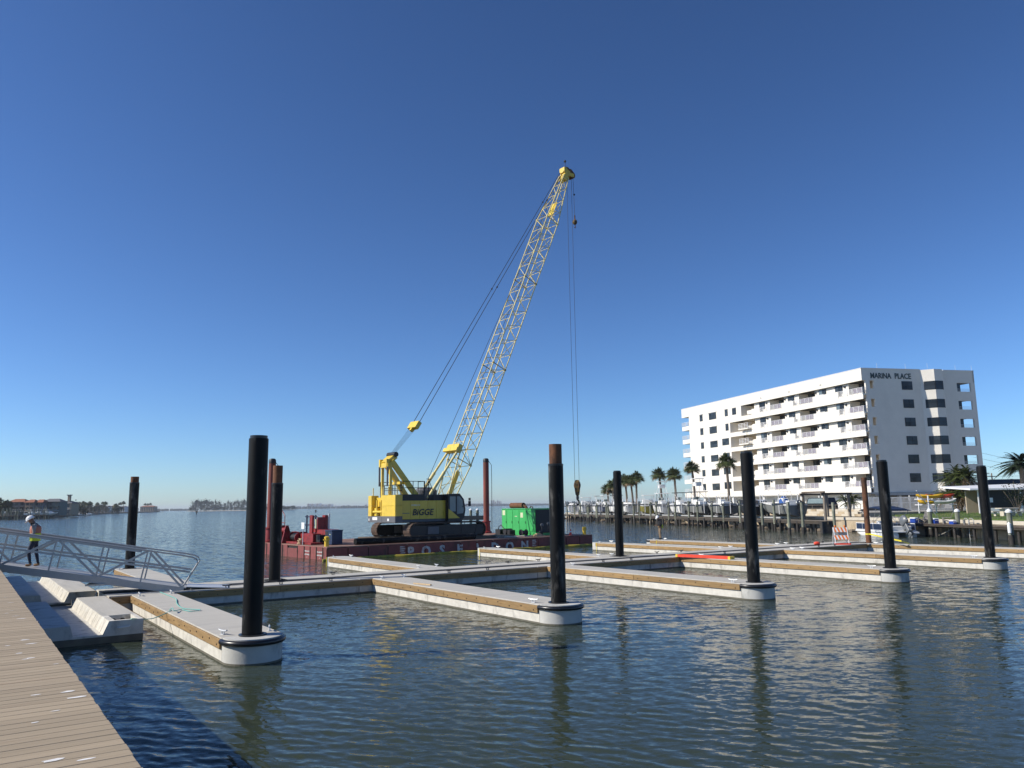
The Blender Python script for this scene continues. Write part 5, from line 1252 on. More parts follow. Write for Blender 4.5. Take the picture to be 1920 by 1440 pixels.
# leaning davit pole with line
A_,B_=ony(1718,920,74),bank(1765,978); q=MB(); q.tube(A_,B_,.035,8); o=tag(q.build('fishing_pole','rail_white',None,True),'long white pole leaning out over the lawn dock','pole')
t=thing('dock_lamp_post','slim white post with a lamp on the lawn dock','lamp post',(39.6,75.6,ZK),0)
q=MB(); q.tube((0,0,0),(0,0,2.6),.07,8); q.build('post','rail_white',t,True); q=MB(); q.lathe([(.16,0),(.12,.2),(.02,.3)],10,(0,0,1.2)); q.build('cap','white_paint',t,True)
# ================================================= kayak rack, fence, porch, picnic table
def gz(x,y): return zl(x,y)
rx,ry=50.2,94.0; t=thing('kayak_rack','white post rack for kayaks in front of the picket fence','rack',(rx,ry,gz(rx,ry)-.02),R(4))
for x in(-2.2,-.1,2.0): 
    q=MB(); q.bx(x-.06,x+.06,-.06,.06,0,1.95); q.build('rack_post','rail_white',t)
    for z in(.95,1.62): q=MB(); q.bx(x-.05,x+.05,-.75,.75,z,z+.08); q.build('rack_arm','rail_white',t)
def kayak(label,loc,rz,m,L=3.3):
    t=thing('kayak',label,'kayak',loc,rz,'kayaks on the white rack'); t.scale=(1,1.2,1.6); q=MB(); secs=[]
    for u in np.linspace(-1,1,11):
        w=.36*(1-abs(u)**2.2)+.012; h=.16+.10*abs(u)**2; secs.append([(u*L/2,w*math.cos(a),.18+(h if math.sin(a)>0 else .18)*math.sin(a)*(.55 if math.sin(a)>0 else 1)*(1-abs(u)**4*.5)+.08*u*u) for a in np.linspace(0,2*math.pi,12,endpoint=False)])
    q.loft(secs); q.build('hull',m,t,True); q=MB(); q.lathe([(.3,0),(.26,.03),(.22,.0)],14,(0,0,.29)); q.build('cockpit_rim','boot_top',t)
zk=gz(rx,ry)
kayak('orange kayak on the upper arm of the white rack',(rx-.9,ry-.35,zk+1.70),R(4),'kayak_yellow',3.4); kayak('red orange kayak on the upper arm of the white rack',(rx+.6,ry+.2,zk+1.70),R(4),'kayak_red',3.6)
kayak('yellow kayak on the lower arm of the white rack',(rx-1.2,ry-.3,zk+1.03),R(4),'kayak_yellow',2.4); kayak('white kayak on the lower arm of the white rack',(rx+.6,ry-.35,zk+1.03),R(4),'kayak_white',3.2)
fn=thing('picket_fence','tall white picket fence in front of the dark carport','fence',(45.2,101.0,1.85),R(2))
FL_=16.5; pkm=MB(); pkm.bev(-.035,.035,-.012,.012,.05,1.95,.008); pk=pkm.mesh('picket','fence_white')
k=0; x=0
while x<FL_: link('picket',pk,fn,(x,0,0)); x+=.155
for x in np.arange(0,FL_+.1,2.75): q=MB(); q.bev(x-.07,x+.07,.02,.16,0,2.1,.02); q.build('fence_post','fence_white',fn)
for z in(.35,1.15,1.8): q=MB(); q.bx(0,FL_,.014,.05,z,z+.09); q.build('rail','fence_white',fn)
pnl=thing('white_board_wall','short white board wall behind the palm clump','wall',(54.6,95.5,1.85),R(2))
for k in range(5): q=MB(); q.bev(k*.9,k*.9+.88,0,.06,0,2.0,.01); q.build('board','hull_white',pnl)
ph_=thing('screened_porch','white roofed porch with dark screens beside the lawn','porch',(50.6,86.3,1.8),R(-3))
q=MB(); q.add([(-1.0,-.6,2.55),(16,-.6,2.55),(16,6,3.3),(-1.0,6,2.9),(-1.0,-.6,2.72),(16,-.6,2.72),(16,6,3.47),(-1.0,6,3.07)],[(0,3,2,1),(4,5,6,7),(0,1,5,4),(1,2,6,5),(2,3,7,6),(3,0,4,7)]); q.build('roof','roof_white',ph_)
for x in(.15,4.6,7.3,10,13): q=MB(); q.bx(x-.07,x+.07,0,.12,0,2.56); q.build('post','rail_white',ph_)
for a,b in((.22,4.53),(4.67,7.23),(7.37,9.93),(10.07,12.9)):
    q=MB(); q.bx(a,b,.05,.07,.62,2.5); q.build('screen','screen_dark',ph_)
    if a<4: q=MB(); q.bx(a,b,.02,.1,0,.6); q.build('knee_wall','hull_white',ph_)
    else:
        q=MB()
        for u in np.arange(a+.06,b,.16): q.bx(u,u+.07,.0,.04,.05,.85)
        q.bx(a,b,.0,.05,.1,.17); q.bx(a,b,.0,.05,.72,.79); stuff(q.build('pickets','fence_white',ph_))
        q=MB(); q.bx(a,b,.1,.14,0,.7); q.build('dark_base','screen_dark',ph_)
q=MB(); q.bx(.2,12.9,2.8,3.0,0,2.5); q.build('house_wall','stucco_beige_and_shade',ph_)
q=MB(); q.bx(1.0,1.6,-.02,.045,1.2,1.7); q.build('notice','white_paint',ph_)
rh=thing('dark_roof_house','house with low dark hipped roof behind the porch','house',(79,132,2),R(4))
q=MB(); q.bx(0,22,0,9,0,2.9); q.build('wall','stucco_white',rh); q=MB(); q.add([(-.6,-.6,2.9),(22.6,-.6,2.9),(22.6,9.6,2.9),(-.6,9.6,2.9),(4,4.5,4.7),(18,4.5,4.7)],[(0,1,5,4),(1,2,5),(2,3,4,5),(3,0,4),(3,2,1,0)]); q.build('roof','roof_dark',rh)
tx,ty=bank(1890,969,1.66)[:2]; pt=thing('picnic_table','white concrete picnic table with two benches behind the seawall','table',(tx,ty,gz(tx,ty)-.01),R(10))
q=MB(); q.bev(-1.0,1.0,-.42,.42,.70,.78,.03); q.build('table_top','seawall_cap',pt)
for x in(-.55,.55): q=MB(); q.bev(x-.1,x+.1,-.25,.25,0,.70,.03); q.build('pedestal','seawall_cap',pt)
for y in(-.85,.85):
    q=MB(); q.bev(-1.0,1.0,y-.16,y+.16,.38,.46,.02); q.build('bench_seat','seawall_cap',pt)
    for x in(-.6,.6): q=MB(); q.bev(x-.08,x+.08,y-.13,y+.13,0,.38,.02); q.build('bench_foot','seawall_cap',pt)
# utility poles and wires
up=[]
for px,pyt,Y in((1852,882,175),(1863,887,150)):
    b=ony(px,925,Y); zt=ony(px,pyt,Y)[2]; t=thing('utility_pole','wooden utility pole with crossarm beyond the porch roof' if px<1860 else 'wooden utility pole with a round transformer beyond the porch','utility pole',(b[0],b[1],1.9),R(20))
    q=MB(); q.tube((0,0,0),(0,0,zt-1.9),.15,8,.11); q.build('post','grey_timber',t,True); q=MB(); q.bx(-1.1,1.1,-.06,.06,zt-2.6,zt-2.45); q.build('crossarm','grey_timber',t)
    if px>1860: q=MB(); q.tube((.35,0,zt-4.6),(.35,0,zt-3.6),.28,12); q.build('transformer','lift_beam',t,True)
    up.append((b[0],b[1],zt-.6))
for i,(py0,py1) in enumerate(((846,862),(857,872),(869,882))):
    a=ony(1825,py0,140); b=ony(1925,py1,120); q=MB(); mid=[(a[j]+b[j])/2 for j in range(3)]; mid[2]-=.25; q.path([a,mid,b],.018,4); tag(q.build('overhead_wire','steel_cable'),'thin overhead wire running from the apartment block past the date palm','wire','overhead wires')
a=up[0]; b=up[1]; q=MB(); q.path([a,b,(b[0]+40,b[1]-10,b[2]-.4)],.02,4); tag(q.build('pole_wire','steel_cable'),'thin wire strung between the utility poles','wire')
# ================================================= BOATS
def outboard(t,x,y,z,s=1.0,m='outboard_black',tilt=0.0):
    mm=Matrix.Translation((x,y,z))@Matrix.Rotation(tilt,4,'Y')@Matrix.Scale(s,4)
    q=MB(); q.M=mm; secs=[]
    for zz,l,w in((.35,.30,.15),(.45,.42,.21),(.7,.44,.22),(.92,.38,.20),(1.02,.24,.13)): secs.append([(-.25+l*math.cos(a)*(.9 if math.cos(a)>0 else 1.05),w*math.sin(a),zz) for a in np.linspace(0,2*math.pi,10,endpoint=False)])
    q.loft(secs); o=q.build('outboard_cowl',m,t,True)
    q=MB(); q.M=mm; q.bev(-.42,-.12,-.08,.08,-.55,.4,.03); q.bx(-.55,-.05,-.16,.16,-.38,-.34); q.tube((-.6,0,-.62),(.0,0,-.62),.085,8); q.bx(-.38,-.14,-.012,.012,-.85,-.6); q.bx(-.15,.1,-.1,.1,.05,.3); q.build('outboard_leg',m,t)
    q=MB(); q.M=mm
    for a in(0,2.09,4.18): q.bar((-.62,0,-.62),(-.64,.17*math.cos(a),-.62+.17*math.sin(a)),.08,.015)
    q.build('propeller','rim',o)
def hull(t,L,B,D,m,m2='hull_white',deadrise=.35,sheer=.25):
    """planing hull, keel at z=0, stern at x=0"""
    def S(u):
        w=B/2*(1-.0*u)*(1 if u<.45 else math.sqrt(max(0,1-((u-.45)/.55)**2.2))); w=max(w,.02); k=0 if u<.6 else D*.75*((u-.6)/.4)**2.2; c=deadrise*(1+.8*u)*D*.6+k*.55; top=D*(1+sheer*u*u); x=u*L+(.10*L*(u**3))
        return x,w,k,min(c,top-.05),top
    q=MB(); secs=[]
    for u in np.linspace(0,1,13):
        x,w,k,c,tp=S(u); x0=u*L; secs.append([(x0,0,k),(x0+.02,w*.5,(k+c)/2-.01),(x0+.03,w*.86,c),(x,w*.98,(c+tp)/2),(x,w,tp),(x,-w,tp),(x,-w*.98,(c+tp)/2),(x0+.03,-w*.86,c),(x0+.02,-w*.5,(k+c)/2-.01)])
    q.loft(secs); q.build('hull',m,t,True)
    q=MB(); secs=[]
    for u in np.linspace(0.0,1,13):
        x,w,k,c,tp=S(u); w2=w+.04; secs.append([(x-.03,w2,tp-.09),(x-.03,w2,tp+.03),(x-.03,max(w-.18,.01),tp+.035),(x-.03,-max(w-.18,.01),tp+.035),(x-.03,-w2,tp+.03),(x-.03,-w2,tp-.09)])
    q.loft(secs); q.build('gunwale_deck',m2,t,True)
    return S
def ttop(t,x0,x1,w,z0,z1,m,posts='rail_white'):
    q=MB(); q.bev(x0,x1,-w/2,w/2,z1,z1+.09,.04); q.build('t_top_roof',m,t)
    q=MB()
    for y in(-w*.36,w*.36):
        q.path([(x0+.35,y,z0),(x0+.25,y,z1)],.035,6); q.path([(x1-.35,y,z0),(x1-.5,y,z1)],.035,6); q.path([(x0+.3,y,(z0+z1)/2),(x1-.4,y,z1)],.025,6)
    q.build('t_top_frame',posts,t)
def boat(label,loc,rz,L=7.0,B=2.4,D=1.4,m='hull_white',top='hull_white',kind='console',eng=2,em='outboard_black',group='boats on the lift dock'):
    t=thing('motor_boat',label,'boat',loc,rz,group); S=hull(t,L,B,D,m)
    if kind in('console','tower','bimini'):
        q=MB(); q.bev(L*.38,L*.56,-.5,.5,D,D+.85,.08); q.build('console','hull_white',t); q=MB(); q.add([(L*.56,-.45,D+.85),(L*.56,.45,D+.85),(L*.50,.40,D+1.3),(L*.50,-.40,D+1.3)],[(0,1,2,3)]); q.build('windscreen','cab_glass',t)
        q=MB(); q.bev(L*.24,L*.33,-.55,.55,D-.1,D+.6,.05); q.build('leaning_seat','hull_white',t)
        ttop(t,L*.26,L*.62,B*.82,D,D+1.95,top,'rail_white' if kind!='tower' else 'canvas_black')
    if kind=='tower':
        q=MB()
        for y in(-.7,.7): q.path([(L*.32,y,D+2),(L*.38,y*.7,D+3.3)],.035,6); q.path([(L*.58,y,D+2),(L*.50,y*.7,D+3.3)],.035,6)
        q.build('tower_frame','rail_white',t); q=MB(); q.bev(L*.34,L*.56,-.75,.75,D+3.95,D+4.03,.03); q.build('tower_roof','hull_white',t); q=MB(); q.bev(L*.40,L*.52,-.5,.5,D+2.9,D+3.5,.05); q.build('tower_console','hull_white',t)
        q=MB()
        for y in(-.6,.6): q.path([(L*.38,y,D+3.3),(L*.38,y,D+3.95)],.03,6); q.path([(L*.5,y,D+3.3),(L*.5,y,D+3.95)],.03,6)
        q.build('tower_posts','rail_white',t)
    if kind=='cabin':
        q=MB(); secs=[]
        for x,w,z in((.30,.86,.95),(.42,.86,1.05),(.62,.75,.75),(.80,.45,.25),(.88,.2,.08)): secs.append([(x*L,w*B/2,D),(x*L,w*B/2*.85,D+z),(x*L,-w*B/2*.85,D+z),(x*L,-w*B/2,D)])
        q.loft(secs); q.build('cabin','hull_white',t); q=MB(); q.bev(L*.16,L*.45,-B*.4,B*.4,D+1.75,D+1.85,.04); q.build('hard_top','hull_white',t)
        q=MB()
        for y in(-B*.36,B*.36):
            for x in(.2,.42): q.path([(L*x,y,D),(L*x,y,D+1.75)],.035,6)
        q.build('hard_top_posts','rail_white',t); q=MB(); q.bx(L*.44,L*.6,-B*.42,B*.42,D+.55,D+.85); q.build('side_windows','cab_glass',t)
    if kind=='cover':
        q=MB(); secs=[]
        for u in np.linspace(0.0,.98,9):
            x,w,k,c,tp=S(u); r=.55*math.sin(min(1,u*1.4+.15)*math.pi*.8)+.08; secs.append([(x,w+.06,tp-.12),(x,w*.6,tp+r*.75),(x,0,tp+r),(x,-w*.6,tp+r*.75),(x,-w-.06,tp-.12)])
        q.loft(secs,closed=False); q.build('canvas_cover',top,t,True)
    if kind=='skiff':
        q=MB(); q.bev(L*.36,L*.5,-.42,.42,D,D+.8,.06); q.build('console',top,t); q=MB(); q.path([(L*.3,-.5,D),(L*.3,-.5,D+1.6),(L*.3,.5,D+1.6),(L*.3,.5,D)],.03,6); q.path([(L*.55,-.5,D),(L*.4,-.5,D+1.6),(L*.4,.5,D+1.6),(L*.55,.5,D)],.03,6); q.build('grab_frame','rail_white',t); q=MB(); q.bev(L*.16,L*.26,-.5,.5,D,D+.5,.05); q.build('seat','hull_white',t)
    if kind in('console','tower','cabin'):
        q=MB()
        for y in(-B*.42,B*.42): q.path([(L*.3,y,D+1.2),(L*.12,y*1.25,D+3.6)],.018,5)
        q.build('outrigger_poles','rail_white',t)
    for i in range(eng): outboard(t,-.05,(i-(eng-1)/2)*.62,D*.62,1.05,em,R(-28) if label and 'tilted' in label else 0)
    return t
# ---- lift dock
LD=[(33.4,84.2),(29.9,98),(26.0,116.5),(21.3,135.7),(14.6,158.5),(8.2,181.0)]
def along(u):
    """point at arc length u on the lift dock front and unit tangent"""
    for i in range(len(LD)-1):
        a,b=Vector(LD[i]),Vector(LD[i+1]); l=(b-a).length
        if u<=l or i==len(LD)-2: return a+(b-a)/l*u,(b-a)/l
        u-=l
LT=sum((Vector(LD[i+1])-Vector(LD[i])).length for i in range(len(LD)-1))
dk_=thing('lift_dock','weathered timber boat lift dock on many dark piles','dock',(0,0,0)); ZL=1.30
nseg=int(LT/3.0)
for k in range(nseg):
    p,tg=along(k*LT/nseg); r,_=along((k+1)*LT/nseg); n=Vector((tg.y,-tg.x)); q=MB(); P=[p,r,r+n*1.5,p+n*1.5]; q.prism([(w.x,w.y) for w in P][::-1],ZL-.06,ZL); q.build('deck_section','grey_timber',dk_)
    q=MB(); P=[p-n*.1,r-n*.1,r,p]; q.prism([(w.x,w.y) for w in P][::-1],ZL-.36,ZL-.02); q.build('front_stringer','stringer_dark',dk_)
random.seed(9); u=.3
while u<LT:
    p,tg=along(u); n=Vector((tg.y,-tg.x)); j=random.uniform(-.3,1.3); r=random.uniform(.12,.19)
    q=MB(); q.tube((p.x+n.x*j,p.y+n.y*j,-1),(p.x+n.x*j,p.y+n.y*j,ZL-.06),r,8); q.build('dark_pile','wet_timber',dk_,True); u+=random.uniform(.7,1.5)
q=MB(); p,tg=along(.5); q.bx(p.x-.5,p.x+.6,p.y-.4,p.y+.5,-1,ZL-.07); q.build('concrete_block_pile','wet_timber',dk_)
# ---- lifts and boats: slips along the dock, boats lie bow to shore
specs=[ # u along dock, dict
 (12.5,dict(label='grey and white boat with bright blue cover on the lift by the terrace',L=7.2,m='hull_grey',kind='bluecover',eng=1)),
 (20.5,dict(label='black canvas covered boat with white shrink wrap and black outboards',L=7.0,m='hull_black',top='canvas_black',kind='cover',eng=2)),
 (28.5,dict(label='open grey skiff with white frame on a lift between tall piles',L=6.0,m='hull_grey',top='hull_white',kind='skiff',eng=1)),
 (36,dict(label='long grey hulled boat with dark tower top behind the first palm',L=8.0,m='hull_grey',top='canvas_black',kind='tower',eng=2)),
 (43,dict(label='white centre console boat with big black outboards above the worker',L=7.5,m='hull_white',top='canvas_black',kind='console',eng=2)),
 (50,dict(label='white boat with tall white tuna tower on the lift dock',L=7.5,m='hull_white',top='hull_white',kind='tower',eng=1)),
 (57,dict(label='olive yellow hulled boat with white hard top cabin',L=8.0,m='hull_olive',top='hull_white',kind='cabin',eng=1)),
 (63.5,dict(label='white boat with white cover bow high on the lift dock',L=6.5,m='hull_white',top='canvas_white',kind='cover',eng=1,em='outboard_grey')),
 (69,dict(label='white boat with black bimini canopy on the lift dock',L=7.0,m='hull_white',top='canvas_black',kind='bimini',eng=2)),
 (74,dict(label='navy hulled boat with white t-top at the outer part of the lift dock',L=7.5,m='hull_navy',top='hull_white',kind='console',eng=1)),
 (78,dict(label='white boat with grey t-top beyond the navy boat on the lift dock',L=7.5,m='hull_white',top='lift_beam',kind='console',eng=2)),
 (86,dict(label='white cabin boat second to last on the lift dock',L=7.5,m='hull_white',top='hull_white',kind='cabin',eng=2)),
 (94,dict(label='white covered boat last at the outer tip of the lift dock',L=7.0,m='hull_white',top='canvas_white',kind='cover',eng=1)),
]
random.seed(17)
def lift(u,label,wid=4.6,zt=3.5,ln=5.2):
    p,tg=along(u); n=Vector((tg.y,-tg.x)); t=thing('boat_lift',label,'boat lift',(p.x,p.y,0),math.atan2(tg.y,tg.x),'boat lifts along the dock')
    # local x along dock, local y = left = away from shore(-n)
    for x in(-wid/2,wid/2):
        for y in(.0,-ln):
            z=zt+random.uniform(-.2,.3); r=.15; q=MB(); m=12
            q.loft([[(x+r*math.cos(2*math.pi*j/m),y+r*math.sin(2*math.pi*j/m),zz) for j in range(m)] for zz in (.8,z*.5,z)]); q.build('lift_pile','green_timber',t,True)
            q=MB(); q.tube((x,y,-1),(x,y,.8),r*1.03,12); q.build('wet_foot','wet_timber',t,True)
        q=MB(); q.bx(x-.1,x+.1,-ln-.3,.3,zt-.42,zt-.2); q.build('top_beam','lift_beam',t)
    for y in(-.9,-ln+.5):
        q=MB(); q.bx(-wid/2,wid/2,y-.08,y+.08,1.42,1.6); q.build('cradle_beam','aluminium',t)
        for x in(-wid/2+.12,wid/2-.12): q=MB(); q.tube((x,y,1.9),(x,y,zt-.42),.012,5); q.build('lift_cable','steel_cable',t)
        for x in(-wid/2+.3,wid/2-.3): q=MB(); q.tube((x,y,1.9),(x,y,4.3),.05,8); q.build('guide_post','rail_white',t,True)
    return p,n,tg
for i,(u,sp_) in enumerate(specs):
    lab=['boat lift holding the blue covered grey boat','boat lift holding the black canvas covered boat','boat lift holding the open grey skiff','boat lift holding the long grey tower boat','boat lift holding the white centre console boat','boat lift holding the tuna tower boat','boat lift holding the olive yellow boat','boat lift holding the white covered boat','boat lift holding the black bimini boat','boat lift holding the navy boat','boat lift holding the grey t-top boat','boat lift holding the second to last cabin boat','boat lift holding the last covered boat'][i]
    p,n,tg=lift(u,lab,zt=3.25+.3*random.random(),ln=4.0)
    o=-n                                           # outward, over the water
    # boats lie along the dock (parallel to the shore) with the stern towards the camera side
    par=True; rz=math.atan2(tg.y,tg.x)+(random.uniform(-.3,-.05) if i not in(0,2,3) else -.04)
    L=sp_['L']; kd=sp_.pop('kind'); c=p+n*2.4; st=c-(tg if par else n)*(L*.5)
    a=dict(sp_); lb=a.pop('label')
    if kd=='bluecover':
        t=boat(lb,(st.x,st.y,1.62),rz,kind='skiff',**a); q=MB(); q.lathe([(.62,0),(.7,.3),(.5,.9),(.2,1.25),(.03,1.3)],12,(L*.42,0,1.15)); q.build('blue_cover','canvas_blue',t,True)
    else: boat(lb,(st.x,st.y,1.62),rz,kind=kd,**a)
    if kd=='cover' and 'black' in lb:
        t=[ob for ob in bpy.data.objects if ob.get('label')==lb][0]; q=MB(); 
        q.bev(-.2,1.2,-1.25,1.25,1.2,1.45,.1); q.build('white_wrap','canvas_white',t)
# free standing tall mooring piles at the near end of the lift dock
for px,pyb,pyt,lab in((1516,1001,942,'tall bare mooring pile nearest the brown rusty pile'),(1575,1000,942,'tall bare mooring pile at the empty end of the lift dock'),(1490,1002,941,'tall bare mooring pile beside the empty lift frame'),(1440,996,943,'tall bare mooring pile before the blue covered boat')):
    p=at_wl(px-9,pyb); zt=ony(px-9-2,pyt,p[1])[2]; mooring_pile(lab,p[0],p[1],zt,.16,False,lean=0)
ef=thing('empty_lift_frame','dark empty lift frame standing before the white garages','boat lift',(34.6,91.3,0),R(104)); 
for x in(-2.0,2.0):
    for y in(0,-3.2): q=MB(); q.tube((x,y,-1),(x,y,4.1),.16,10); q.build('lift_pile','grey_timber',ef,True)
    q=MB(); q.bx(x-.1,x+.1,-3.6,.4,4.1,4.32); q.build('top_beam','dark_dock',ef)
q=MB(); q.bx(-2.1,2.1,-.1,.1,4.32,4.5); q.build('cross_beam','dark_dock',ef)
# ---- cars under the building
def car(label,x,y,rz,m,L=4.8,hh=1.75):
    t=thing('parked_car',label,'car',(x,y,1.98),rz); q=MB(); pr=[(0,.35),(0,.9),(.12,1.0),(.95,1.08),(1.45,hh-.05),(1.7,hh),(L-.55,hh),(L-.12,1.05),(L,.95),(L,.35)]
    q.ext([(x_,z_) for x_,z_ in pr],-.9,.9,axis='y'); q.build('body',m,t)
    q=MB(); q.ext([(1.2,1.12),(1.58,hh-.1),(L-.65,hh-.1),(L-.35,1.12)],-.912,-.903,axis='y'); q.ext([(1.2,1.12),(1.58,hh-.1),(L-.65,hh-.1),(L-.35,1.12)],.903,.912,axis='y'); q.build('side_glass','cab_glass',t)
    for x_ in(.85,L-.95):
        for y_ in(-.86,.86):
            q=MB(); q.tube((x_,y_-.11,.34),(x_,y_+.11,.34),.34,18); w=q.build('tyre','tyre',t,True); q=MB(); q.tube((x_,y_-.12,.34),(x_,y_+.12,.34),.2,12); q.build('rim','rim',w,True)
car('white pickup like car parked behind the first sabal palms',36.2,123.5,R(-75),'car_white'); car('black SUV parked on the terrace behind the covered boats',39.5,106.5,R(-74),'car_black',5.0,1.85)
# ---- pontoon boat at the lawn dock
pb_=thing('pontoon_boat','white and navy pontoon boat with blue bimini moored at the lawn dock','boat',(35.9,73.2,0),R(94))
for y in(-.85,.85):
    q=MB(); secs=[]
    for u,r in((0,.30),(.1,.34),(5.6,.34),(6.3,.26),(6.9,.06)): secs.append([(u,y+r*math.cos(a),.14+r*math.sin(a)+(.12 if u>6 else 0)) for a in np.linspace(0,2*math.pi,12,endpoint=False)])
    q.loft(secs); q.build('pontoon_tube','hull_white',pb_,True)
q=MB(); q.bev(-.05,6.6,-1.25,1.25,.42,.56,.03); q.build('deck','hull_white',pb_)
for y in(-1.24,1.2):
    q=MB(); q.bx(.4,6.3,y,y+.04,.62,1.18); q.build('side_panel','hull_navy',pb_)
    q=MB()
    for z in(.60,1.2): q.tube((.3,y+.02,z),(6.4,y+.02,z),.035,6)
    for x in(.3,1.7,3.2,3.9,5.2,6.4): q.tube((x,y+.02,.55),(x,y+.02,1.2),.03,6)
    q.build('side_rail','rail_white',pb_)
q=MB(); q.bev(.6,1.5,-1.1,1.1,.56,1.0,.06); q.bev(3.9,6.2,-1.1,-.55,.56,1.0,.06); q.bev(4.2,6.2,.55,1.1,.56,1.0,.06); q.build('seats','hull_white',pb_)
q=MB(); q.bev(2.5,3.0,.3,1.0,.56,1.45,.06); q.build('helm_console','hull_white',pb_)
q=MB(); secs=[]
for u in np.linspace(0,1,9):
    z=2.55+.28*math.sin(math.pi*u); secs.append([(.9+u*4.6,-1.3,z-.12),(.9+u*4.6,-.7,z),(.9+u*4.6,.7,z),(.9+u*4.6,1.3,z-.12),(.9+u*4.6,1.3,z-.16),(.9+u*4.6,-1.3,z-.16)])
q.loft(secs); q.build('bimini_canopy','navy_canvas',pb_,True)
q=MB()
for y in(-1.22,1.22):
    q.path([(3.2,y,1.2),(1.0,y,2.48)],.025,6); q.path([(3.2,y,1.2),(5.4,y,2.48)],.025,6); q.path([(3.2,y,1.2),(2.4,y,2.65)],.02,6); q.path([(3.2,y,1.2),(4.2,y,2.65)],.02,6)
q.build('bimini_frame','aluminium',pb_)
outboard(pb_,-.25,0,.62,1.25,'outboard_grey',R(38)); q=MB(); q.bev(-.9,.0,-.9,-.3,.35,.5,.03); q.build('swim_platform','hull_white',pb_)
q=MB(); q.bx(-.012,0,0,0,0,0) if False else q.bx(1.55,1.85,-1.256,-1.245,.75,1.0); q.build('registration_plate','white_paint',pb_)
# ================================================= PALMS AND SHRUBS
mat('palm_trunk',(.16,.13,.10),.95,var=.3,scale=3,stretch=(1,1,6),bump=.02,bscale=8)
mat('sabal_leaf',(.085,.11,.038),.6,var=.35,scale=1.5,col2=(.16,.14,.055),mask=(1.2,.52,.7),rand=.15)
mat('dead_leaf',(.17,.12,.06),.9,var=.3,scale=2)
mat('feather_leaf',(.07,.095,.022),.55,var=.35,scale=1.5,col2=(.14,.13,.03),mask=(1.5,.55,.7))
mat('dark_leaf',(.02,.035,.014),.6,var=.3,scale=2)
mat('shrub_leaf',(.045,.06,.02),.6,var=.4,scale=2,col2=(.15,.10,.04),mask=(2,.58,.7))
def blade(q,p,d,L,w,droop,n=3,m=0):
    """one narrow leaflet curving down"""
    p=Vector(p); d=Vector(d).normalized(); s=d.cross(Vector((0,0,1))); s=s.normalized() if s.length>.05 else Vector((1,0,0)); vs=[]
    for i in range(n+1):
        t=i/n; c=p+d*(L*t)+Vector((0,0,-droop*L*t*t)); ww=w*(1-t**2)*.5+.004
        vs+=[tuple(c-s*ww),tuple(c+s*ww)]
    q.add(vs,[(2*i,2*i+1,2*i+3,2*i+2) for i in range(n)],m)
def sabal_crown(rg,nf=46,R0=2.05,m=0):
    q=MB()
    for k in range(nf):
        az=rg.uniform(0,6.283); el=math.asin(rg.uniform(-.62,1.0))
        d=Vector((math.cos(az)*math.cos(el),math.sin(az)*math.cos(el),math.sin(el))); L=rg.uniform(.4,1.0)*R0*.56
        tip=d*L+Vector((0,0,-.12*L)); q.tube((0,0,0),tip,.022,4,.014,cap=False)
        side=d.cross(Vector((0,0,1))); side=side.normalized() if side.length>.05 else Vector((1,0,0)); upv=side.cross(d)
        for j in range(10):
            a=(j/9-.5)*rg.uniform(3.0,3.9); v=d*math.cos(a)+side*math.sin(a)+upv*.12*math.cos(a*.8)
            blade(q,tip,v,R0*.42*(1-.22*abs(j/9-.5)*2)*rg.uniform(.8,1.1),.135,.45+.3*max(0,-el),3,0 if el>-.45 else 1)
    return q
CR=[]
for sd_ in(1,2,3):
    rg=random.Random(sd_*31); CR.append(sabal_crown(rg,120 if sd_!=2 else 100).mesh('crown',['sabal_leaf','dead_leaf']))
def trunk_mesh(h,r,bend,seed,name='trunk'):
    rg=random.Random(seed); q=MB(); secs=[]; n=10
    for i in range(22):
        t=i/21; c=(bend[0]*t*t,bend[1]*t*t,h*t); rr=r*(1.25-.35*min(1,t*4))*(1+.07*(i%2))*(1+.15*max(0,t-.85)*6*.2)
        secs.append([(c[0]+rr*math.cos(2*math.pi*j/n),c[1]+rr*math.sin(2*math.pi*j/n),c[2]) for j in range(n)])
    q.loft(secs); return q.mesh(name,'palm_trunk',True)
def shore_x(Y,off):
    P=offs(SW,off)
    for i in range(len(P)-1):
        if P[i][1]<=Y<=P[i+1][1]: f=(Y-P[i][1])/(P[i+1][1]-P[i][1]); return P[i][0]+(P[i+1][0]-P[i][0])*f
    return P[-1][0]
def sabal(label,pxc,pyc,pxb,off,ci,sc=1.0):
    # distance: where the trunk's pixel column meets a line a few metres behind the seawall
    best=None
    for Y in np.arange(92,188,.25):
        x=shore_x(Y,off); r=ray(pxb,940); d=abs(x-r[0]/r[1]*Y)
        if best is None or d<best[0]: best=(d,Y,x)
    _,Y,x=best; zc=ony(pxc,pyc,Y)[2]; xc=ony(pxc,pyc,Y)[0]; zb=1.5
    t=thing('sabal_palm',label,'palm tree',(x,Y,zb),0,'sabal palms behind the lift dock'); h=zc-zb-.2
    link('trunk',trunk_mesh(h,.21,(xc-x,random.uniform(-.3,.3)),ci+int(pxc)),t)
    c=link('crown',CR[ci%3],t,(xc-x,0,h),random.uniform(0,6.28)); c.scale=(sc,sc,sc*.95); return t
random.seed(12)
sabal('tall sabal palm standing against the plain white wall of the block',1361,862,1368,3.2,0,1.05)
sabal('tall sabal palm with a side tuft at the corner of the white block',1297,874,1304,3.0,1,.95)
sabal('sabal palm with a broad crown next to the corner of the block',1263,886,1268,3.0,2,1.0)
sabal('sabal palm second from the corner of the block',1235,886,1241,3.0,0,1.0)
sabal('tallest sabal palm of the far group behind the boats',1193,893,1194,3.0,1,1.05)
sabal('sabal palm leaning in the middle of the far group',1182,899,1187,2.6,2,.95)
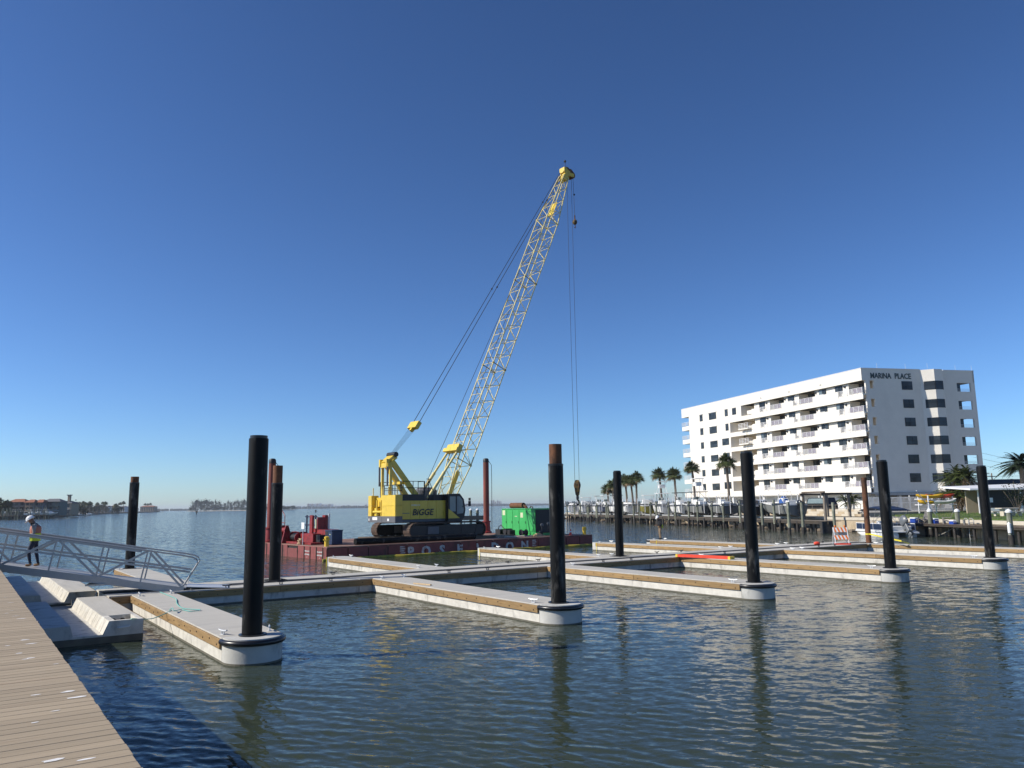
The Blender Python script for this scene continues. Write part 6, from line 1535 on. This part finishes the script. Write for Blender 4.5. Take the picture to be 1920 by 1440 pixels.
sabal('sabal palm with drooping crown in the far group',1171,898,1176,3.4,0,1.1)
sabal('sabal palm half hidden by the black walkway pile',1149,907,1150,3.0,1,1.1)
sabal('small low sabal palm at the outer end of the far group',1138,915,1141,3.0,2,1.0)
def feather(q,p,d,L,rg,droop=.5,lw=.05,ll=.5,m=0,n=16):
    p=Vector(p); d=Vector(d).normalized(); s=d.cross(Vector((0,0,1))); s=s.normalized() if s.length>.05 else Vector((1,0,0)); pts=[]
    for i in range(n+1): t=i/n; pts.append(p+d*(L*t)+Vector((0,0,-droop*L*t*t)))
    q.path(pts[::3]+[pts[-1]],.018,4,m)
    for i in range(2,n+1):
        t=i/n; tg=(pts[i]-pts[i-1]).normalized()
        for sg in(-1,1): blade(q,pts[i],tg*.65+s*sg*.8+Vector((0,0,.15)),ll*math.sin(math.pi*min(1,.25+t*.8))*rg.uniform(.8,1.1),lw,.35,2,m)
# pygmy date palm by the garages
rg=random.Random(5); x,y,_=ony(1593,950,107); t=thing('pygmy_date_palm','small multi trunk palm against the white garage wall','palm tree',(x,y,1.9),0); t.scale=(1.35,1.35,1.3)
for k,(dx,dy,h) in enumerate(((-.5,0,1.25),(.45,.1,1.35),(.05,-.3,1.0))):
    q=MB(); q.path([(dx*.15,dy*.15,0),(dx*.5,dy*.5,h*.6),(dx,dy,h)],.07,8); q.build('trunk','palm_trunk',t,True)
    q=MB()
    for j in range(20):
        a=rg.uniform(0,6.28); el=rg.uniform(-.1,1.2); feather(q,(dx,dy,h),(math.cos(a)*math.cos(el),math.sin(a)*math.cos(el),math.sin(el)),rg.uniform(.9,1.4),rg,.55,.08,.42,n=11)
    q.build('crown','feather_leaf',t)
# big palm clump before the end wall
x,y,_=ony(1797,950,97); t=thing('palm_clump','dense clump of tall arching palms before the lettered end wall','palm tree',(x,y,1.9),0); rg=random.Random(8)
for k in range(15):
    a=rg.uniform(0,6.28); dx,dy=1.1*math.cos(a)*rg.random(),1.0*math.sin(a)*rg.random(); h=rg.uniform(2.0,4.7); lx,ly=dx*1.9,dy*1.7
    q=MB(); q.path([(dx*.4,dy*.4,0),((dx+lx)/2*.8,(dy+ly)/2*.8,h*.6),(lx,ly,h)],.06,6); q.build('trunk','palm_trunk',t,True)
    q=MB()
    for j in range(19):
        az=rg.uniform(0,6.28); el=rg.uniform(.0,1.35); feather(q,(lx,ly,h),(math.cos(az)*math.cos(el),math.sin(az)*math.cos(el),math.sin(el)),rg.uniform(1.6,2.6),rg,.5,.11,.65,n=14)
    for j in range(7):
        az=rg.uniform(0,6.28); feather(q,(lx,ly,h-.2),(math.cos(az),math.sin(az),-.3),rg.uniform(1.0,1.6),rg,.9,.06,.4,1,n=10)
    q.build('crown',['feather_leaf','dead_leaf'],t)
# date palm at the right edge
zc=ony(1914,870,92); t=thing('date_palm','dark date palm with long arching fronds beside the porch','palm tree',(zc[0],92,1.9),0); rg=random.Random(3); h=zc[2]-1.9
link('trunk',trunk_mesh(h,.28,(0,0),4),t); q=MB()
for j in range(64):
    az=rg.uniform(0,6.28); el=rg.uniform(-.35,1.3); feather(q,(0,0,h),(math.cos(az)*math.cos(el),math.sin(az)*math.cos(el),math.sin(el)),rg.uniform(2.4,3.4),rg,.42,.15,.7,n=22)
q.build('crown','dark_leaf',t)
# shrub before the porch
x,y,_=ony(1908,950,80); t=thing('sea_grape_shrub','loose broad leaved shrub in front of the porch screens','shrub',(x,y,1.75),0); rg=random.Random(6); q=MB()
br=[]
for k in range(14):
    a=rg.uniform(0,6.28); e=Vector((1.3*math.cos(a)*rg.uniform(.3,1),1.1*math.sin(a)*rg.uniform(.3,1),rg.uniform(1.4,3.4))); br.append(e); q.path([(0,0,0),tuple(e*.5+Vector((0,0,.2))),tuple(e)],.025,5)
q.build('branches','palm_trunk',t); q=MB()
for k in range(520):
    e=rg.choice(br); c=e*rg.uniform(.55,1.05)+Vector((rg.gauss(0,.28),rg.gauss(0,.28),rg.gauss(0,.25))); a=rg.uniform(0,6.28); r=rg.uniform(.05,.10); u=Vector((math.cos(a),math.sin(a),rg.uniform(-.6,.6))).normalized(); v=u.cross(Vector((rg.random(),rg.random(),1))).normalized()
    q.add([tuple(c+u*r),tuple(c+v*r*.8),tuple(c-u*r),tuple(c-v*r*.8)],[(0,1,2,3)])
q.build('foliage','shrub_leaf',t)
# ================================================= FAR SHORES
mat('far_house_a',(.20,.19,.19),.9,var=.15,scale=.2); mat('far_house_b',(.28,.22,.17),.9,var=.15,scale=.2); mat('far_house_c',(.12,.16,.155),.9,var=.15,scale=.2); mat('far_house_d',(.36,.28,.20),.9)
mat('terracotta',(.30,.115,.06),.85,var=.2,scale=1); mat('grey_roof',(.13,.13,.14),.85,var=.15,scale=1); mat('far_window',(.03,.035,.045),.2,rand=.4); mat('far_white',(.66,.66,.64),.7)
mat('shore_earth',(.11,.095,.065),.95,var=.3,scale=.05); mat('beach_sand',(.45,.40,.31),.95,var=.1,scale=.05)
mat('pine_leaf',(.045,.06,.035),.8,var=.4,scale=.3,rand=.25); mat('mangrove_leaf',(.04,.055,.028),.85,var=.4,scale=.15)
mat('far_wood',(.055,.07,.05),.9,var=.35,scale=.02); mat('tower_pale',(.58,.52,.47),.8,var=.1,scale=.02); mat('tower_white',(.68,.69,.70),.8); mat('tower_tan',(.42,.31,.26),.8)
def land_strip(name,poly,z,m): q=MB(); q.prism(poly,-2,z); return struct(q.build(name,m))
def P2(px,Y): r=ray(px,950); return (r[0]/r[1]*Y,Y)
# left near shore: ground
land_strip('left_shore_ground',[P2(-60,400),P2(60,404),P2(104,430),P2(135,560),P2(200,900),P2(300,1500),P2(300,1700),P2(150,1800),P2(-200,1500),P2(-300,420)][::-1] if False else [P2(-300,420),P2(-60,400),P2(60,404),P2(104,430),P2(135,560),P2(200,900),P2(300,1500),P2(300,1700),P2(150,1800),P2(-200,1500)],1.5,'shore_earth')
def townhouse(label,px0,px1,Y,pyt,wallm,roofm,storeys=3,depth=7,tower=False,group='waterfront townhouses across the water'):
    a,b=P2(px0,Y),P2(px1,Y); w=b[0]-a[0]; zt=ony((px0+px1)/2,pyt,Y)[2]; t=thing('townhouse',label,'house',(a[0],Y,1.5),0,group); hw=(zt-1.5)*.82; hr=zt-1.5
    q=MB(); q.bx(0,w,0,depth,0,hw); q.build('wall',wallm,t)
    q=MB(); q.add([(-.6,-.8,hw),(w+.6,-.8,hw),(w+.6,depth,hw),(-.6,depth,hw),(w*.22,depth*.4,hr),(w*.78,depth*.4,hr)],[(0,1,5,4),(1,2,5),(2,3,4,5),(3,0,4),(3,2,1,0)]); q.build('roof',roofm,t)
    fh=hw/storeys; nb=max(2,round(w/3.2))
    for s in range(storeys):
        for k in range(nb):
            x=(k+.5)*w/nb
            f=MB(); f.bx(x-.75,x+.75,-.08,0,s*fh+.7,s*fh+fh*.85); f=f.build('window','far_window',t)
        if s: q=MB(); q.bx(.3,w-.3,-1.2,0,s*fh-.15,s*fh+.1); q.bx(.3,w-.3,-1.25,-1.18,s*fh+.8,s*fh+.9); q.build('balcony','far_white' if s%2 else wallm,t)
    if tower: q=MB(); q.bx(w-3.2,w-1.8,1,2.4,hw,hw+4.6); q.build('chimney_tower',wallm,t); q=MB(); q.bx(w-3.6,w-1.4,.6,2.8,hw+4.6,hw+5.1); q.build('tower_cap','grey_roof',t)
townhouse('grey townhouse with terracotta roof beside the dark shore palm',15,46,412,935.5,'far_house_a','terracotta'); townhouse('brown townhouse with bright terracotta roof',47,63,410,936.5,'far_house_b','terracotta'); townhouse('dark townhouse with terracotta roof and tall windows',64,80,412,936.5,'far_house_a','terracotta'); townhouse('large green grey townhouse with slate hipped roof',79,112,416,935,'far_house_c','grey_roof'); townhouse('tan villa with a square chimney tower',110,134,470,939,'far_house_d','grey_roof',2,8,True)
for k,(px,Y,pyt,w) in enumerate(((180,1050,947.5,9),(193,1080,948,10),(207,1150,947.5,10),(222,1200,948.5,12),(263,1480,948.0,26))):
    townhouse(['low white house among the far palms','low white house beside the far palms','pale house on the far point','pale low house near the end of the far point','wide tan house at the tip of the far point'][k],px,px+w,Y,pyt,'far_white' if k<4 else 'far_house_d','grey_roof' if k%2 else 'terracotta',1,14)
# left docks
def far_dock(label,px0,px1,Y,z,n,tall,seed):
    rg=random.Random(seed); a,b=P2(px0,Y),P2(px1,Y); L=b[0]-a[0]; t=thing('far_dock',label,'dock',(a[0],Y,0),0,'timber docks across the water'); q=MB(); q.bx(0,L,0,2.2,z-.3,z); q.build('deck','dark_dock',t)
    for k in range(n):
        x=(k+rg.uniform(.2,.8))*L/n; h=z if rg.random()>tall else rg.uniform(z+1.8,z+3.8); q=MB(); q.tube((x,rg.uniform(0,2),-1),(x,rg.uniform(0,.5),h),.2 if h==z else .17,6); q.build('dock_pile','wet_timber' if h==z else 'green_timber',t)
far_dock('near timber dock with many tall piles before the townhouses',-20,43,362,1.9,34,.6,1); far_dock('timber dock on dark piles reaching towards the channel',44,90,384,2.0,22,.45,2); far_dock('long low dock by the tan villa',104,185,700,2.0,26,.4,3); far_dock('distant dock at the tip of the point',284,308,1500,2.5,12,.3,4)
for k,(px,Y,L_) in enumerate(((72,392,7.5),(90,393,7.5),(60,390,6),(165,640,8),(150,600,7))):
    p=P2(px,Y); boat(['white boat under lift canopy at the townhouse dock','white boat with long canopy at the townhouse dock end','small white boat at the townhouse dock','white cruiser moored along the tan villa dock','white boat near the tan villa'][k],(p[0]-3,p[1],1.6 if k<3 else -.2),0,L=L_,B=2.6,D=1.2,kind='cabin' if k%2 else 'console',eng=1,group='boats across the water')
# left palms
def far_palm(label,px,Y,pyt,ci,sc,group='palms across the water',m=None):
    p=P2(px,Y); zt=ony(px,pyt,Y)[2]; t=thing('shore_palm',label,'palm tree',(p[0],Y,1.4),0,group); h=max(2,zt-1.4-1.0*sc); link('trunk',TRK,t).scale=(1.3,1.3,h/6.0); c=link('crown',CR[ci%3],t,(0,0,h),random.uniform(0,6)); c.scale=(sc,sc,sc*.9)
TRK=trunk_mesh(6.0,.2,(0,0),2); random.seed(33)
far_palm('bushy dark palm beside the townhouses',3,402,936,1,3.6,None); far_palm('dark bushy palm next to the shore dock',14,404,938,0,2.2,None)
for k in range(24):
    px=random.uniform(138,235); Y=random.uniform(620,1250); far_palm('slender palm on the far point beyond the tan villa',px,Y,random.uniform(939.5,946.5)+(Y>1000)*1.2,k,random.uniform(1.3,2.2)*Y/900)
for px,pyt in((272,943.5),(277,943.8),(282,943.0)): far_palm('lone palm standing at the tip of the far point',px,1500,pyt,1,2.0,'palms at the tip of the point')
# broadleaf clumps for shores and islands: cross-branch leaf clusters
def clump_tree(seed,h,w,n=420,pine=True):
    rg=random.Random(seed); q=MB(); lobes=[]
    for k in range(11 if pine else 8):
        t=rg.uniform(.25,1.0) if pine else rg.uniform(.3,.85); a=rg.uniform(0,6.28); rr=w*(.55 if pine else .6)*rg.random()*(1.1-.6*t); lobes.append((rr*math.cos(a),rr*math.sin(a),h*t,w*rg.uniform(.16,.30)*(1.25-.6*t)))
    for k in range(n):
        lx,ly,lz,lr=rg.choice(lobes); c=Vector((lx+rg.gauss(0,lr*.6),ly+rg.gauss(0,lr*.6),lz+rg.gauss(0,lr*(.9 if pine else .5)))); r=rg.uniform(.045,.085)*w; u=Vector((rg.gauss(0,1),rg.gauss(0,1),rg.gauss(0,.7))).normalized(); v=u.cross(Vector((rg.random(),rg.random(),rg.random()+.1))).normalized()
        q.add([tuple(c+u*r),tuple(c+v*r*.6),tuple(c-u*r),tuple(c-v*r*.6)],[(0,1,2,3)])
    return q.mesh('crown','pine_leaf' if pine else 'mangrove_leaf')
PN=[clump_tree(s,1.0,.75,460) for s in(1,2,3,4)]; MG=[clump_tree(s,1.0,1.5,380,False) for s in(5,6)]
tk=MB(); tk.tube((0,0,-.05),(0,0,.8),.02,6,.008); TKM=tk.mesh('trunk','palm_trunk')
def far_tree(label,px,Y,pyt,kind,k,group,zb=.8):
    p=P2(px,Y); h=ony(px,pyt,Y)[2]-zb; t=thing('island_tree' if kind else 'shore_tree',label,'tree',(p[0],p[1],zb),random.uniform(0,6.28),group); a=link('trunk',TKM,t); a.scale=(h,h,h); c=link('crown',(PN if kind else MG)[k%(4 if kind else 2)],t); c.scale=(h,h,h)
for k in range(12): far_tree('low rounded shore tree between the villa and the far houses',random.uniform(136,262),random.uniform(700,1450),random.uniform(948,950.5),0,k,'trees on the far point')
far_tree('tree beside the tan villa',148,520,944,0,1,None)
land_strip('island_ground',[P2(352,1900),P2(400,1700),P2(470,1650),P2(552,1750),P2(556,1900),P2(470,2000)],.8,'beach_sand')
islp=[(361,942),(366,940.5),(371,939),(377,941),(382,940),(387,938.5),(391,940),(397,941),(404,940),(410,941.5),(414,946),(421,944.5),(428,941),(434,943),(440,941.5),(446,940),(452,940.5),(458,939),(464,940),(470,942),(478,943),(486,944),(494,945),(502,945.5)]
for k,(px,py) in enumerate(islp): far_tree('feathery dark pine on the wooded island',px,random.uniform(1760,1860),py,1,k,'pines on the island')
for k in range(16): far_tree('low mangrove at the foot of the island pines',359+k*9.2+random.uniform(-2,2),random.uniform(1740,1800),random.uniform(949.5,952),0,k,'low trees on the island')
for k in range(9): far_tree('low dark mangrove on the spit beyond the island',516+k*4.2,1780,random.uniform(947.5,949.5),0,k,'mangroves on the spit')
# distant wooded coasts: far-off woods that read as one mass
def far_coast(name,label,px0,px1,Y,py_lo,py_hi,seed,m='far_wood'):
    rg=random.Random(seed); q=MB(); a,b=P2(px0,Y),P2(px1,Y); n=int(abs(px1-px0)*1.2); 
    for k in range(n):
        px=px0+(px1-px0)*k/n; x=P2(px,Y)[0]; zt=ony(px,rg.uniform(py_lo,py_hi),Y)[2]-0.0; w=abs(b[0]-a[0])/n*rg.uniform(1.0,2.2); zt=max(zt,2.0)
        q.ball((x,Y+rg.uniform(-40,40),zt*.3),w,w*1.2,zt*.72,7,5)
    return stuff(tag(q.build(name,m,None,True),label,'woods'))
far_coast('far_coast_woods','faint low wooded coast between the point and the island',296,362,3600,953.0,954.3,1); far_coast('far_coast_woods','low wooded coast below the pale distant city',556,696,4300,948.6,950.0,2); far_coast('far_coast_woods','long low wooded coast behind the crane and generator',840,1075,5200,943.2,944.4,3); far_coast('far_coast_woods','dark wooded coast patch behind the crane tail',640,706,4000,947.0,948.4,5)
def tower(label,px,w,Y,pyt,m,group='distant city buildings'):
    a=P2(px,Y)[0]; b=P2(px+w,Y)[0]; zt=ony(px,pyt,Y)[2]; t=thing('distant_tower',label,'building',(a,Y,1),0,group); q=MB(); q.bx(0,b-a,0,30,0,zt-1); q.build('wall',m,t); q=MB(); q.bx((b-a)*.3,(b-a)*.6,5,15,zt-1,zt+2); q.build('roof_house',m,t)
    q=MB(); n=int(max(2,(zt-1)/6))
    for s in range(n): q.bx((b-a)*.08,(b-a)*.92,-.3,0,s*(zt-1)/n+1.5,s*(zt-1)/n+3.2)
    stuff(q.build('window_bands','far_window',t))
rg=random.Random(2)
for px,w,py,m in((576,3,945,'tower_tan'),(580,2.5,944.8,'tower_white'),(584,3,945,'tower_pale'),(588,4,945.2,'tower_white'),(593,3,944.4,'tower_pale'),(597,4,944,'tower_white'),(602,5,946,'tower_pale'),(608,6,946,'tower_white'),(615,5,945.2,'tower_pale'),(620,3,945.6,'tower_white'),(627,4,948,'tower_white'),(556,7,949.8,'tower_white'),(565,7,949.8,'tower_white'),(634,5,948.5,'tower_white'),(642,4,948,'tower_pale'),(651,3,947.5,'tower_white'),(684,3,946,'tower_white')): tower('pale distant city building across the bay',px,w,4700,py,m)
for px,w,py in((920.5,3,938.5),(924.5,2.5,938),(928,2,940.5),(931.5,3,938.5),(935,2.5,940),(938.5,1.5,939.8)): tower('tan distant high rise behind the red spud pile',px,w,5600,py,'tower_tan' if w<2.6 else 'tower_pale','distant high rises')
# right far coast houses beyond the lift dock
far_coast('far_coast_woods','low wooded coast behind the boat lifts',1060,1300,2600,938.6,941,4)
# dolphin piles behind the crane cab
dl=thing('mooring_dolphin','three white capped piles with a cross timber in open water','piles',(*P2(878,95),0),R(8))
for k,x in enumerate((-.9,.3,1.1,2.0)):
    q=MB(); q.tube((x,0,-1),(x,0,ony(878,957,95)[2]),.17,10); q.build('pile','green_timber',dl,True); q=MB(); q.lathe([(.2,0),(.2,.08),(.02,.25)],10,(x,0,ony(878,957,95)[2])); q.build('white_cap','white_paint',dl,True)
q=MB(); q.bx(-2.0,2.2,-.3,-.15,ony(878,971,95)[2]-.25,ony(878,971,95)[2]+.25); q.build('cross_timber','grey_timber',dl)
# channel markers
for px,py,pyt,lab in((368.5,964,957.5,'slim dark channel marker post before the island'),(592,960,956,'slim dark channel marker post before the distant city')):
    p=onz(px,py,0); zt=ony(px,pyt,p[1])[2]; t=thing('channel_marker',lab,'marker post',(p[0],p[1],0),0); q=MB(); q.tube((0,0,-1),(0,0,zt),.35,8); q.build('post','wet_timber',t); q=MB(); q.bx(-.7,.7,-.05,.05,zt-1.6,zt); q.build('board','grey_timber',t)
# ================================================= AIR: thin even haze over the bay
hm=bpy.data.materials.new('thin_haze'); hm.use_nodes=True; hn=hm.node_tree.nodes; hn.remove(hn['Principled BSDF'])
pv=hn.new('ShaderNodeVolumePrincipled'); pv.inputs['Color'].default_value=(.86,.92,1,1); pv.inputs['Density'].default_value=1.1e-4; pv.inputs['Anisotropy'].default_value=.2
hm.node_tree.links.new(pv.outputs[0],hn['Material Output'].inputs['Volume'])
q=MB(); q.bx(-9800,9800,-9800,9800,-3.2,42); o=stuff(q.build('haze',hm)); tag(o,'thin pale haze in the air over the bay','haze')
